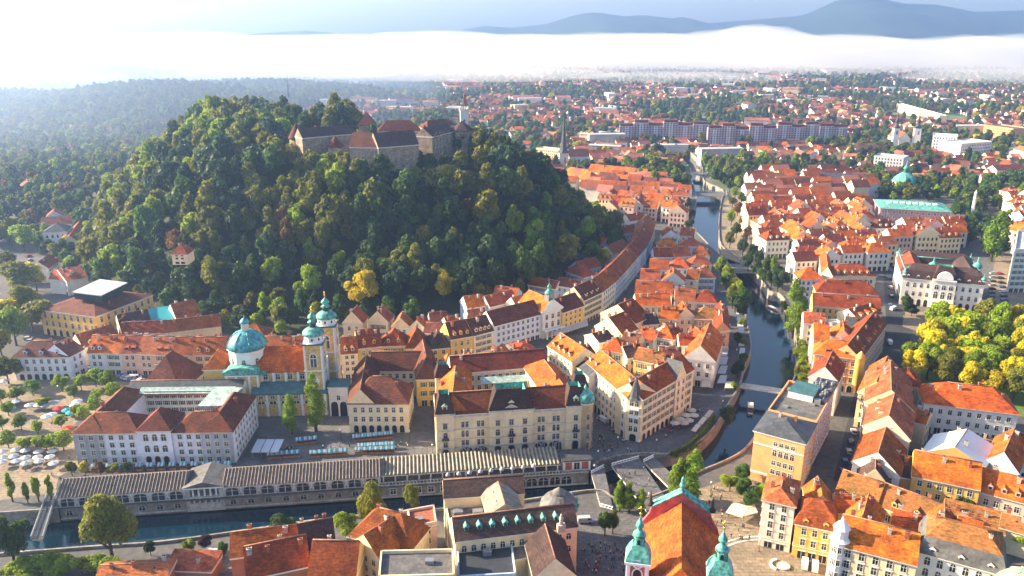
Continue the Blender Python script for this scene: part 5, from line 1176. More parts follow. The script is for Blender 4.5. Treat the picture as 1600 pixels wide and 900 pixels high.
hs((1372, 738), (1424, 748), 12, 9, 'g', 5, RD, 'ochre', 3, '', 'in the dark yard left of the big orange roof', chim=2)
hs((1332, 722), (1405, 746), (1418, 694), 12, 'x', 6.5, RR, 'white', 3, 'f', 'with a blank bluish gable, one below the pink gable', chim=1)
hs((1349, 666), (1421, 688), (1431, 636), 16, 'x', 7, RT, 'pink', 4, 'r', 'with a blank pink gable and sawtooth dormers', chim=1, dorm=4, dstyle='s')
hs((1352, 628), (1426, 643), (1422, 594), 17, 'x', 7, RT, 'cream', 4, 'lr', 'adjoining behind the sawtooth dormers', chim=2, sky=5)
hs((1341, 613), (1392, 622), (1408, 580), 15, 'x', 6, RO, 'cream', 4, 'fl', 'by the street corner opposite the orange corner building', chim=2, sky=2)
hs((1400, 600), (1438, 606), 12, 13, 'h', 5, RR, 'beige', 3, 'f', 'under the edge of the park trees', chim=2)
hs((1424, 658), (1446, 664), 10, 12, 'g', 3, RO, 'cream', 3, 'r', 'low wing right of the skylit roof', chim=1)
hs((1444, 630), (1591, 648), 17, 12.5, 'h', 6.5, RO, 'white', 3, 'fl', 'with a glass penthouse below the park', chim=4, sky=3, wh=1.9, ww=1.3, step=3.4, name='villa')
hs((1483, 690), (1606, 716), 10, 7, 'g', 1.6, RD, 'ochre', 2, 'f', 'forming a low dark shed row behind the white villa', chim=2)
hs((1440, 708), (1538, 730), (1556, 700), 11.5, 'x', 5, 'white_paint', 'ochre', 3, '', 'with a white ribbed tin roof', chim=1)
hs((1538, 722), (1590, 740), (1606, 700), 11, 'x', 6, RO, 'blue', 3, 'f', 'with a blue-grey gable at the right edge', chim=1)
hs((1592, 706), (1625, 712), 10, 10, 'g', 5, RR, 'white', 3, 'f', 'cut by the right edge beside the blue-grey gable', chim=1)
hs((1192, 781), (1242, 792), 15, 16, 'h', 3.0, RT, 'white', 5, 'fl', 'with green shutters standing alone on the corner of the round square', chim=3, wk='lintel', name='corner_house', step=2.7, wh=2.1)
hs((1243, 818), (1306, 831), 11, 11.5, 'm', 6, RR, 'yellow', 3, 'f', 'next to the white corner house with three dormers', chim=0, dorm=1, wk='lintel', rm2=RR)
# round turret of the bottom corner house
q = P(1312, 848, 17); tt = thing('corner_turret', (q.x, q.y, 0), 'white octagonal turret with stepped cap at the left end of the bottom cream house', 'turret')
b_ = MB(); b_.lathe(V((q.x, q.y, 0)), [(2.3, 0), (2.3, 18), (2.8, 18.3), (1.9, 19), (1.9, 21.5), (2.3, 21.8), (1.5, 23), (.5, 24), (.1, 25.5)], 12, smooth=False); b_.build('shaft', M['trim_white'], tt)
for k in range(4):
    for lv_ in range(4): an = -2.6+k*.7; nn = V((math.cos(an), math.sin(an), 0)); child('window', window_mesh('plain')[0], tt, V((q.x, q.y, 3+4*lv_))+nn*2.25, math.atan2(nn.x, -nn.y), (.9, 1, 1.8))
# office block with flat roof by the footbridge
r = thing('office_building', P(1235, 700, 0), 'tall orange-cream block with grey hipped front roof and long flat roof beside the footbridge', 'building')
H = 19.0; A = P(1179, 673, H); B = P(1258, 694, H); C = P(1303, 613, H); u, w, L = unit(A, B); A.z = B.z = C.z = 0; bc = (C-B).normalized(); LB = (C-B).length
hs(A, B, tuple(B+bc*17)[:2]+(0,), H, 'h', 3.4, 'roof_slate', 'orange', 6, 'r', world=True, root=r, chim=1, wk='plain', ground='plain', step=3.4)
for z_, kd, hh in ((1.0, 'shop', 2.4), (4.6, 'plain', 1.8), (8.0, 'plain', 1.8), (11.6, 'arch', 2.3), (15.4, 'plain', 1.5)):
    for i in range(4): child('window' if kd != 'shop' else 'shop_window', window_mesh(kd)[0], r, A+u*L*(.44+.115*i)-w*.02+Z(z_), math.atan2(-w.x, w.y), (1.3, 1, hh))
band(r, [A, B], 14.4, .35, .3, 'trim_white'); band(r, [A, B], 3.6, .3, .25, 'trim_white')
hs(A+bc*17.2, B+bc*17.2, tuple(C)[:2]+(0,), H-.1, 'f', 1.0, 'roof_grey', 'orange', 6, 'r', world=True, root=r, chim=0, ground='shop', step=3)
p = A+bc*34+u*9; b_ = MB(); b_.prism([p+Z(H), p+u*8+Z(H), p+u*8+bc*22+Z(H), p+bc*22+Z(H)], 1.0); b_.build('plant_deck', M['metal_dark'], r)
rnd = random.Random(3)
for i in range(40):
    s_ = p+u*rnd.uniform(.5, 7)+bc*rnd.uniform(1, 20); b_ = MB(); k = rnd.uniform(.4, 1.2); b_.abox(s_.x, s_.y, H+1, k, k*.7, k, 0, .3); b_.build('roof_unit', M['metal_grey'], r)
p = A+bc*(LB-14)+u*3; b_ = MB(); b_.prism([p+Z(H), p+u*9+Z(H), p+u*9+bc*12+Z(H), p+bc*12+Z(H)], 2.4, 0, 1); b_.build('glass_pavilion', [M['trim'], M['copper_dark']], r)
hs((1264, 590), (1309, 598), (1320, 572), 15, 'x', 6, RR, 'white', 4, 'f', 'with a plain white gable behind the flat-roofed block', chim=2)
# orange corner palace by the river
r = thing('corner_house', P(1325, 590, 0), 'salmon orange corner building with red roofs between the river walk and the dark street', 'building')
H = 16; A = P(1273, 553, H); B = P(1344, 562, H); C = P(1385, 507, H); u, w, L = unit(A, B); A.z = B.z = C.z = 0
hs(A, B, 12, H, 'h', 5.5, RO, 'orange', 4, 'fl', world=True, root=r, chim=3, dorm=2, dstyle='s', wk='lintel', ground='arch')
hs(B, C, 12, H-.06, 'g', 5.5, RR, 'orange', 4, 'f', world=True, root=r, chim=2, dorm=4, wk='lintel', near=True)
c = B+V((0, -.2, 0)); b_ = MB(); b_.lathe(c+Z(3), [(.3, 0), (2.0, 1.5), (2.0, 14), (2.2, 14.2), (.2, 17)], 10); b_.build('corner_oriel', M['wall_yellow'], r)
hs((1272, 532), (1296, 534), 14, 15, 'g', 6, RO, 'orange', 4, 'l', 'inside the salmon block, river side', chim=3)
hs((1300, 530), (1334, 534), 14, 15, 'x', 5, RO, 'pink', 4, '', 'inside the salmon block, centre', chim=3)
hs((1320, 512), (1352, 516), 12, 14.5, 'g', 4, 'roof_slate', 'grey', 4, '', 'with a grey roof inside the salmon block', chim=2)
hs((1256, 505), (1290, 508), 12, 13, 'g', 4, RT, 'cream', 4, 'fl', 'with pale walls by the tall poplar', chim=1)
hs((1292, 512), (1320, 512), 10, 14, 'f', .8, 'concrete', 'pale', 4, 'f', 'with a blank terrace wall behind the salmon block', chim=1)
hs((1270, 478), (1376, 486), 11, 15, 'g', 5.5, RR, 'yellow', 4, 'fr', 'front range of the long pair facing the terrace garden', chim=2, sky=2)
hs((1276, 456), (1372, 462), 12, 15.4, 'h', 6, RR, 'yellow', 4, '', 'rear range of the long pair with sawtooth shadows', chim=3)
hs((1340, 500), (1378, 490), 12, 14, 'g', 4, RR, 'beige', 4, '', 'with a row of small dormers by the dark street', dorm=3)
hs((1299, 431), (1369, 432), 14, 14.5, 'h', 5.5, RR, 'cream', 3, 'f', 'with corner urns at the bend of the university street', chim=0, dorm=5, wk='lintel')
hs((1284, 428), (1300, 432), (1296, 404), 14.4, 'x', 5, RO, 'cream', 3, 'l', 'narrow, left of the urned corner house', chim=1)
hs((1249, 437), (1287, 438), 13, 14, 'h', 6, RO, 'lavender', 4, 'f', 'facing the river behind the two poplars', chim=1, wk='lintel')
# houses around the town hall, the street towards the cathedral
hs((740, 525), (771, 517), 13, 13, 'g', 6.5, RB, 'cream', 4, 'f', 'with four round dormers, second left of the town hall', chim=2, dorm=4)
hs((704, 531), (739, 525), 13, 13, 'g', 6.5, RB, 'yellow', 3, 'f', 'third left of the town hall', chim=1, dorm=3)
hs((670, 546), (703, 543), 13, 10.5, 'h', 6.5, RD, 'yellow', 3, 'f', 'fourth left of the town hall with a lit gable', chim=1)
hs((635, 545), (669, 543), 13, 11, 'p', 8, RR, 'cream', 3, 'f', 'with a pyramid roof behind the big brown palace', chim=1)
hs((596, 541), (634, 540), 12, 12, 'h', 6.5, RR, 'yellow', 3, 'f', 'second from the cathedral towers in the brown row', chim=1, dorm=2)
hs((559, 545), (596, 541), 12, 12.5, 'g', 7, RR, 'yellow', 3, 'f', 'next to the cathedral towers with two big dormers', chim=2, dorm=2)
hs((533, 554), (559, 552), 12, 12, 'g', 6, RR, 'white', 4, 'f', 'narrow, squeezed beside the cathedral towers', chim=2, dorm=2)
hs((683, 585), (716, 584), 12, 13, 'h', 6, RO, 'cream', 3, 'fl', 'first orange hip behind the ornate palace', chim=1)
hs((716, 583), (760, 578), 13, 13.4, 'h', 6.5, RT, 'cream', 3, '', 'second hip behind the ornate palace', chim=3)
hs((746, 567), (786, 575), 12, 12, 'x', 6, RO, 'cream', 3, 'f', 'with dormers between the ornate palace and the white terrace house', chim=2, dorm=2)
hs((776, 548), (806, 566), 14, 14, 'f', .9, 'concrete', 'white', 5, 'fl', 'with a flat terrace behind the ornate palace', chim=1)
hs((806, 562), (842, 555), 12, 13, 'm', 5, 'roof_slate', 'white', 4, 'f', 'with three arched dormers facing the town hall street', dorm=1, chim=3, rm2=RR)
hs((651, 593), (686, 592), (676, 552), 12.4, 'h', 8.5, RB, 'yellow', 3, 'f', 'with a lit orange gable between the two palaces', chim=1, wk='plain')
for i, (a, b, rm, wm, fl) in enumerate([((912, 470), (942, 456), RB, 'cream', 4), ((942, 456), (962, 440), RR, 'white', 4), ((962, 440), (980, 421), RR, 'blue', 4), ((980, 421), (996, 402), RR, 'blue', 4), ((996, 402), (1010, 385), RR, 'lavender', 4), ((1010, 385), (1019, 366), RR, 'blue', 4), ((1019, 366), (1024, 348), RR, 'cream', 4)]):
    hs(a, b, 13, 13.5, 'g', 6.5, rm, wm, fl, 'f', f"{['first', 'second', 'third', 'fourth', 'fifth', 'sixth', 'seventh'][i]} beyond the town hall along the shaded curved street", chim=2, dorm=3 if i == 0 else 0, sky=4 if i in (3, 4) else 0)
# yards behind that street, under the hill
k = 0
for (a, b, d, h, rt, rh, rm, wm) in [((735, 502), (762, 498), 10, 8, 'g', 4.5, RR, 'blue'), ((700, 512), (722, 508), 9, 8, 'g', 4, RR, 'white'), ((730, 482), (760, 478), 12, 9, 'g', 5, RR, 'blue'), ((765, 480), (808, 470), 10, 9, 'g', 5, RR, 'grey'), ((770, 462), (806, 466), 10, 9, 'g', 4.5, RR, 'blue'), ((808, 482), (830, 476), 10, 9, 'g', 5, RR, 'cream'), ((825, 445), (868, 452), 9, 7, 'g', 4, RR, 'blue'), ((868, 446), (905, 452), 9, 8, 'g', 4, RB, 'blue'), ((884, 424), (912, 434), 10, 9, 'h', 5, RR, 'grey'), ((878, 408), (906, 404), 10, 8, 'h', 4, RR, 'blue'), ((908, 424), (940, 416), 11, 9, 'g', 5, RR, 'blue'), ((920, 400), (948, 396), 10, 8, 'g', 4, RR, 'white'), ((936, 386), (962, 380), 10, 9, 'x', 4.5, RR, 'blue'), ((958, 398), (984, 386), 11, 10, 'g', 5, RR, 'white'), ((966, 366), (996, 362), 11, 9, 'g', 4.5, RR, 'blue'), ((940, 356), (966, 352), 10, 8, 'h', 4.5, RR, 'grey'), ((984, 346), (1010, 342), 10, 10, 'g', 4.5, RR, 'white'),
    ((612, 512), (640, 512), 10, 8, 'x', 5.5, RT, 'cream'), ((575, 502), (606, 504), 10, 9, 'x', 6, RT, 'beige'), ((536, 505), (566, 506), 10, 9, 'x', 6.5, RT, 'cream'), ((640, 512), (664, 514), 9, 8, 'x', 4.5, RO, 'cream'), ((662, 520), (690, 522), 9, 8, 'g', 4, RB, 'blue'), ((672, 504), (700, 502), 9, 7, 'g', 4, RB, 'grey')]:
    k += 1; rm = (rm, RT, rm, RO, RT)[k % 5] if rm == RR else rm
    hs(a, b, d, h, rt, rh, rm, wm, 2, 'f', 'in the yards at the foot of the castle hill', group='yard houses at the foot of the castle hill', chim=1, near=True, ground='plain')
# block between the cream corner house and the river
BL = [((941, 547), (975, 552), 11, 13, 'h', 5, RO, 'cream', 'on the left of the inner court'), ((980, 560), (1008, 556), 10, 12, 'g', 4, RD, 'beige', 'dark-roofed behind the pointed turret'), ((1023, 526), (1051, 531), 11, 13, 'h', 5.5, RO, 'white', 'with a small tree before its wall'), ((1051, 531), (1069, 527), 13, 13, 'g', 5, RR, 'cream', 'right of the courtyard tree house'),
 ((938, 490), (992, 506), 13, 14, 'x', 7.5, RR, 'cream', 'with a big lit gable facing the shaded street'), ((930, 510), (972, 524), 12, 12, 'x', 7, RR, 'beige', 'with a brown slope below the big lit gable'), ((994, 478), (1048, 478), 11, 12, 'g', 5, RO, 'cream', 'lit orange, first behind the shaded long roofs'), ((1032, 498), (1060, 500), 10, 13, 'g', 5, RO, 'yellow', 'lit orange, in the middle of the block'), ((1058, 496), (1086, 496), 11, 13, 'x', 5, RO, 'cream', 'second orange gable in the middle of the block'),
 ((1086, 498), (1132, 499), 11, 13, 'h', 4.5, RM, 'stone', 'with a mossy hip roof by the riverside cafes'), ((1116, 520), (1140, 516), (1136, 482), 13, 'x', 5, RR, 'orange', 'long dark red roof along the river promenade'), ((1069, 560), (1117, 566), (1130, 528), 12.5, 'x', 7, RO, 'white', 'with a corner turret on the river promenade'), ((1086, 536), (1106, 534), 10, 12, 'x', 5, RR, 'lavender', 'inside the yard by the river corner'),
 ((995, 528), (1020, 534), 10, 12, 'g', 4, RO, 'white', 'with battlement-like chimneys in the middle of the block'), ((968, 538), (994, 544), 10, 11, 'g', 5, RB, 'cream', 'left of the battlement chimneys'), ((990, 562), (1030, 570), 11, 12, 'g', 4, RM, 'yellow', 'with mossy tiles behind the wedge house'), ((1030, 560), (1064, 562), 10, 12, 'g', 4, RB, 'beige', 'brown, right behind the wedge house'),
 ((1040, 584), (1062, 574), 9, 14, 'g', 3, RB, 'cream', 'close behind the wedge house ridge'), ((1006, 508), (1030, 506), 10, 12, 'g', 4, RD, 'cream', 'dark roof left of the courtyard'), ((936, 536), (960, 530), 11, 12, 'g', 3, RD, 'beige', 'with a roof garden above the yellow street houses'), ((900, 560), (930, 552), 10, 12, 'g', 3, RB, 'pale', 'flat-looking roof above the narrow yellow house'), ((1062, 540), (1084, 540), 9, 12, 'g', 4, RR, 'cream', 'in the inner yard left of the river corner house')]
for (a, b, d, h, rt, rh, rm, wm, t) in BL: hs(a, b, d, h, rt, rh, rm, wm, 3, 'f' if rt != 'x' or not isinstance(d, tuple) else 'fr', t, chim=3, sky=2, near=True)
hs((856, 541), (894, 566), 13, 13.5, 'g', 5.5, RO, 'cream', 4, 'f', 'long and sunlit with small dormers in the street behind the ornate palace', chim=1, dorm=4)
hs((894, 566), (906, 578), 11, 11, 'g', 3, RD, 'yellow', 3, 'f', 'narrow one in the street behind the ornate palace', chim=1)
hs((905, 575), (920, 588), 12, 16, 'g', 4, 'roof_slate', 'white', 4, 'f', 'with blue-grey dormers touching the wedge house', chim=1)
# shaded old town right of the curved street
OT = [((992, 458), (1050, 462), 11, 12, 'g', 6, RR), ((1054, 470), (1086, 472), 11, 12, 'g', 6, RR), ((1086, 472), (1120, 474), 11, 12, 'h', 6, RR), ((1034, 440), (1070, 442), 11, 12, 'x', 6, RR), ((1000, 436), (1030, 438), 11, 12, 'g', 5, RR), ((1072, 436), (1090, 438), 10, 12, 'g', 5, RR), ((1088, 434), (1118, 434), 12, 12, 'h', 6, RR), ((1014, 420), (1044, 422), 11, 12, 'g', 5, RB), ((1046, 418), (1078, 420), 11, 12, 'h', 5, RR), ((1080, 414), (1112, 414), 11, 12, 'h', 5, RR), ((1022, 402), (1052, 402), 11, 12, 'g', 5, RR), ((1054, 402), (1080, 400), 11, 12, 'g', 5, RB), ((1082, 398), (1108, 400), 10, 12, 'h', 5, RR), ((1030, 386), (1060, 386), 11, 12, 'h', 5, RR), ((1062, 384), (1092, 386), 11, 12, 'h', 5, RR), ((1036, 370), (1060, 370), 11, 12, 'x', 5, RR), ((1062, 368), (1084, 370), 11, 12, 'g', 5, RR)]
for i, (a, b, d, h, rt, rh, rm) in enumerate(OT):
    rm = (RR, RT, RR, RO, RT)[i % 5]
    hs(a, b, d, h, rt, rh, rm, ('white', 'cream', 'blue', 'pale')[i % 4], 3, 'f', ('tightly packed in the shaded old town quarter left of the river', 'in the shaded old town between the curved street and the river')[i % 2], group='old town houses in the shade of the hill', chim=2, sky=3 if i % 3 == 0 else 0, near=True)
# left: the rows behind the market square
RW = [((137, 552), (163, 552), RO, 'lavender', 'with two dark dormers, leftmost of the row'), ((163, 552), (189, 553), RO, 'pale', 'second from the left'), ((189, 553), (215, 553), RT, 'pink', 'third, with shed dormers'), ((215, 553), (239, 554), RT, 'pink', 'fourth, under the small pediment'), ((239, 554), (268, 555), RT, 'pink', 'fifth, with two tall dormers'), ((268, 555), (300, 555), RR, 'cream', 'sixth, behind the pyramid roof'), ((300, 555), (334, 555), RR, 'cream', 'seventh, with white dormers'), ((334, 555), (368, 554), RR, 'yellow', 'rightmost, beside the cathedral dome')]
for i, (a, b, rm, wm, t) in enumerate(RW): hs(a, b, 13, 10.5, 'g', 6.5, rm, wm, 3, 'f', f'in the long row behind the market, {t}', chim=2, dorm=2 if i in (0, 2, 4, 6) else 0, dstyle='g' if i == 6 or i == 0 else 's', near=True)
hs((19, 559), (108, 558), 13, 11, 'h', 5.5, RB, 'lavender', 3, 'f', 'wide, with shops on the left behind the market trees', chim=2, dorm=3, near=True, wk='lintel', ground='arch')
hs((108, 558), (131, 546), 13, 11, 'g', 5.5, RB, 'lavender', 3, 'f', 'forming the angled end of the wide lavender house', chim=2, near=True)
hs((130, 544), (186, 528), 12, 9, 'g', 5.5, RR, 'beige', 3, 'f', 'running back towards the philharmonic-like hall', chim=3, dorm=3, near=True)
hs((186, 524), (262, 520), 10, 8, 'g', 5, RR, 'beige', 2, '', 'long red range behind the market row, left part', chim=4)
hs((262, 520), (345, 510), 10, 8, 'g', 5, RR, 'beige', 2, '', 'long red range behind the market row, right part', chim=3)
hs((190, 520), (222, 498), (215, 490), 9, 'g', 5, RD, 'cream', 2, '', 'dark-roofed beside the turquoise sheeting', chim=1)
hs((188, 514), (236, 505), 11, 9, 'g', 6, RD, 'cream', 2, 'l', 'with a dark slope left of the turquoise sheeting', chim=1)
hs((237, 507), (271, 502), 14, 8.5, 's', 4, 'teal_sheet' if 'teal_sheet' in M else (mat('teal_sheet', (.02, .30, .36), .6, .1, .3) and 'teal_sheet'), 'grey', 2, '', label='low building under bright turquoise roof sheeting at the foot of the hill', chim=0)
hs((276, 500), (314, 492), 15, 9, 'g', 6.5, RR, 'white', 2, 'f', 'with a white firewall right of the turquoise sheeting', chim=1)
hs((372, 530), (414, 530), 12, 9, 'h', 6, RR, 'cream', 2, '', 'red hip behind the turquoise dome', chim=1)
hs((410, 548), (452, 548), 11, 11, 'g', 5, RR, 'cream', 3, '', 'left of the pair behind the cathedral nave', chim=3)
hs((452, 548), (484, 548), 11, 11, 'g', 5, RR, 'cream', 3, '', 'right of the pair behind the cathedral nave', chim=3, dorm=2)
hs((215, 612), (283, 614), (322, 578), 5, 'h', 13, RB, 'yellow', 1, 'r', label='low building under a huge brown pyramid roof behind the white palace', chim=1, sky=5)
# the big school with the glass box
r = thing('concert_hall', P(150, 500, 0), 'large yellow three-winged hall with red-brown roof carrying a pale glass box', 'building')
H = 13.5; A = P(62, 484, H); B = P(149, 495, H); C = P(238, 461, H); A.z = B.z = C.z = 0; u, w, L = unit(A, B); bc = (C-B)
hs(A, B, tuple(C)[:2]+(0,), H, 'h', 6, RB, 'yellow', 3, 'fr', world=True, root=r, chim=3, near=True, wk='arch', ground='arch', step=4.2, wh=3, ww=1.4)
ctr = (A+C)/2; b_ = MB(); e = [P(115, 457, 22), P(158, 462, 22), P(197, 443, 22), P(156, 438, 22)]; b_.prism([V((p.x, p.y, 18.5)) for p in e], 3.4, 0); b_.build('glass_box', M['glass'], r)
b_ = MB(); cc = sum(e, V((0, 0, 0)))/4; b_.prism([V((p.x+(p.x-cc.x)*.06, p.y+(p.y-cc.y)*.06, 21.95)) for p in e], .5); b_.build('box_roof', M['membrane'], r)
# foreground roofs at the bottom
hs((546, 838), (640, 862), 13, 13, 'h', 7, RR, 'cream', 4, 'fl', 'with lit orange slopes at the bottom between trees and grey court', chim=1, sky=3)
hs((548, 850), (594, 878), 12, 13, 'x', 6, RO, 'cream', 4, 'f', 'salmon-lit gable at the bottom beside the rust tree', chim=1, sky=3)
hs((360, 872), (470, 858), 10, 11, 'g', 5, RR, 'brick', 3, '', 'long dark red roof at the bottom left of the pair', chim=1)
hs((470, 862), (524, 852), 10, 11, 'g', 6, RD, 'ochre', 3, '', 'dark, with a pale chimney and a lit hip at the bottom', chim=2)
hs((386, 905), (484, 884), 12, 13, 'g', 6, RR, 'brick', 4, '', 'bright red slope with three chimneys at the bottom edge', chim=3)
hs((482, 900), (556, 902), 12, 13, 'g', 7, RR, 'ochre', 4, '', 'big red roof at the bottom edge right of the chimneys', chim=1)
hs((256, 890), (330, 893), 7, 4, 's', 1.6, RT, 'brick', 1, '', 'low brick shed by the riverside terrace at the bottom', chim=1)
hs((150, 905), (262, 900), 7, 6, 'g', 2, RT, 'brick', 1, '', 'low red roof at the bottom left under the bushes', chim=2)
hs((592, 905), (710, 902), (708, 862), 17, 'f', 1, 'roof_grey', 'beige', 5, 'fr', 'with roof plant and satellite gear at the bottom', chim=1)
hs((580, 832), (640, 815), (642, 798), 12, 'f', .8, 'paving_warm', 'pink', 4, '', 'with a pink roof terrace by the rust tree', chim=1)
hs((640, 826), (682, 818), (678, 792), 14, 'f', .8, 'chimney_brick', 'pink', 4, 'f', 'with potted plants on a terrace left of the twin long roofs', chim=1)
r = thing('department_store', P(790, 850, 0), 'long pink building with twin dark slate roofs and a round dome at its river corner', 'building')
H = 17; A = P(711, 846, H); B = P(902, 823, H); u, w, L = unit(A, B); A.z = B.z = 0
hs(A, B, 10, H, 'g', 4.4, RD, 'cream', 4, 'fr', world=True, root=r, chim=0, wk='arch', step=2.7, wh=2.0)
hs(A+w*22-u*.5, B+w*20-u*11, 9, H-.3, 'g', 3.6, RD, 'cream', 4, '', world=True, root=r, chim=0)
hs(A+w*10.2+u*11, A+w*10.2+u*21, 12, H-.2, 'x', 3.6, 'folded_metal', 'cream', 4, '', world=True, root=r, chim=0)
hs(A+w*10.1, A+w*10.1+u*(L-14), 12, H-4, 'f', .5, 'roof_grey', 'cream', 4, '', world=True, root=r, chim=0)
for i in range(8): p = A+u*(L*(.10+.105*i))+w*2.2+Z(H+1.9); child('round_dormer', shared('dormer|cr', m_dormer, ['copper', 'copper', 'glass']), r, p, math.atan2(u.y, u.x), (.9, .6, .9))
for i in range(9): p = A+u*(L*(.05+.098*i))+w*30.5+Z(H+2); b_ = MB(); b_.lathe(p, [(.7, 0), (.7, .5), (.1, 1.3)], 8); b_.build('roof_ventilator', M['membrane'], r)
c = P(873, 792, H); c.z = 0; b_ = MB(); b_.lathe(c, [(5.4, 0), (5.4, H)], 16); b_.build('round_corner', M['wall_beige'], r)
b_ = MB(); b_.lathe(c+Z(H), [(5.8, 0), (5.5, 1.5), (4.4, 3.1), (2.7, 4.4), (2.0, 4.6), (1.9, 5.2), (.9, 6.0), (.2, 6.6)], 16, smooth=False); b_.build('dome', M['roof_grey'], r)
for i in range(9): an = -2.2+i*.42; p = c+V((5.5*math.cos(an), 5.5*math.sin(an), H+.6)); b_ = MB(); b_.lathe(p, [(.55, 0), (.55, 1), (.1, 1.8)], 6); b_.build('dome_finial', M['copper'], r)
c = B-w*1-u*5; b_ = MB(); b_.abox(c.x, c.y, H, 2.2, 1.6, 2.2, 0, math.atan2(u.y, u.x)); b_.lathe(c+Z(H+2.2), [(.6, 0), (.5, 1.2), (.7, 2.0), (.3, 2.6), (.35, 3.0), (.05, 3.4)], 8, m=0); b_.build('statue', M['stone_pale'], r)
hs((836, 905), (898, 900), (880, 845), 15, 'x', 6, RD, 'beige', 4, '', 'big plain dark slope below the statue at the bottom', chim=0)
hs((716, 905), (806, 900), 14, 13, 'f', 1, 'metal_dark', 'blue', 4, '', 'flat dark blue roof with machinery at the bottom centre', chim=1)
hs((728, 885), (838, 868), 9, 12, 's', 1.5, 'roof_grey', 'beige', 3, '', 'grey lean-to roof below the row of arched windows', chim=0)
# ------------------------------------------------------------------ filler rows of the old town
def inpx(x, y, poly): return in_poly(x, y, poly)
CENT = []
def refresh(): 
    CENT.clear(); CENT.extend([(sum(p[0] for p in f)/4, sum(p[1] for p in f)/4, max(math.hypot(f[0][0]-f[2][0], f[0][1]-f[2][1]), math.hypot(f[1][0]-f[3][0], f[1][1]-f[3][1]))/2) for f in FOOT])
def free(x, y, r):
    for cx, cy, cr in CENT:
        if (cx-x)**2+(cy-y)**2 < (cr*.72+r)**2: return False
    return True
def near_river(x, y, d):
    if in_river(x, y): return True
    for k in range(8):
        if in_river(x+d*math.cos(k*.785), y+d*math.sin(k*.785)): return True
    return False
def fill(poly, sx, sy, ang, wr, dr, hr, loc, group, roofs=(RO, RO, RT, RR, RO, RT, RB, RR), seed=1, street=5, chim=2, jit=.12, farlim=0, walls=('cream', 'white', 'pink', 'beige', 'cream', 'pale', 'white')):
    r = random.Random(seed); refresh(); q = [P(x, y, 0) for x, y in poly]; xs_ = [p.x for p in q]; ys_ = [p.y for p in q]
    cx, cy = sum(xs_)/len(q), sum(ys_)/len(q); R_ = max(max(xs_)-min(xs_), max(ys_)-min(ys_)); u = V((math.cos(ang), math.sin(ang), 0)); w = V((-u.y, u.x, 0)); n_ = 0
    N_ = int(R_/min(sx, sy))+2
    for j in range(-N_, N_):
        if street and j % street == 0: continue
        off = r.uniform(-.5, .5)*sx
        for i in range(-N_, N_):
            if i % 9 == 4: continue
            c = V((cx, cy, 0))+u*(i*sx+off+r.uniform(-jit, jit)*sx)+w*(j*sy+r.uniform(-jit, jit)*sy); px = PX(c)
            if not inpx(px[0], px[1], poly) or near_river(c.x, c.y, 12) or hill_h(c.x, c.y) > 1: continue
            W = sx*r.uniform(*wr); D = sy*r.uniform(*dr)
            if not free(c.x, c.y, min(W, D)*.36): continue
            a2 = ang+r.uniform(-.06, .06); uu = V((math.cos(a2), math.sin(a2), 0)); ww = V((-uu.y, uu.x, 0)); A = c-uu*W/2-ww*D/2
            if px[1] < farlim: FARH.append((c.x, c.y, a2, W, D, r.uniform(*hr))); continue
            rt = r.choice('ggxhgx'); h = r.uniform(*hr); rm = r.choice(roofs); wm = r.choice(walls); n_ += 1
            hs(A, A+uu*W, D, h, rt, min(W, D)*r.uniform(.34, .5) if rt != 'x' else W*.42, rm, wm, max(2, int(h/3.4)), 'fr' if r.random() < .5 else 'fl', f"{r.choice(loc)}", group=group, chim=chim, sky=r.choice((0, 0, 3)), dorm=r.choice((0, 0, 0, 3)), near=False, world=True)
    return n_
nn_ = 0; FARH = []
nn_ += fill([(1174, 284), (1300, 280), (1360, 300), (1352, 362), (1398, 425), (1372, 415), (1300, 405), (1262, 400), (1215, 410), (1180, 380), (1168, 330)], 17, 13.5, .12, (.8, 1.0), (.85, 1.02), (11, 16), ['among the packed orange roofs on the right bank', 'on the right bank between the river and the library', 'on the right bank behind the riverside trees'], 'old town houses packed on the right bank', seed=4, street=0, farlim=345)
nn_ += fill([(875, 292), (990, 288), (1055, 302), (1078, 330), (1082, 352), (1060, 366), (1022, 344), (990, 345), (955, 348), (925, 318)], 14.5, 12.5, -.45, (.8, 1), (.85, 1.02), (10, 14), ['in the sunlit far end of the old town below the hill', 'near the far bridge in the old town'], 'old town houses at the far end of the river bend', roofs=(RO, RT, RR, RO, RR), seed=9, farlim=322)
nn_ += fill([(1372, 376), (1500, 374), (1500, 394), (1380, 400)], 18, 13, .1, (.8, 1), (.85, 1), (11, 15), ['between the library and the white university palace'], 'houses between library and palace', seed=3, street=0)
nn_ += fill([(1560, 318), (1640, 318), (1640, 400), (1580, 398)], 17, 13, .3, (.8, 1), (.85, 1), (11, 15), ['at the right edge beyond the tall poplars'], 'houses at the right edge beyond the poplars', seed=3, street=0)
nn_ += fill([(1222, 428), (1236, 404), (1402, 402), (1396, 426), (1300, 424), (1290, 432), (1246, 434)], 16, 11.5, .1, (.82, 1), (.85, 1), (11, 14), ['between the packed right bank and the urned corner house'], 'houses before the urned corner house', seed=6, street=0)
hs((918, 268), (988, 275), 16, 13, 'g', 7, RO, 'white', 3, 'f', label='long white building with bright orange roof beyond the old town end', near=False, chim=2)
hs((872, 272), (920, 284), 20, 10, 'h', 8, RO, 'cream', 2, 'f', label='broad orange hipped roof left of the long white building', near=False)
hs((905, 293), (960, 296), 14, 10, 'h', 6, RB, 'beige', 2, 'f', label='brownish hipped roof below the long white building', near=False)
hs((838, 232), (876, 236), 14, 16, 'f', 1, 'membrane', 'cream', 5, 'f', label='pale cream flat-roofed block left of the needle spire', near=False, chim=0)
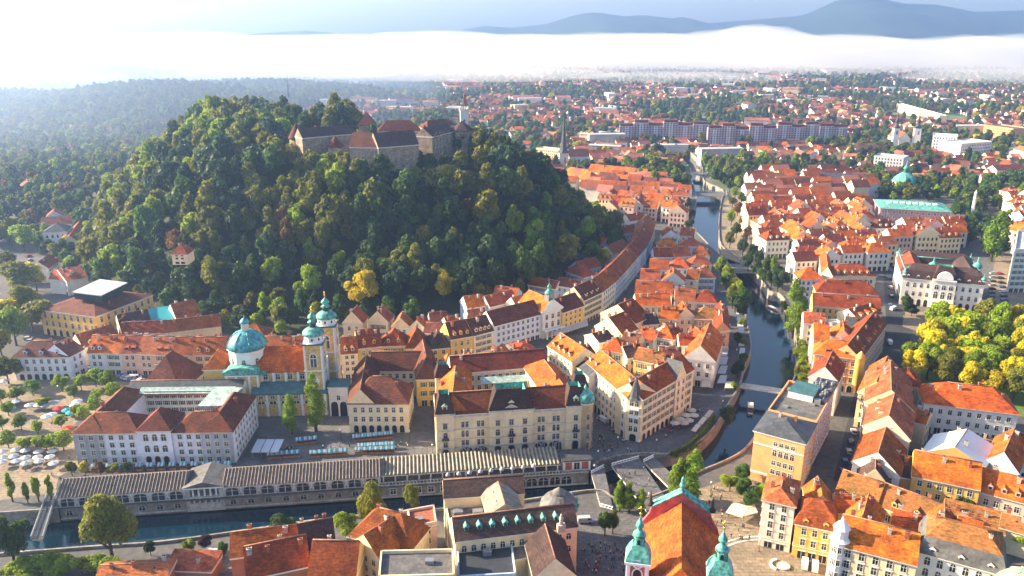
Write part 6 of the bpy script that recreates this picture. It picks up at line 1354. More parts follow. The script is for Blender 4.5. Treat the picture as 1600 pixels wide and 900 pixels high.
hs((1279, 280), (1357, 283), 22, 14, 'g', 5, 'roof_slate', 'lavender', 4, 'f', label='long grey-roofed school behind the orange roofs', near=False, chim=0)
hs((1222, 283), (1272, 285), 18, 9, 'g', 3, 'copper_dark', 'grey', 2, 'f', label='low hall with a dark green-grey roof left of the long school', near=False, chim=0)
hs((1399, 162), (1468, 181), 12, 15, 'f', 1, 'membrane', 'cream', 9, 'f', label='long bright cream slab on the far plain at upper right', near=False, chim=0)
hs((1458, 212), (1496, 214), 25, 24, 'f', 1, 'membrane', 'lavender', 6, 'f', label='pale lavender office block right of the twin-towered church', near=False, chim=0)
hs((1502, 226), (1550, 222), 30, 20, 'f', 1, 'membrane', 'white', 5, 'f', label='white terraced block right of the lavender office', near=False, chim=0)
hs((1538, 196), (1583, 202), 30, 18, 'f', 1, 'roof_grey', 'orange', 5, 'f', label='orange flat block at the far right', near=False, chim=0)
hs((1366, 244), (1412, 248), 22, 18, 'f', 1, 'membrane', 'grey', 5, 'f', label='grey flat-roofed school in front of the twin-towered church', near=False, chim=0)
hs((1585, 392), (1640, 392), (1640, 362), 26, 'f', 1.2, 'membrane', 'pale', 7, 'fl', label='tall pale building cut by the right edge below the poplars', near=True, chim=0)
for i, (a, b, d, h, rt, rm, wm, t) in enumerate([((34, 292), (56, 290), 14, 12, 'x', RT, 'white', 'white gabled house among trees at far left'), ((72, 340), (98, 338), 13, 12, 'x', RT, 'white', 'white gabled house left of the hill with dark roof wing'), ((62, 352), (112, 350), 12, 10, 'g', RB, 'white', 'long brown roof in front of the white gabled house'), ((66, 364), (104, 362), 16, 14, 'h', 'roof_slate', 'lavender', 'lavender block with slate roof beside the big tree'), ((122, 378), (140, 350), 10, 9, 'g', RO, 'cream', 'house with a lit orange slope at the foot of the wooded slope'), ((82, 428), (104, 440), 12, 9, 'x', RT, 'white', 'left one of the two salmon gables above the yellow hall'), ((104, 438), (124, 430), 12, 9, 'x', RT, 'white', 'right one of the two salmon gables above the yellow hall'), ((75, 420), (92, 408), 10, 9, 'g', RR, 'white', 'narrow red roof behind the two salmon gables'), ((134, 336), (158, 338), 10, 7, 'h', RR, 'white', 'small white house with red roof at the edge of the woods'), ((268, 398), (292, 398), 9, 5, 'h', RT, 'cream', 'small house roof peeping out of the hillside trees'), ((72, 240), (98, 238), 14, 9, 'g', RT, 'pink', 'pink house far left among hazy trees')]):
    hs(a, b, d, h, rt, 5, rm, wm, 3, 'f', label=t, near=False, chim=1, z0=(hill_h(*P(a[0], a[1], 4)[:2]) if i == 9 else 0))
refresh(); print('fill houses', nn_)

# ------------------------------------------------------------------ trees
def T(px, py, h, w, m, sh, label, det=1, group=None, **k): return gtree(px, py, h, w, m, sh, label, det=det, group=group, **k)
T(178, 884, 24, 19, 'leaf_olive', 'round', 'huge green-brown tree leaning over the river at lower left', 2)
T(24, 884, 18, 15, 'leaf_green', 'round', 'big green tree in the lower left corner beside the footbridge', 2)
for i, (x, y, h, t) in enumerate([(20, 784, 10.5, 'tallest, leftmost'), (44, 786, 7.5, 'shortest'), (61, 784, 10, 'third from left'), (81, 782, 10, 'rightmost')]): T(x, y, h, 4.2 if i != 1 else 3.6, 'leaf_bright', 'tall', f'{t} of the four slim green trees at the end of the market hall', 1, 'four slim trees by the market hall')
for i, (x, y, h, w, m, sh, t) in enumerate([(457, 678, 17.5, 5.2, 'leaf_poplar', 'poplar', 'shorter poplar in front of the cathedral wall'), (494, 674, 25, 6.4, 'leaf_poplar', 'poplar', 'taller poplar in front of the cathedral tower'), (236, 868, 5, 4.6, 'leaf_dark', 'round', 'small dark tree on the river terrace'), (297, 868, 5.5, 5.6, 'leaf_bright', 'round', 'round bright tree at the terrace corner'), (322, 858, 5.2, 5, 'leaf_purple', 'round', 'round purple-leaved tree on the terrace'), (350, 870, 5, 4.5, 'leaf_green', 'round', 'green tree beside the white parasols on the terrace'), (444, 856, 11, 12, 'leaf_dark', 'round', 'dense dark round tree on the near river bank behind red roofs'), (408, 862, 6, 6, 'leaf_bright', 'round', 'small bright tree left of the dense dark tree'), (545, 846, 11, 10, 'leaf_bright', 'round', 'bright green tree left of the rust-coloured tree'), (586, 838, 19, 12, 'leaf_olive', 'tall', 'tall rusty conical tree on the near river bank'), (645, 800, 10, 8, 'leaf_olive', 'round', 'thin sparse tree by the salmon terrace'),
    (968, 798, 11.5, 3.6, 'leaf_poplar', 'poplar', 'left poplar of the three between the bridges'), (983, 800, 11.5, 3.4, 'leaf_poplar', 'poplar', 'middle poplar of the three between the bridges'), (1001, 804, 10, 3.4, 'leaf_poplar', 'poplar', 'right poplar of the three between the bridges'), (1057, 782, 16, 5.4, 'leaf_poplar', 'poplar', 'shorter one of the two big poplars beside the triple bridge'), (1080, 784, 20, 6.4, 'leaf_poplar', 'poplar', 'taller one of the two big poplars beside the triple bridge'), (945, 838, 9, 6.5, 'leaf_green', 'round', 'left tree in the shaded crowd square'), (957, 834, 8, 5.5, 'leaf_olive', 'round', 'right tree in the shaded crowd square'),
    (1457, 782, 9.5, 9.5, 'leaf_green', 'round', 'left one of two round trees in the dark courtyard'), (1504, 802, 10, 10.5, 'leaf_green', 'round', 'right one of two round trees in the dark courtyard'), (1594, 862, 9, 9, 'leaf_bright', 'round', 'bright tree at the right edge beside the green dome'), (1037, 560, 7.5, 6.5, 'leaf_olive', 'round', 'small round tree in the courtyard of the river block'), (1238, 524, 31, 9.5, 'leaf_poplar', 'poplar', 'tallest poplar on the right river bank'), (1207, 438, 17, 5, 'leaf_poplar', 'poplar', 'slim far poplar between the river and the right bank houses'), (1146, 612, 5, 5, 'leaf_bright', 'round', 'small yellow-green tree at the end of the footbridge'), (1136, 668, 11, 8, 'leaf_bluegreen', 'willow', 'dark weeping willow hanging over the quay before the footbridge'), (1152, 590, 9, 8, 'leaf_bluegreen', 'willow', 'dark willow by the cafe awnings beyond the footbridge'), (1152, 540, 8, 6, 'leaf_dark', 'round', 'small dark tree among the riverside awnings'),
    (1548, 408, 36, 11, 'leaf_poplar', 'poplar', 'taller of the twin poplars behind the white palace'), (1562, 398, 33, 10, 'leaf_poplar', 'poplar', 'shorter of the twin poplars behind the white palace'), (1592, 330, 26, 9, 'leaf_poplar', 'poplar', 'poplar at the right edge beyond the twin pair'), (568, 490, 27, 23, 'leaf_yellow', 'round', 'big bright yellow tree at the foot of the dark hill'), (1412, 492, 12, 8, 'leaf_green', 'tall', 'dark conical tree before the left corner of the white palace'), (1424, 494, 7, 8, 'leaf_dark', 'round', 'low dark tree beside the conical one at the palace')]):
    T(x, y, h, w, m, sh, t, 2 if y > 640 or i in (22, 31) else 1)
for i, (x, y, w) in enumerate([(28, 628, 8), (70, 638, 7), (52, 618, 8), (98, 612, 9), (128, 610, 8), (150, 604, 9), (168, 606, 9), (180, 624, 9), (124, 655, 7), (96, 668, 6), (14, 700, 8), (44, 704, 8), (74, 706, 9), (100, 704, 9), (34, 672, 7), (60, 678, 6), (134, 662, 8), (150, 646, 8), (4, 672, 7), (150, 628, 7), (2, 630, 8), (14, 650, 7), (116, 622, 7), (86, 704, 8)]):
    T(x, y, w*.95, w, ('leaf_bright', 'leaf_bright', 'leaf_poplar', 'leaf_bright')[i % 4], 'round', ('small yellow-green tree standing among the market stalls on the left', 'small olive-green tree standing on the market square on the left')[i % 2], 1, 'trees on the market square')
for i, (x, m) in enumerate([(113, 'leaf_olive'), (134, 'leaf_yellow'), (158, 'leaf_rust'), (177, 'leaf_olive'), (200, 'leaf_dark')]):
    T(x, 744, 6, 4.6, m, 'round', f"{('first olive', 'second yellow-orange', 'third rusty orange', 'fourth olive', 'fifth dark green')[i]} tree in the row between white palace and market hall", 1, 'row of small autumn trees')
for i, (x, y) in enumerate([(12, 902), (34, 896), (58, 893), (80, 890), (104, 892), (128, 896), (150, 892), (172, 898), (92, 905), (46, 906)]): T(x, y, 5.5, 8.5, 'leaf_bright', 'bush', 'bright green leafy bush in the thicket at the lower left corner', 1, 'thicket in the lower left corner', name='bush')
for i, (x, y, w) in enumerate([(1140, 768, 8), (1158, 758, 8), (1150, 742+20, 7), (1172, 800, 9), (1188, 780, 7), (1205, 774, 7), (1216, 768, 7), (1162, 782, 8)]):
    if i != 2: T(x, y, w*1.05, w, ('leaf_bright', 'leaf_green')[i % 2], 'round', 'round green tree on the sunny terrace between square and office block', 2, 'trees on the sunny river terrace')
for i, y in enumerate((532, 543, 554, 565, 576, 587, 598)): T(1252+i*.4, y, 5, 6, 'leaf_bright', 'willow', 'pale green tree in the clipped strip along the right river walk', 1, 'tree strip along the right river walk')
for i, (x, y, m) in enumerate([(1126, 432, 'leaf_bright'), (1136, 446, 'leaf_bright'), (1141, 462, 'leaf_olive'), (1150, 474, 'leaf_bright'), (1148, 488, 'leaf_green'), (1157, 500, 'leaf_dark'), (1132, 454, 'leaf_green'), (1144, 482, 'leaf_olive'), (1160, 486, 'leaf_green')]): T(x, y, 14, 10.5, m, 'round', 'sunlit green tree overhanging the left river bank below the old town', 1, 'trees on the left river bank')
for i, (x, y) in enumerate([(1168, 424), (1180, 436), (1192, 446), (1204, 452), (1214, 458), (1198, 432), (1184, 420), (1216, 440), (1222, 452), (1174, 408), (1160, 400)]): T(x, y, 13, 10, ('leaf_dark', 'leaf_bluegreen', 'leaf_green')[i % 3], 'round', 'dark tree overhanging the right river bank near the short bridge', 1, 'dark trees on the right river bank')
for i, (x, y) in enumerate([(1140, 388), (1150, 372), (1142, 352), (1152, 338), (1144, 325), (1158, 322), (1148, 312), (1166, 380), (1168, 352), (1140, 300), (1152, 296), (1160, 360), (1078, 345), (1074, 330), (1070, 316), (1076, 362)]): T(x, y, 13, 10, ('leaf_olive', 'leaf_green', 'leaf_bright', 'leaf_rust')[i % 4] if x > 1100 else 'leaf_dark', 'round', 'tree on the promenade beside the blue reach of the river' if x > 1100 else 'dark tree between old town roofs and the blue river', 1, 'promenade trees by the upper river')
def scatter_pts(poly, spc, seed, z=0, jit=.4):
    r = random.Random(seed); q = [P(x, y, z) for x, y in poly]; x0 = min(p.x for p in q); x1 = max(p.x for p in q); y0 = min(p.y for p in q); y1 = max(p.y for p in q); out = []
    y = y0; k = 0
    while y < y1:
        x = x0+(k % 2)*spc/2
        while x < x1:
            a, b = x+r.uniform(-jit, jit)*spc, y+r.uniform(-jit, jit)*spc
            if in_poly(a, b, [(p.x, p.y) for p in q]): out.append((a, b))
            x += spc
        y += spc*.87; k += 1
    return out
for i, (x, y) in enumerate(scatter_pts([(1412, 610), (1416, 566), (1452, 515), (1548, 512), (1640, 520), (1640, 668), (1590, 640), (1450, 610)], 11.0, 5)):
    m = random.choice(['leaf_yellow', 'leaf_bright', 'leaf_olive', 'leaf_olive', 'leaf_yellow', 'leaf_bright'])
    tree(x, y, 0, random.uniform(14, 19), random.uniform(13, 16), m, 'round', {'leaf_yellow': 'yellowing plane tree in the dense park before the white palace', 'leaf_bright': 'light green plane tree in the dense park before the white palace', 'leaf_olive': 'olive-gold plane tree in the dense park before the white palace'}[m], 'plane trees in the park', det=2 if y < 345 else 1)
for i, (x, y) in enumerate(scatter_pts([(1478, 392), (1500, 350), (1545, 350), (1575, 420), (1545, 400), (1500, 385)], 12, 6)): 
    if free(x, y, 5): tree(x, y, 0, 13, 12, ('leaf_dark', 'leaf_green')[i % 2], 'round', 'dark park tree between the library and the twin poplars', 'park trees behind the palace')
for i, (px, py, h, w) in enumerate([(30, 462, 22, 24), (58, 455, 18, 18), (14, 440, 20, 22), (52, 520, 21, 22), (26, 540, 20, 20), (72, 505, 16, 16), (8, 510, 20, 22), (14, 600, 14, 15), (40, 500, 20, 20), (38, 392, 20, 22), (15, 380, 20, 20), (110, 395, 13, 13), (4, 560, 16, 16)]):
    T(px, py, h, w, ('leaf_olive', 'leaf_yellow', 'leaf_olive', 'leaf_olive', 'leaf_bright')[i % 5], 'round', 'big hazy golden-green tree at the left edge beside the yellow hall', 1, 'big trees along the left edge')

FT2 = []
# the wooded hill
def shown(x, y, z):
    px = PX((x, y, z)); return -60 < px[0] < 1660 and -30 < px[1] < 930
pts = []; YT = P(568, 490, 0); r = random.Random(21); y = 392.
while y < 1230:
    x = -640.
    spc = 9.6 if y < 640 else 11.5
    while x < 105:
        a = x+r.uniform(-.4, .4)*spc; b = y+r.uniform(-.4, .4)*spc; h = hill_h(a, b); x += spc
        if h < 1.5 or not shown(a, b, h): continue
        cz = ((a+92)/72)**2+((b-548)/24)**2
        if cz < 1 or not free(a, b, 1 if h > 12 else 2): continue
        if YT[0]-14 < a < YT[0]+14 and YT[1]-25 < b < YT[1]+8: continue
        px = PX((a, b, h)); mh = 99
        if b < 550 and 440 < px[0] < 745: mh = HZ((a, b), 238 if px[0] > 545 else 236)-h
        elif b >= 550 and 570 < px[0] < 745: mh = HZ((a, b), 196)-h
        elif b >= 550 and px[0] <= 570: mh = HZ((a, b), 148)-h
        elif 745 <= px[0] < 860: mh = HZ((a, b), 196+(px[0]-745)*.45)-h
        if mh < 5: continue
        pts.append((a, b, h-.8, mh))
    y += spc*.87
def hill_leaf_tone(a, b, h):  # autumn leaf mix; the sunlit left is put in as lighter, more olive leaves
    n1 = noise.noise(V((a*.02, b*.02, 5))); n2 = noise.noise(V((a*.05, b*.05, 9))); left = max(0, min(1, (-a-60)/250)); q = r.random()
    if n2 > .52-.16*left and q < .42: return 'leaf_rust'
    if q < .05+.14*left: return 'leaf_bright'
    if q < .07+.03*left: return 'leaf_yellow'
    if n1 > .0+.2*(1-left) or q < .26+.28*left: return 'leaf_olive'
    return ('leaf_dark', 'leaf_green', 'leaf_bluegreen', 'leaf_dark')[int(q*97) % 4]
pts.sort(key=lambda p: math.hypot(p[0], p[1], p[2]-CAMH)); NI = 105; single = pts[:NI]; rest = pts[NI:]
print('hill trees', len(pts))
CN = dict(leaf_dark='dark green', leaf_green='green', leaf_olive='olive-brown', leaf_yellow='yellow', leaf_rust='rusty red', leaf_bright='bright green', leaf_bluegreen='blue-green')
def zone(px):
    for lim, t in ((250, 'above the yellow hall'), (380, 'above the turquoise-roofed shed'), (470, 'above the cathedral dome'), (560, 'above the cathedral towers'), (700, 'above the brown-roofed palace'), (830, 'above the town hall'), (2000, 'above the shaded curved street')):
        if px < lim: return t
src = {}
for (a, b, z, mh) in single:
    m = hill_leaf_tone(a, b, z); w = r.choice((r.uniform(7, 12), r.uniform(11, 17), r.uniform(14, 20))); h = w*r.uniform(1.05, 1.6); h = min(h, mh+.8); w = min(w, h*1.15)
    t = tree(a, b, z, h, w, m, 'round' if r.random() < .7 else 'tall', f'{CN[m]} hill tree {zone(PX((a, b, z))[0])}', f'trees on the castle hill {zone(PX((a, b, z))[0])}')
for (px, py, m, w) in [(440, 372, 'leaf_rust', 13), (446, 345, 'leaf_rust', 12), (432, 205, 'leaf_rust', 16), (416, 214, 'leaf_rust', 14), (600, 440, 'leaf_olive', 12), (455, 250, 'leaf_yellow', 9)]:
    # stand on the slope seen at that pixel
    zz = 30.
    for _ in range(60): p = P(px, py, zz); zz += (hill_h(p.x, p.y)-zz)*.5
    tree(p.x, p.y, zz-1, w*1.5, w, m, 'tall' if m == 'leaf_rust' else 'round', f"tall {CN[m]} tree standing out on the castle hill {'near the castle walls' if py < 260 else 'half way up the slope'}", 'standout trees on the castle hill')

def instancer(name, P_, kinds, label, cat):
    """P_: list of (x, y, z, w, h, rot, kind); kinds: list of source crown objects"""
    A = np.array(P_, np.float32); me = bpy.data.meshes.new(name); me.vertices.add(len(A)); me.vertices.foreach_set('co', A[:, :3].ravel())
    at = me.attributes.new('scl', 'FLOAT_VECTOR', 'POINT'); at.data.foreach_set('vector', np.stack([A[:, 3], A[:, 3], A[:, 4]], 1).ravel())
    at = me.attributes.new('rotv', 'FLOAT_VECTOR', 'POINT'); at.data.foreach_set('vector', np.stack([A[:, 5]*0, A[:, 5]*0, A[:, 5]], 1).ravel())
    at = me.attributes.new('kind', 'INT', 'POINT'); at.data.foreach_set('value', A[:, 6].astype(np.int32))
    o = link(name, me); g = bpy.data.node_groups.new(name, 'GeometryNodeTree'); g.interface.new_socket('Geometry', in_out='INPUT', socket_type='NodeSocketGeometry'); g.interface.new_socket('Geometry', in_out='OUTPUT', socket_type='NodeSocketGeometry')
    N = g.nodes; L = g.links; gi = N.new('NodeGroupInput'); go = N.new('NodeGroupOutput'); jn = N.new('GeometryNodeJoinGeometry')
    def attr(n, t): x = N.new('GeometryNodeInputNamedAttribute'); x.data_type = t; x.inputs['Name'].default_value = n; return [s for s in x.outputs if s.enabled and s.name == 'Attribute'][0]
    sc = attr('scl', 'FLOAT_VECTOR'); rt = attr('rotv', 'FLOAT_VECTOR'); kd = attr('kind', 'INT')
    for i, so in enumerate(kinds):
        oi = N.new('GeometryNodeObjectInfo'); oi.inputs['Object'].default_value = so; oi.transform_space = 'ORIGINAL'; oi.inputs['As Instance'].default_value = True
        cmp_ = N.new('FunctionNodeCompare'); cmp_.data_type = 'INT'; cmp_.operation = 'EQUAL'; ins = [s for s in cmp_.inputs if s.enabled]; L.new(kd, ins[0]); ins[1].default_value = i
        ip = N.new('GeometryNodeInstanceOnPoints'); L.new(gi.outputs[0], ip.inputs['Points']); L.new(cmp_.outputs[0], ip.inputs['Selection']); L.new(oi.outputs['Geometry'], ip.inputs['Instance']); L.new(rt, ip.inputs['Rotation']); L.new(sc, ip.inputs['Scale']); L.new(ip.outputs[0], jn.inputs[0])
    L.new(jn.outputs[0], go.inputs[0]); md = o.modifiers.new('scatter', 'NODES'); md.node_group = g
    return tag(o, label, cat, kind='stuff')
# source crowns are those of real trees already standing on the hill or in the plain
KM = ['leaf_dark', 'leaf_green', 'leaf_bluegreen', 'leaf_olive', 'leaf_olive', 'leaf_bright', 'leaf_yellow', 'leaf_rust', 'leaf_dark', 'leaf_green']
KS = ['round', 'tall', 'round', 'round', 'tall', 'round', 'round', 'round', 'tall', 'round']
srcs = []
for i, (m, s) in enumerate(zip(KM, KS)):
    a, b, z, mh = rest[i*7+3]; t = tree(a, b, z, min(15, mh), min(12, mh), m, s, f'{CN[m]} tree in the upper wood of the castle hill', 'trees of the upper hill wood', var=i % 4, det=0); srcs.append([c for c in t.children if c.name.startswith('crown')][0])
PP = []
for j, (a, b, z, mh) in enumerate(rest):
    m = hill_leaf_tone(a, b, z); ks = [i for i, q in enumerate(KM) if q == m]; w = r.choice((r.uniform(7, 12), r.uniform(11, 17), r.uniform(15, 22))); q_ = w*r.uniform(1.05, 1.5); q_ = min(q_, mh+.8); w = min(w, q_*1.15); PP.append((a, b, z, w, q_, r.uniform(0, 6.28), r.choice(ks)))
instancer('hillside_wood', PP, srcs, 'mixed autumn wood covering the castle hill and the ridge behind it', 'wood')

# the plain: houses and trees out to the fog
FR = []; FT = []
r = random.Random(33)
def dens(x, y): return noise.noise(V((x*.0042, y*.0042, 2)))+.45*noise.noise(V((x*.013, y*.013, 4)))
def blocked(x, y):
    if near_river(x, y, 14) if y < 1200 else False: return True
    return False
hc = 0; plain_things = 0; FH_ = []
y = 560.
while y < 3300:
    spc = 19 if y < 1100 else (22 if y < 1800 else 27)
    half = (y*cp+50)*830/FPX; x = -half
    while x < half:
        a = x+r.uniform(-.45, .45)*spc; b = y+r.uniform(-.45, .45)*spc; x += spc
        h1 = hill_h(a, b); h2 = hill2_h(a, b)
        if h1 > 0.8: continue
        px, py = PX((a, b, 0))
        if py > 292 and px > 1100: continue
        if py > 300 and px > 500: continue
        if 1500 > b and near_river(a, b, 12 if b < 900 else 5): continue
        if not free(a, b, 7): continue
        if h2 > 14:
            for k in range(3): w = r.uniform(12, 19); FT.append((a+r.uniform(-.5, .5)*spc, b+r.uniform(-.5, .5)*spc, h2-2, w, w*1.2, r.random()*6.28, r.choice([0, 1, 2, 8, 9, 3]))) 
            continue
        if px < 440 and b < 1300 and r.random() < .9 and not (px < 150 and 225 < py < 270 and False):
            for k in range(3): w = r.uniform(9, 16); FT.append((a+r.uniform(-.5, .5)*spc, b+r.uniform(-.5, .5)*spc, h2, w, w*r.uniform(1.05, 1.4), r.random()*6.28, r.choice([0, 1, 2, 3, 4, 5, 8, 9, 3, 7])))
            continue
        d = dens(a, b)+(.10 if px > 700 else -.18)+(-.14 if b > 2300 else 0)-(.25 if px < 250 else 0)
        if d > -.10 and r.random() < (.86 if d > .1 else .6):
            FH_.append((a, b, max(0, h2)))
            if r.random() < .55: w = r.uniform(6, 10); FT.append((a+spc*.5, b-spc*.2, h2, w, w*1.15, r.random()*6.28, r.choice([0, 1, 3, 9, 5])))
        else:
            if d < -.42 and r.random() < .6: continue
            for k in range(2 if y < 1800 else 2):
                w = r.uniform(9, 16); FT.append((a+r.uniform(-.5, .5)*spc, b+r.uniform(-.5, .5)*spc, h2, w, w*r.uniform(1, 1.4), r.random()*6.28, r.choice([1, 3, 9, 9, 5, 4, 4, 7, 6] if r.random() < .6 else [0, 1, 9, 8, 2])))
    y += spc*.9
print('plain', len(FH_), len(FT))
instancer('suburb_trees', FT, srcs, 'countless garden and street trees spread over the hazy plain', 'trees')
FH_.sort(key=lambda p: math.hypot(p[0], p[1]))
NS = 18
for i, (a, b, z) in enumerate(FH_[:NS]):
    px = PX((a, b, 0))[0]; ang = r.choice((.1, 1.65, -.35, .5)); W = r.uniform(11, 20); D = r.uniform(9, 13); uu = V((math.cos(ang), math.sin(ang), 0)); c = V((a, b, 0)); A = c-uu*W/2-V((-uu.y, uu.x, 0))*D/2; h = r.uniform(5.5, 10); rm = r.choice((RO, RT, RR, RB, RT, RR)); wm = r.choice(('white', 'white', 'cream', 'pale', 'pink'))
    hs(A, A+uu*W, D, h, r.choice('ghgx'), r.uniform(3, 4.5), rm, wm, 2, 'fr', ('in the hazy suburb left of the castle hill' if px < 500 else 'in the green suburb beyond the old town and river' if px < 1150 else 'in the suburb behind the orange right bank roofs'), world=True, near=False, chim=0, ground='plain', group='suburb houses beyond the old town', z0=z)
vs = []; fs = []; mi = []; k = 0
for i, it in enumerate(FH_[NS:]+FARH):
    a, b, z = it[:3]
    ang = r.choice((.1, .1, 1.65, -.35, .5))+r.uniform(-.05, .05); big = r.random() < .035 and len(it) == 3; W = r.uniform(25, 55) if big else r.uniform(9, 17); D = r.uniform(12, 18) if big else r.uniform(7, 11); h = r.uniform(9, 18) if big else r.uniform(5, 9); rh = .4 if big and r.random() < .6 else r.uniform(2.8, 4.2)
    if len(it) == 6: a, b, ang, W, D, h = it; z = 0; rh = D*.42
    cs, sn = math.cos(ang), math.sin(ang)
    def q(u_, v_, z_): return (a+u_*cs-v_*sn, b+u_*sn+v_*cs, z+z_)
    x_, y_ = W/2, D/2; vs += [q(-x_, -y_, -3), q(x_, -y_, -3), q(x_, y_, -3), q(-x_, y_, -3), q(-x_, -y_, h), q(x_, -y_, h), q(x_, y_, h), q(-x_, y_, h), q(-x_, 0, h+rh), q(x_, 0, h+rh)]
    e = .7; vs += [q(-x_-e, -y_-e, h-.3), q(x_+e, -y_-e, h-.3), q(x_+e, y_+e, h-.3), q(-x_-e, y_+e, h-.3), q(-x_-e, 0, h+rh+.15), q(x_+e, 0, h+rh+.15)]
    W_ = 0 if r.random() < .75 else 3; R_ = 4 if rh < 1 else r.choice((1, 1, 1, 2, 2, 5)) if len(it) == 3 else r.choice((1, 1, 6, 2, 2, 5))
    for f in ((0, 1, 5, 4), (1, 2, 6, 5), (2, 3, 7, 6), (3, 0, 4, 7), (5, 6, 9, 9), (7, 4, 8, 8)): fs.append(tuple(k+j for j in f)); mi.append(W_)
    for f in ((10, 11, 15, 14), (12, 13, 14, 15)): fs.append(tuple(k+j for j in f)); mi.append(R_)
    k += 16
me = bpy.data.meshes.new('suburb_houses'); me.from_pydata(vs, [], [f if f[2] != f[3] else f[:3] for f in fs])
mat('far_roof', (.42, .16, .09), .9, .3, .05, island=.35); mat('far_wall', (.66, .62, .57), .9, .2, .05, island=.3)
for m in ('far_wall', 'far_roof', RR, 'wall_cream', 'membrane', RB, RO): me.materials.append(M[m])
me.polygons.foreach_set('material_index', mi); me.update(); tag(link('suburb_houses', me), 'countless small red and white houses scattered over the hazy plain', 'houses', kind='stuff')

for i, (x, y) in enumerate(scatter_pts([(1478, 345), (1500, 292), (1640, 285), (1640, 326), (1560, 330), (1530, 345)], 14, 8)):
    if free(x, y, 6): FT2.append((x, y, 0, random.uniform(12, 17), random.uniform(13, 19), random.random()*6.28, random.choice([0, 1, 1, 3, 9])))
for i, (x, y) in enumerate(scatter_pts([(1480, 470), (1545, 470), (1560, 400), (1600, 400), (1600, 380), (1560, 380), (1535, 400)], 12, 8)):
    pass
for pl, sd in (([(236, 470), (300, 480), (345, 505), (300, 500), (262, 492), (240, 482)], 11), ([(1405, 470), (1416, 430), (1408, 420), (1398, 470)], 12), ([(1000, 248), (1058, 262), (1074, 290), (1058, 297), (995, 286)], 3), ([(1102, 256), (1190, 262), (1172, 290), (1138, 295), (1104, 280)], 4), ([(1345, 284), (1500, 284), (1495, 320), (1372, 318)], 5), ([(296, 480), (350, 520), (420, 528), (480, 530), (550, 505), (650, 508), (705, 482), (650, 462), (300, 452)], 6), ([(120, 440), (60, 400), (60, 330), (130, 330), (170, 440)], 7), ([(860, 395), (935, 372), (950, 345), (925, 330), (870, 360)], 8)):
    for x, y in scatter_pts(pl, 11, sd):
        if free(x, y, 2.5) and not in_river(x, y) and hill_h(x, y) < 3: w_ = random.uniform(8, 13); FT2.append((x, y, max(0, hill_h(x, y)-.6), w_, w_*random.uniform(1, 1.3), random.random()*6.28, random.choice([0, 1, 3, 4, 9, 5, 8])))
instancer('park_wood', FT2, srcs, 'green park trees and hill-foot gardens between the old town roofs', 'wood')
# ------------------------------------------------------------------ squares, stalls, cars, people, boats
sheet('market_square', [(-60, 575), (110, 592), (215, 598), (215, 612), (118, 660), (122, 728), (92, 745), (86, 770), (-60, 790)], M['paving_warm'], .02)
sheet('old_square', [(405, 655), (545, 652), (548, 684), (682, 700), (684, 722), (640, 730), (372, 727), (400, 690)], M['paving_grey'], .02)
sheet('bridge_square', [(918, 640), (960, 640), (990, 690), (1090, 640), (1118, 665), (1060, 706), (1030, 716), (1000, 712), (925, 724), (912, 712)], M['paving_grey'], .02)
sheet('round_square', [(1020, 790), (1088, 765), (1130, 752), (1170, 740), (1195, 790), (1192, 856), (1330, 880), (1330, 910), (1120, 910), (1100, 850), (1010, 800)], M['paving_warm'], .02)
sheet('crowd_square', [(905, 800), (1000, 800), (1015, 830), (1000, 905), (900, 905)], M['paving_grey'], .03)
sheet('river_terrace', [(262, 872), (396, 852), (480, 846), (480, 890), (262, 900)], M['paving_warm'], .02)
sheet('promenade', [(1090, 690), (1130, 640), (1150, 590), (1160, 520), (1140, 460), (1118, 450), (1140, 520), (1118, 600), (1085, 650)], M['paving_grey'], .024)
sheet('right_promenade', [(1128, 320), (1126, 400), (1165, 415), (1172, 380), (1160, 310), (1150, 300)], M['paving_warm'], .024)
sheet('river_walk', [(1243, 505), (1262, 505), (1266, 610), (1246, 612)], M['grass'], .024)
sheet('dark_street', [(1302, 750), (1335, 615), (1390, 500), (1430, 505), (1400, 600), (1345, 640), (1320, 760)], M['asphalt'], .02)
sheet('park_street', [(1385, 505), (1420, 505), (1412, 430), (1385, 300), (1372, 300)], M['asphalt'], .022)
sheet('palace_forecourt', [(1412, 488), (1545, 484), (1560, 520), (1440, 520), (1410, 510)], M['paving_warm'], .024)
sheet('park_lawn', [(1405, 610), (1412, 566), (1452, 520), (1640, 520), (1640, 660)], M['grass'], .026)
sheet('foot_meadow', [(290, 470), (340, 520), (420, 530), (490, 530), (545, 502), (655, 508), (720, 480), (860, 445), (800, 400), (300, 400)], M['forest_floor'], .03)
sheet('valley_meadow', [(118, 262), (160, 245), (166, 252), (150, 268)], M['meadow'], .03)
sheet('far_meadow', [(530, 128), (660, 126), (660, 130), (530, 132)], M['meadow'], .5); sheet('far_field', [(690, 137), (760, 134), (770, 138), (700, 141)], M['meadow'], .5)
sheet('railway_yard', [(1530, 208), (1545, 206), (1640, 240), (1640, 250)], M['concrete'], .1)
sheet('car_park', [(1540, 480), (1556, 400), (1600, 400), (1600, 492)], M['paving_warm'], .026)
b_ = MB(); c = P(1215, 905, 0)    # two pale rings of the round square
for r0, r1 in ((18.3, 18.8), (20, 20.4)):
    for i in range(40):
        a0, a1 = math.pi*.45+i*.045, math.pi*.45+(i+1)*.045
        b_.face([V((c.x+r_*math.cos(a_), c.y+r_*math.sin(a_), .028)) for r_, a_ in ((r0, a0), (r1, a0), (r1, a1), (r0, a1))])
tag(b_.build('paving_ring', M['trim_white']), kind='structure')
f = thing('round_bench', P(1218, 884, 0), 'pale crescent bench round a low planter on the sunny round square', 'bench'); c = V(f.location)
b_ = MB()
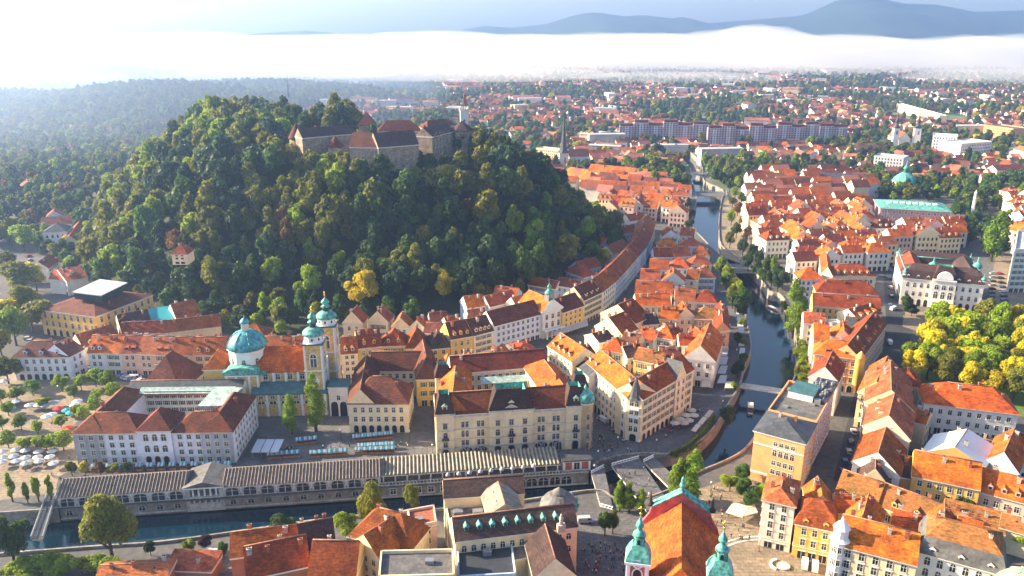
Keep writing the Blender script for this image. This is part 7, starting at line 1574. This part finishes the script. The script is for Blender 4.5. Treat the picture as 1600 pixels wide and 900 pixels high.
for i in range(8):
    a0, a1 = 1.6+i*.3, 1.6+(i+1)*.3; b_.prism([V((c.x+r_*math.cos(a_), c.y+r_*math.sin(a_), .03)) for r_, a_ in ((2.2, a0), (2.9, a0), (2.9, a1), (2.2, a1))], .5)
b_.build('bench', M['trim_white'], f); b_ = MB(); b_.lathe(c+V((1, -.6, 0)), [(1.8, 0), (1.8, .6)], 16); b_.build('planter', M['stone_pale'], f)
# hedge along the promenade
hq = thing('hedge', P(1080, 685, 0), 'long clipped green hedge sloping down to the river beside the cafe terraces', 'hedge')
hp_ = [(1048, 712), (1066, 704), (1082, 694), (1097, 680), (1108, 666), (1114, 652)]
vv = []; r = random.Random(5)
for i in range(len(hp_)-1):
    for k in range(320):
        t = r.random(); p = P(hp_[i][0]*(1-t)+hp_[i+1][0]*t, hp_[i][1]*(1-t)+hp_[i+1][1]*t, 0); s_ = r.uniform(0, 1); p = p+V((1.8*s_-.4, -1.5*s_+.4, 1.5-1.8*s_+r.uniform(-.2, .2))); n_ = V((r.gauss(0, 1), r.gauss(0, 1), r.gauss(.6, 1))).normalized(); t_ = n_.orthogonal().normalized()*.34; b2 = n_.cross(t_.normalized())*.34; vv += [p-t_-b2, p+t_-b2, p+t_+b2, p-t_+b2]
link('foliage', npmesh('foliage', [tuple(p-V(hq.location)) for p in vv], np.arange(len(vv)).reshape(-1, 4), M['leaf_bright']), parent=hq)
b_ = MB()
for i in range(len(hp_)-1):
    a, b2 = P(*hp_[i], 0), P(*hp_[i+1], 0); b_.prism([a, b2, b2+V((.9, -.7, 0)), a+V((.9, -.7, 0))], 1.2)
b_.build('hedge_core', M['leaf_dark'], hq)

# canopies -------------------------------------------------------------
mat('canvas_white', (.50, .51, .54), .8, .06, 1, objvar=.12); mat('canvas_teal', (.02, .30, .36), .8, .1, 1); mat('canvas_red', (.62, .03, .03), .8, .1, 1); mat('canvas_cream', (.66, .58, .44), .8, .08, 1, objvar=.15); mat('crate_orange', (.55, .20, .05), .8, .3, 2); mat('canvas_yellow', (.75, .42, .05), .8, .15, 1)
def m_parasol():
    b = MB(); n = 8; t = (0, 0, 3.1)
    R0 = [(1.75*math.cos(i*math.pi/4), 1.75*math.sin(i*math.pi/4), 2.3) for i in range(n)]
    for i in range(n): b.face([R0[i], R0[(i+1) % n], t], 0); b.face([R0[(i+1) % n], R0[i], (R0[i][0]*.98, R0[i][1]*.98, 2.1), (R0[(i+1) % n][0]*.98, R0[(i+1) % n][1]*.98, 2.1)], 0)
    return b
def m_pole(): b = MB(); b.tube((0, 0, 0), (0, 0, 3), .04, .04, 5); b.lathe((0, 0, 0), [(.3, 0), (.25, .12)], 8); return b
def m_table(): b = MB(); b.lathe((0, 0, .7), [(.4, 0), (.4, .05)], 8); b.tube((0, 0, 0), (0, 0, .7), .04, .04, 5); return b
def parasol(px, py, col='canvas_white', s=1.0, label='', group=None, table=True):
    p = P(px, py, 0); t = thing('parasol', p, label, 'parasol', group); rz = random.random()
    child('canopy', shared('canopy|'+col, m_parasol, [col]), t, p, rz, (s, s, .95)); child('pole', shared('pole', m_pole, ['metal_grey']), t, p)
    return t
def m_stall():
    b = MB()
    for i in range(4):
        x0 = -1.3+i*.65; m_ = 0 if i % 2 == 0 else 1
        b.face([(x0, -1.0, 2.1), (x0+.65, -1.0, 2.1), (x0+.65, 0, 2.9), (x0, 0, 2.9)], m_); b.face([(x0+.65, 1.0, 2.1), (x0, 1.0, 2.1), (x0, 0, 2.9), (x0+.65, 0, 2.9)], m_); b.face([(x0, -1.0, 1.8), (x0+.65, -1.0, 1.8), (x0+.65, -1.0, 2.1), (x0, -1.0, 2.1)], m_)
    return b
def m_counter(): b = MB(); b.box((-1.2, -.9, 0), (2.4, 0, 0), (0, .9, 0), .85, 0); b.box((-1.1, -.85, .85), (2.2, 0, 0), (0, .7, 0), .2, 1); return b
def m_posts():
    b = MB()
    for x in (-1.2, 1.2):
        for y in (-.9, .9): b.tube((x, y, 0), (x, y, 2.3), .05, .05, 4)
    return b
def stall(p, rz, label, group):
    t = thing('market_stall', p, label, 'market stall', group, rz=rz)
    for nm, fn, ms_ in (('canopy', m_stall, ['canvas_white', 'canvas_teal']), ('counter', m_counter, ['crate_orange', 'door_wood']), ('posts', m_posts, ['metal_grey'])):
        o = bpy.data.objects.new(nm, shared('stall_'+nm, fn, ms_)); COL.objects.link(o); o.parent = t
    return t
for (x0, y0, x1, y1, n, t) in [(465, 694, 494, 691, 4, 'in the short row before the cathedral'), (552, 689, 614, 683, 7, 'in the row before the brown-roofed palace'), (560, 703, 616, 700, 6, 'in the rear double row near the corner'), (556, 709, 616, 707, 7, 'in the front double row near the corner'), (420, 716, 468, 713, 6, 'in the left row behind the market hall'), (486, 714, 542, 710, 7, 'in the middle row behind the market hall')]:
    a, b2 = P(x0, y0, 0), P(x1, y1, 0); rz = math.atan2((b2-a).y, (b2-a).x)
    for i in range(n): stall(a+(b2-a)*((i+.5)/n), rz, f'striped stall, {NUM2[i] if False else ["first","second","third","fourth","fifth","sixth","seventh"][i]} from left {t}', 'striped market stalls')
for i in range(14):
    a, b2 = P(124, 736, 0), P(366, 731, 0); p = a+(b2-a)*((i+.5)/14); stall(p, math.atan2((b2-a).y, (b2-a).x), 'striped stall along the white palace front', 'striped stalls along the palace front')
mt = thing('market_roof', P(424, 702, 0), 'pale blue triple canopy roof on posts beside the white palace', 'canopy'); a, b2 = P(392, 706, 3.4), P(436, 706, 3.4); u, w, L = unit(a, b2); b_ = MB()
for i in range(3):
    q = a+u*(L*i/3); e = u*(L/3-.3); b_.face([q, q+e, q+e+w*8+V((0, 0, .8)), q+w*8+V((0, 0, .8))]); b_.face([q-V((0, 0, .3)), q+e-V((0, 0, .3)), q+e, q])
b_.build('canopy', M['canvas_white'], mt); b_ = MB()
for i in range(4):
    for k in (.3, 7.6): q = a+u*(L*i/3.02+.2)+w*k; b_.tube(V((q.x, q.y, 0)), V((q.x, q.y, 3.4)), .08, .08, 5)
tag(b_.build('posts', M['metal_grey'], mt), kind='stuff')
def awning(pts, z, m, label, group):
    q = [P(x, y, z) for x, y in pts]; c = sum(q, V((0, 0, 0)))/4; t = thing('cafe_awning', (c.x, c.y, 0), label, 'awning', group)
    b = MB(); b.face([q[0], q[1], q[2]+V((0, 0, .6)), q[3]+V((0, 0, .6))]); b.face([q[0]-V((0, 0, .3)), q[1]-V((0, 0, .3)), q[1], q[0]]); b.face([q[1]-V((0, 0, .3)), q[2]+V((0, 0, .3)), q[2]+V((0, 0, .6)), q[1]]); b.build('canopy', M[m], t)
    b = MB()
    for p in q: b.tube(V((p.x, p.y, 0)), p, .06, .06, 4)
    tag(b.build('posts', M['metal_grey'], t), kind='stuff')
for i, y in enumerate((512, 524, 537, 550, 563, 577, 592)): awning([(1124+i*-.6, y+6), (1138-i*.8, y+6), (1141-i*.8, y-4), (1129-i*.6, y-4)], 3, 'canvas_white', f'white cafe awning against the river block, {["first","second","third","fourth","fifth","sixth","seventh"][i]} from the far end', 'cafe awnings along the river block')
for i, y in enumerate((488, 496, 506, 516, 536, 548)): awning([(1150+i*1.0, y+4), (1160+i*.8, y+4), (1160+i*.8, y-3), (1151+i, y-3)], 2.8, 'canvas_white', f'white cafe awning at the water edge, {["first","second","third","fourth","fifth","sixth"][i]} from the far end', 'cafe awnings at the water edge')
for i, (x, y) in enumerate([(1090, 670), (1100, 659), (1110, 648)]): awning([(x-10, y+2), (x-3, y+4), (x+5, y-4), (x-2, y-6)], 2.9, 'canvas_cream', f'beige terrace awning above the hedge, {["nearest","middle","farthest"][i]} of three', 'beige awnings above the hedge')
for i, (x, y) in enumerate([(1062, 662), (1072, 656), (1068, 668), (1080, 648), (1084, 656), (1054, 668), (1076, 664)]): parasol(x, y, 'canvas_cream', 1.15, 'beige cafe parasol below the arcade of the cream corner house', 'beige parasols by the arcade')
awning([(1096, 604), (1111, 604), (1110, 596), (1098, 596)], 3, 'canvas_cream', 'cream awning between corner house and footbridge', None); awning([(1132, 606), (1146, 606), (1144, 598), (1134, 598)], 3, 'canvas_cream', 'cream awning at the end of the footbridge', None)
awning([(1212, 636), (1232, 640), (1234, 628), (1214, 624)], 3.2, 'canvas_white', 'white canopy over the river by the flat-roofed block', None); awning([(1134, 800), (1160, 808), (1170, 794), (1146, 786)], 3, 'canvas_cream', 'large cream cafe awning under the terrace trees', None); awning([(1162, 806), (1184, 800), (1178, 790), (1162, 794)], 3, 'canvas_cream', 'smaller cream cafe awning under the terrace trees', None)
for i in range(4): a = 860+i*14; awning([(866+i*13, 524-i*4), (880+i*13, 520-i*4), (878+i*13, 512-i*4), (864+i*13, 516-i*4)], 3, 'canvas_white', f'pale canopy over the arcade beside the town hall, {["first","second","third","fourth"][i]} from left', 'pale canopies beside the town hall')
r = random.Random(12)
for i in range(15): x = 6+(i % 5)*19+r.uniform(-3, 3); y = 712+(i//5)*9+r.uniform(-2, 2); parasol(x, y, 'canvas_white', 1.05, 'pale square parasol in the dense rows at the lower end of the market square', 'pale parasols in rows on the market square')
for i, (x, y, c) in enumerate([(72, 640, 'white'), (86, 636, 'white'), (112, 652, 'teal'), (92, 645, 'red'), (106, 648, 'teal'), (118, 640, 'white'), (48, 640, 'white'), (62, 640, 'white'), (26, 634, 'white'), (10, 640, 'white'), (106, 676, 'red'), (66, 702, 'red'), (8, 602, 'white'), (82, 655, 'white'), (74, 658, 'white'), (122, 634, 'white'), (98, 608, 'white'), (18, 646, 'teal')]): parasol(x, y, 'canvas_'+c, 1.25, f'big {c} market parasol among the trees of the market square', f'{c} market parasols among the trees')
for i, (x, y) in enumerate([(325, 872), (336, 873), (331, 878)]): parasol(x, y, 'canvas_white', 1.3, 'white parasol on the near river terrace by the red roofs', 'white parasols on the river terrace')
for i in range(12): x = 665+i*16.; p = P(x, 745-i*1.3-12, 0)
for i in range(7):
    q = F0+MU*(ms(668)+i*5.2)+MW*3; q.z = .35; t = thing('parasol', q, 'yellow-orange parasol under the folded roof of the riverside colonnade', 'parasol', 'yellow parasols in the colonnade'); child('canopy', shared('canopy|canvas_yellow', m_parasol, ['canvas_yellow']), t, q, 0, (1, 1, .8)); child('pole', shared('pole', m_pole, ['metal_grey']), t, q)
# cars -------------------------------------------------------------------
for n_, c in (('white', (.75, .75, .75)), ('silver', (.42, .43, .45)), ('black', (.015, .015, .018)), ('blue', (.03, .08, .25)), ('red', (.45, .02, .02)), ('grey', (.12, .12, .13))): mat('car_'+n_, c, .25, .02, 1, spec=.6)
mat('tyre', (.02, .02, .02), .8, .1, 1)
def m_car(van=False):
    b = MB(); h1, h2 = (.95, 1.45) if not van else (1.1, 2.1); W = .9
    pr = [(-2.1, .3), (2.1, .3), (2.15, .75), (1.2, h1), (.75, h2), (-1.5, h2), (-2.05, h1), (-2.15, .6)] if not van else [(-2.6, .35), (2.5, .35), (2.55, 1.0), (1.95, 1.25), (1.45, 2.1), (-2.55, 2.15), (-2.6, 1.0)]
    a = [(x, -W, z) for x, z in pr]; c = [(x, W, z) for x, z in pr]; b.face(a, 0); b.face(c[::-1], 0)
    n = len(pr)
    for i in range(n): j = (i+1) % n; g = 1 if ((not van and i in (3, 5)) or (van and i == 3)) else 0; b.face([a[j], a[i], c[i], c[j]], g)
    for s in (-1, 1): b.face([(x, s*(W+.01), z) for x, z in ([(1.0, h1+.02), (.68, h2-.1), (-1.35, h2-.1), (-1.7, h1+.02)] if not van else [(1.75, 1.3), (1.35, 2.0), (.5, 2.0), (.5, 1.3)])][::s], 1)
    return b
def m_wheel(): b = MB(); b.tube((0, -.1, .32), (0, .1, .32), .32, .32, 10); return b
def car(p, rz, col, label, group=None, van=False):
    t = thing('parked_van' if van else 'parked_car', p, label, 'van' if van else 'car', group, rz=rz)
    o = bpy.data.objects.new('body', shared(f'carbody|{col}{van}', lambda: m_car(van), ['car_'+col, 'glass'])); COL.objects.link(o); o.parent = t
    for x in (-1.35, 1.35):
        for y in (-.82, .82): o = bpy.data.objects.new('wheel', shared('wheel', m_wheel, ['tyre'])); COL.objects.link(o); o.parent = t; o.location = (x, y, 0)
for (x, y, rz, c, v, t) in [(1257, 884, 1.2, 'white', 1, 'white van with open back parked on the round square'), (1273, 888, 1.2, 'white', 1, 'second white van on the round square, on the right'), (941, 658, 2.2, 'white', 1, 'white van parked in the street left of the cream corner house'), (1390, 537, 1.3, 'white', 1, 'white van driving down the dark street beside the park'), (212, 592, .2, 'white', 1, 'white van parked before the pink row'), (915, 816, .1, 'silver', 1, 'silver van at the edge of the crowd square'), (1396, 484, .6, 'white', 1, 'white van at the corner before the white palace'), (832, 548, 2.4, 'blue', 0, 'dark blue car parked below the town hall'), (1376, 575, 1.3, 'white', 1, 'white van in the dark street near the park corner')]: car(P(x, y, 0.03), rz, c, t, None, bool(v))
r = random.Random(8); cc = ['white', 'silver', 'black', 'blue', 'grey', 'red', 'silver', 'black']
for (x0, y0, x1, y1, n, rz, t, g) in [(186, 588, 228, 598, 7, 1.3, 'parked before the pink row left of the pyramid roof', 'cars before the pink row'), (1548, 480, 1552, 425, 9, .1, 'in the left rank of the car park right of the white palace', 'cars in the palace car park'), (1572, 488, 1562, 425, 9, .1, 'in the right rank of the car park right of the white palace', 'cars in the palace car park'), (42, 528, 62, 548, 5, .4, 'before the yellow hall at the far left', 'cars before the yellow hall'), (44, 398, 52, 430, 5, 1.3, 'in the hazy street at the far left', 'cars in the hazy left street'), (1480, 700, 1530, 706, 3, .1, 'in the yard below the white villa', 'cars in the villa yard'), (1158, 345, 1163, 395, 5, 1.4, 'on the street along the blue reach of the river', 'cars on the upper river street')]:
    for i in range(n):
        s = (i+.5)/n; c = r.choice(cc); car(P(x0+(x1-x0)*s, y0+(y1-y0)*s, .03 if y0 < 660 or y0 > 700 else .03), rz+r.uniform(-.05, .05), c, f'{c} car {t}', g)
# people -----------------------------------------------------------------
for n_, c in (('red', (.5, .05, .04)), ('blue', (.05, .10, .35)), ('white', (.7, .7, .7)), ('black', (.02, .02, .025)), ('green', (.08, .2, .07)), ('beige', (.5, .4, .28))): mat('cloth_'+n_, c, .9, .1, 3)
mat('skin', (.55, .32, .22), .6, .05, 1); mat('hair', (.05, .03, .02), .7, .1, 1)
def m_person(step):
    """one closed figure: legs, hips, trunk, arms, neck and head grown from one skinned skeleton"""
    J = [((0, 0, .95), .15), ((0, 0, 1.15), .14), ((0, 0, 1.38), .17), ((0, 0, 1.50), .07), ((0, .01, 1.63), .105), ((0, .01, 1.74), .08),
         ((.10, 0, .88), .10), ((.11, step*.35, .50), .065), ((.11, step*.55-.05, .08), .05), ((.11, step*.55+.10, .04), .045),
         ((-.10, 0, .88), .10), ((-.11, -step*.25, .50), .065), ((-.11, -step*.6, .10), .05), ((-.11, -step*.6+.14, .04), .045),
         ((.21, 0, 1.40), .07), ((.26, -step*.15, 1.14), .05), ((.27, step*.05+.04, .88), .04), ((-.21, 0, 1.40), .07), ((-.26, step*.15, 1.14), .05), ((-.27, .06, .88), .04)]
    E_ = [(0, 1), (1, 2), (2, 3), (3, 4), (4, 5), (0, 6), (6, 7), (7, 8), (8, 9), (0, 10), (10, 11), (11, 12), (12, 13), (2, 14), (14, 15), (15, 16), (2, 17), (17, 18), (18, 19)]
    me = bpy.data.meshes.new('sk'); me.from_pydata([p for p, _ in J], E_, []); o = bpy.data.objects.new('sk', me); COL.objects.link(o); md = o.modifiers.new('s', 'SKIN')
    for i, (p, rr) in enumerate(J): me.skin_vertices[0].data[i].radius = (rr, rr*.8)
    me.skin_vertices[0].data[0].use_root = True
    dg = bpy.context.evaluated_depsgraph_get(); e = bpy.data.meshes.new_from_object(o.evaluated_get(dg)); bpy.data.objects.remove(o)
    return e
PB = {}
def person(p, rz, top, label, group):
    st = r.choice((0, .5, .8))
    if (st, top) not in PB:
        if st not in PB: PB[st] = m_person(st)
        me = PB[st].copy(); me.name = 'body'; me.materials.clear()
        for k in ('cloth_'+top, 'cloth_black', 'skin', 'hair'): me.materials.append(M[k])
        for f_ in me.polygons:
            z = f_.center.z; f_.material_index = 3 if (z > 1.70 or (z > 1.60 and f_.center.y < -.02)) else 2 if z > 1.47 or (abs(f_.center.x) > .2 and z < .95) else 0 if z > .95 else 1
        PB[(st, top)] = me
    t = thing('person', p, label, 'person', group, rz=rz); o = bpy.data.objects.new('body', PB[(st, top)]); COL.objects.link(o); o.parent = t; return t
cols = ['red', 'blue', 'white', 'black', 'green', 'beige']
for (poly, n, t, g) in [([(925, 660), (955, 650), (985, 700), (1000, 740), (945, 730)], 20, 'walking on the shaded square before the cream corner house', 'people on the bridge square'), ([(910, 850), (985, 850), (985, 898), (905, 898)], 34, 'in the crowd on the shaded square beside the church', 'crowd beside the church'), ([(1100, 800), (1170, 800), (1180, 850), (1120, 860)], 14, 'crossing the sunny round square', 'people on the round square'), ([(420, 700), (640, 694), (640, 700), (420, 706)], 16, 'between the striped market stalls', 'people between the stalls'), ([(1030, 668), (1100, 640), (1105, 645), (1040, 690)], 12, 'strolling under the arcade of the cream corner house', 'people by the arcade'), ([(130, 690), (20, 740), (100, 755), (118, 735)], 8, 'on the open part of the market square', 'people on the market square'), ([(958, 750), (1010, 735), (1020, 765), (975, 775)], 10, 'crossing the wide middle bridge', 'people on the bridge'), ([(1090, 775), (1120, 762), (1130, 780), (1100, 795)], 8, 'at the head of the square near the terrace trees', 'people near the terrace trees')]:
    q = [P(x, y, 0) for x, y in poly]; xs_ = [p.x for p in q]; ys_ = [p.y for p in q]; k = 0; n = int(n*1.5)
    while k < n:
        x, y = r.uniform(min(xs_), max(xs_)), r.uniform(min(ys_), max(ys_))
        if in_poly(x, y, [(p.x, p.y) for p in q]): c = r.choice(cols); person(V((x, y, .62 if 'middle bridge' in t else .035)), r.uniform(0, 6.28), c, f'person in a {c} top {t}', g); k += 1
r = random.Random(77)
for i, (x, y, m) in enumerate([(1224, 486, 'leaf_dark'), (1232, 500, 'leaf_green'), (1244, 560, 'leaf_bright'), (1246, 590, 'leaf_olive'), (1158, 515, 'leaf_bright'), (1162, 545, 'leaf_olive'), (1160, 570, 'leaf_green')]): T(x, y, 6.5, 5.5, m, 'willow', f'{CN[m]} small tree leaning over the quay of the blue river', 1, 'small trees on the quays')
for i in range(13): car(P(1316+i*4.6+r.uniform(-1, 1), 738-i*15.5, .03), 1.35, r.choice(cc), 'car in the dark shaded street between tall block and orange roofs', 'cars in the dark street')
for i in range(8): car(P(1392+r.uniform(-2, 2)-i*.6, 478-i*14, .03), 1.5, r.choice(cc), 'car on the street left of the white palace', 'cars on the palace street')
# boats --------------------------------------------------------------------
def boat(px, py, rz, L, label, roof):
    p = P(px, py, WZ); t = thing('tour_boat', p, label, 'boat', rz=rz); b = MB(); n = 7; lo = []; hi = []
    for i in range(n):
        s = i/(n-1); wv = 1.5*(1-(max(0, s-.6)/.4)**2)**.5 if s > .6 else 1.5*(.75+.25*min(1, s*3)); lo.append((s, wv*.7)); hi.append((s, wv))
    def loop(a, z): return [(L*(s-.5), -w_, z) for s, w_ in a]+[(L*(s-.5), w_, z) for s, w_ in reversed(a)]
    l0, l1 = loop(lo, -.25), loop(hi, .75); m_ = len(l0)
    for i in range(m_): j = (i+1) % m_; b.face([l0[i], l0[j], l1[j], l1[i]])
    b.face(l1, 1); me = bpy.data.meshes.new('hull'); me.from_pydata(b.v, [], b.f); me.materials.append(M['trim_white']); me.materials.append(M['door_wood']); me.polygons.foreach_set('material_index', b.m); o = bpy.data.objects.new('hull', me); COL.objects.link(o); o.parent = t
    b = MB(); b.box((-L*.35, -1.2, 2.4), (L*.6, 0, 0), (0, 2.4, 0), .12, 0); me = bpy.data.meshes.new('roof'); me.from_pydata(b.v, [], b.f); me.materials.append(M[roof]); o = bpy.data.objects.new('canopy', me); COL.objects.link(o); o.parent = t
    b = MB()
    for x in (-L*.33, -L*.1, L*.1, L*.22):
        for y in (-1.1, 1.1): b.tube((x, y, .7), (x, y, 2.42), .05, .05, 4)
    me = bpy.data.meshes.new('posts'); me.from_pydata(b.v, [], b.f); me.materials.append(M['metal_grey']); o = bpy.data.objects.new('posts', me); COL.objects.link(o); o.parent = t; tag(o, kind='stuff')
boat(1206, 486, 1.9, 11, 'white-roofed tour boat moored under the right bank trees', 'canvas_white'); boat(1172, 640, 1.3, 9, 'small boat moored by the left quay before the footbridge', 'canvas_cream')
# green glass dome in the lower right corner
gd = thing('glass_dome', P(1600, 915, 18), 'pale green ribbed glass dome cut by the lower right corner', 'dome'); gd.location.z = 0; c = V(gd.location)
b_ = MB(); b_.lathe(c, [(7, 0), (7, 15)], 20); b_.build('drum', M['trim'], gd); b_ = MB(); b_.lathe(c+V((0, 0, 15)), [(7.2, 0), (6.8, 2), (5.6, 4.2), (3.6, 6), (1.4, 7)], 20); b_.build('dome', mat('green_glass', (.35, .48, .28), .3, .2, .5), gd)
for i in range(10):
    an = i*.628; b_ = MB(); pf = [(7.3, 0), (6.9, 2), (5.7, 4.2), (3.7, 6), (1.4, 7.1)]
    for k in range(4): b_.tube(c+V((math.cos(an)*pf[k][0], math.sin(an)*pf[k][0], 15+pf[k][1])), c+V((math.cos(an)*pf[k+1][0], math.sin(an)*pf[k+1][0], 15+pf[k+1][1])), .12, .12, 4)
    b_.build('rib', M['stone_pale'], gd)
# street lamps
def m_lamp(): b = MB(); b.tube((0, 0, 0), (0, 0, 4.2), .07, .05, 5); b.lathe((0, 0, 0), [(.2, 0), (.12, .5)], 6); return b
def m_lamph(): b = MB(); b.lathe((0, 0, 4.2), [(.1, 0), (.28, .2), (.28, .6), (.05, .8)], 6); return b
for i, (x, y) in enumerate([(928, 745), (934, 722), (998, 706), (1025, 704), (676, 712), (640, 690), (533, 688), (1013, 790), (1110, 772), (965, 700), (1128, 642), (1150, 560), (1412, 500), (1186, 862)]):
    p = P(x, y, .03); t = thing('street_lamp', p, 'slim dark street lamp with a white lantern near the bridges and squares', 'street lamp', 'street lamps of the old centre'); child('pole', shared('lamp_pole', m_lamp, ['metal_dark']), t, p); child('lamp', shared('lamp_head', m_lamph, ['trim_white']), t, p)
# monument column on the square behind the library
mo = thing('column', P(1517, 345, 0), 'tall white needle-like column among the dark trees right of the library', 'monument'); c = V(mo.location); b_ = MB(); b_.lathe(c, [(2.4, 0), (2.4, 2), (1.4, 2.2), (1.0, 24), (.1, 26)], 8); b_.build('shaft', M['trim_white'], mo)

# ---- labels: give look-alikes their place in the picture
bpy.context.view_layer.update()
ORD = ['', 'first', 'second', 'third', 'fourth', 'fifth', 'sixth', 'seventh', 'eighth', 'ninth', 'tenth', 'eleventh', 'twelfth', 'thirteenth', 'fourteenth', 'fifteenth', 'sixteenth', 'seventeenth', 'eighteenth', 'nineteenth', 'twentieth']
by = {}
for o in S.objects:
    if o.parent is None and 'label' in o and o.get('kind') is None: by.setdefault(o['label'], []).append(o)
for lb_, ob in by.items():
    if len(ob) < 2: continue
    base = ' '.join(lb_.replace(',', '').split()[:11]) if len(lb_.split()) > 10 else lb_.replace(',', '')
    while base.split()[-1] in ('the', 'and', 'of', 'a', 'by', 'on', 'in', 'at', 'before', 'behind', 'between', 'beside', 'with', 'under', 'from', 'its', 'left', 'right'): base = ' '.join(base.split()[:-1])
    nr = 1 if len(ob) <= 8 else max(2, round(math.sqrt(len(ob)/4)))
    ob.sort(key=lambda o: -PX(o.location)[1]); per = math.ceil(len(ob)/nr)
    for k in range(nr):
        row = sorted(ob[k*per:(k+1)*per], key=lambda o: PX(o.location)[0])
        for i, o in enumerate(row):
            wh = ORD[i+1] if i+1 < len(ORD) else 'far'
            o['label'] = f"{base}, {wh} from left" if nr == 1 else f"{base}, row {['one', 'two', 'three', 'four', 'five', 'six', 'seven'][min(k, 6)]}, {wh} from left"
            if 'group' not in o: o['group'] = lb_[:60]

seen = {}
for o in S.objects:
    if o.parent is None and 'label' in o and o.get('kind') is None: seen.setdefault(o['label'], []).append(o)
for lb_, ob in seen.items():
    if len(ob) > 1:
        ob.sort(key=lambda o: o.location.length)
        for i, o in enumerate(ob): o['label'] = ('nearer ', 'farther ', 'third ', 'fourth ')[min(i, 3)]+lb_
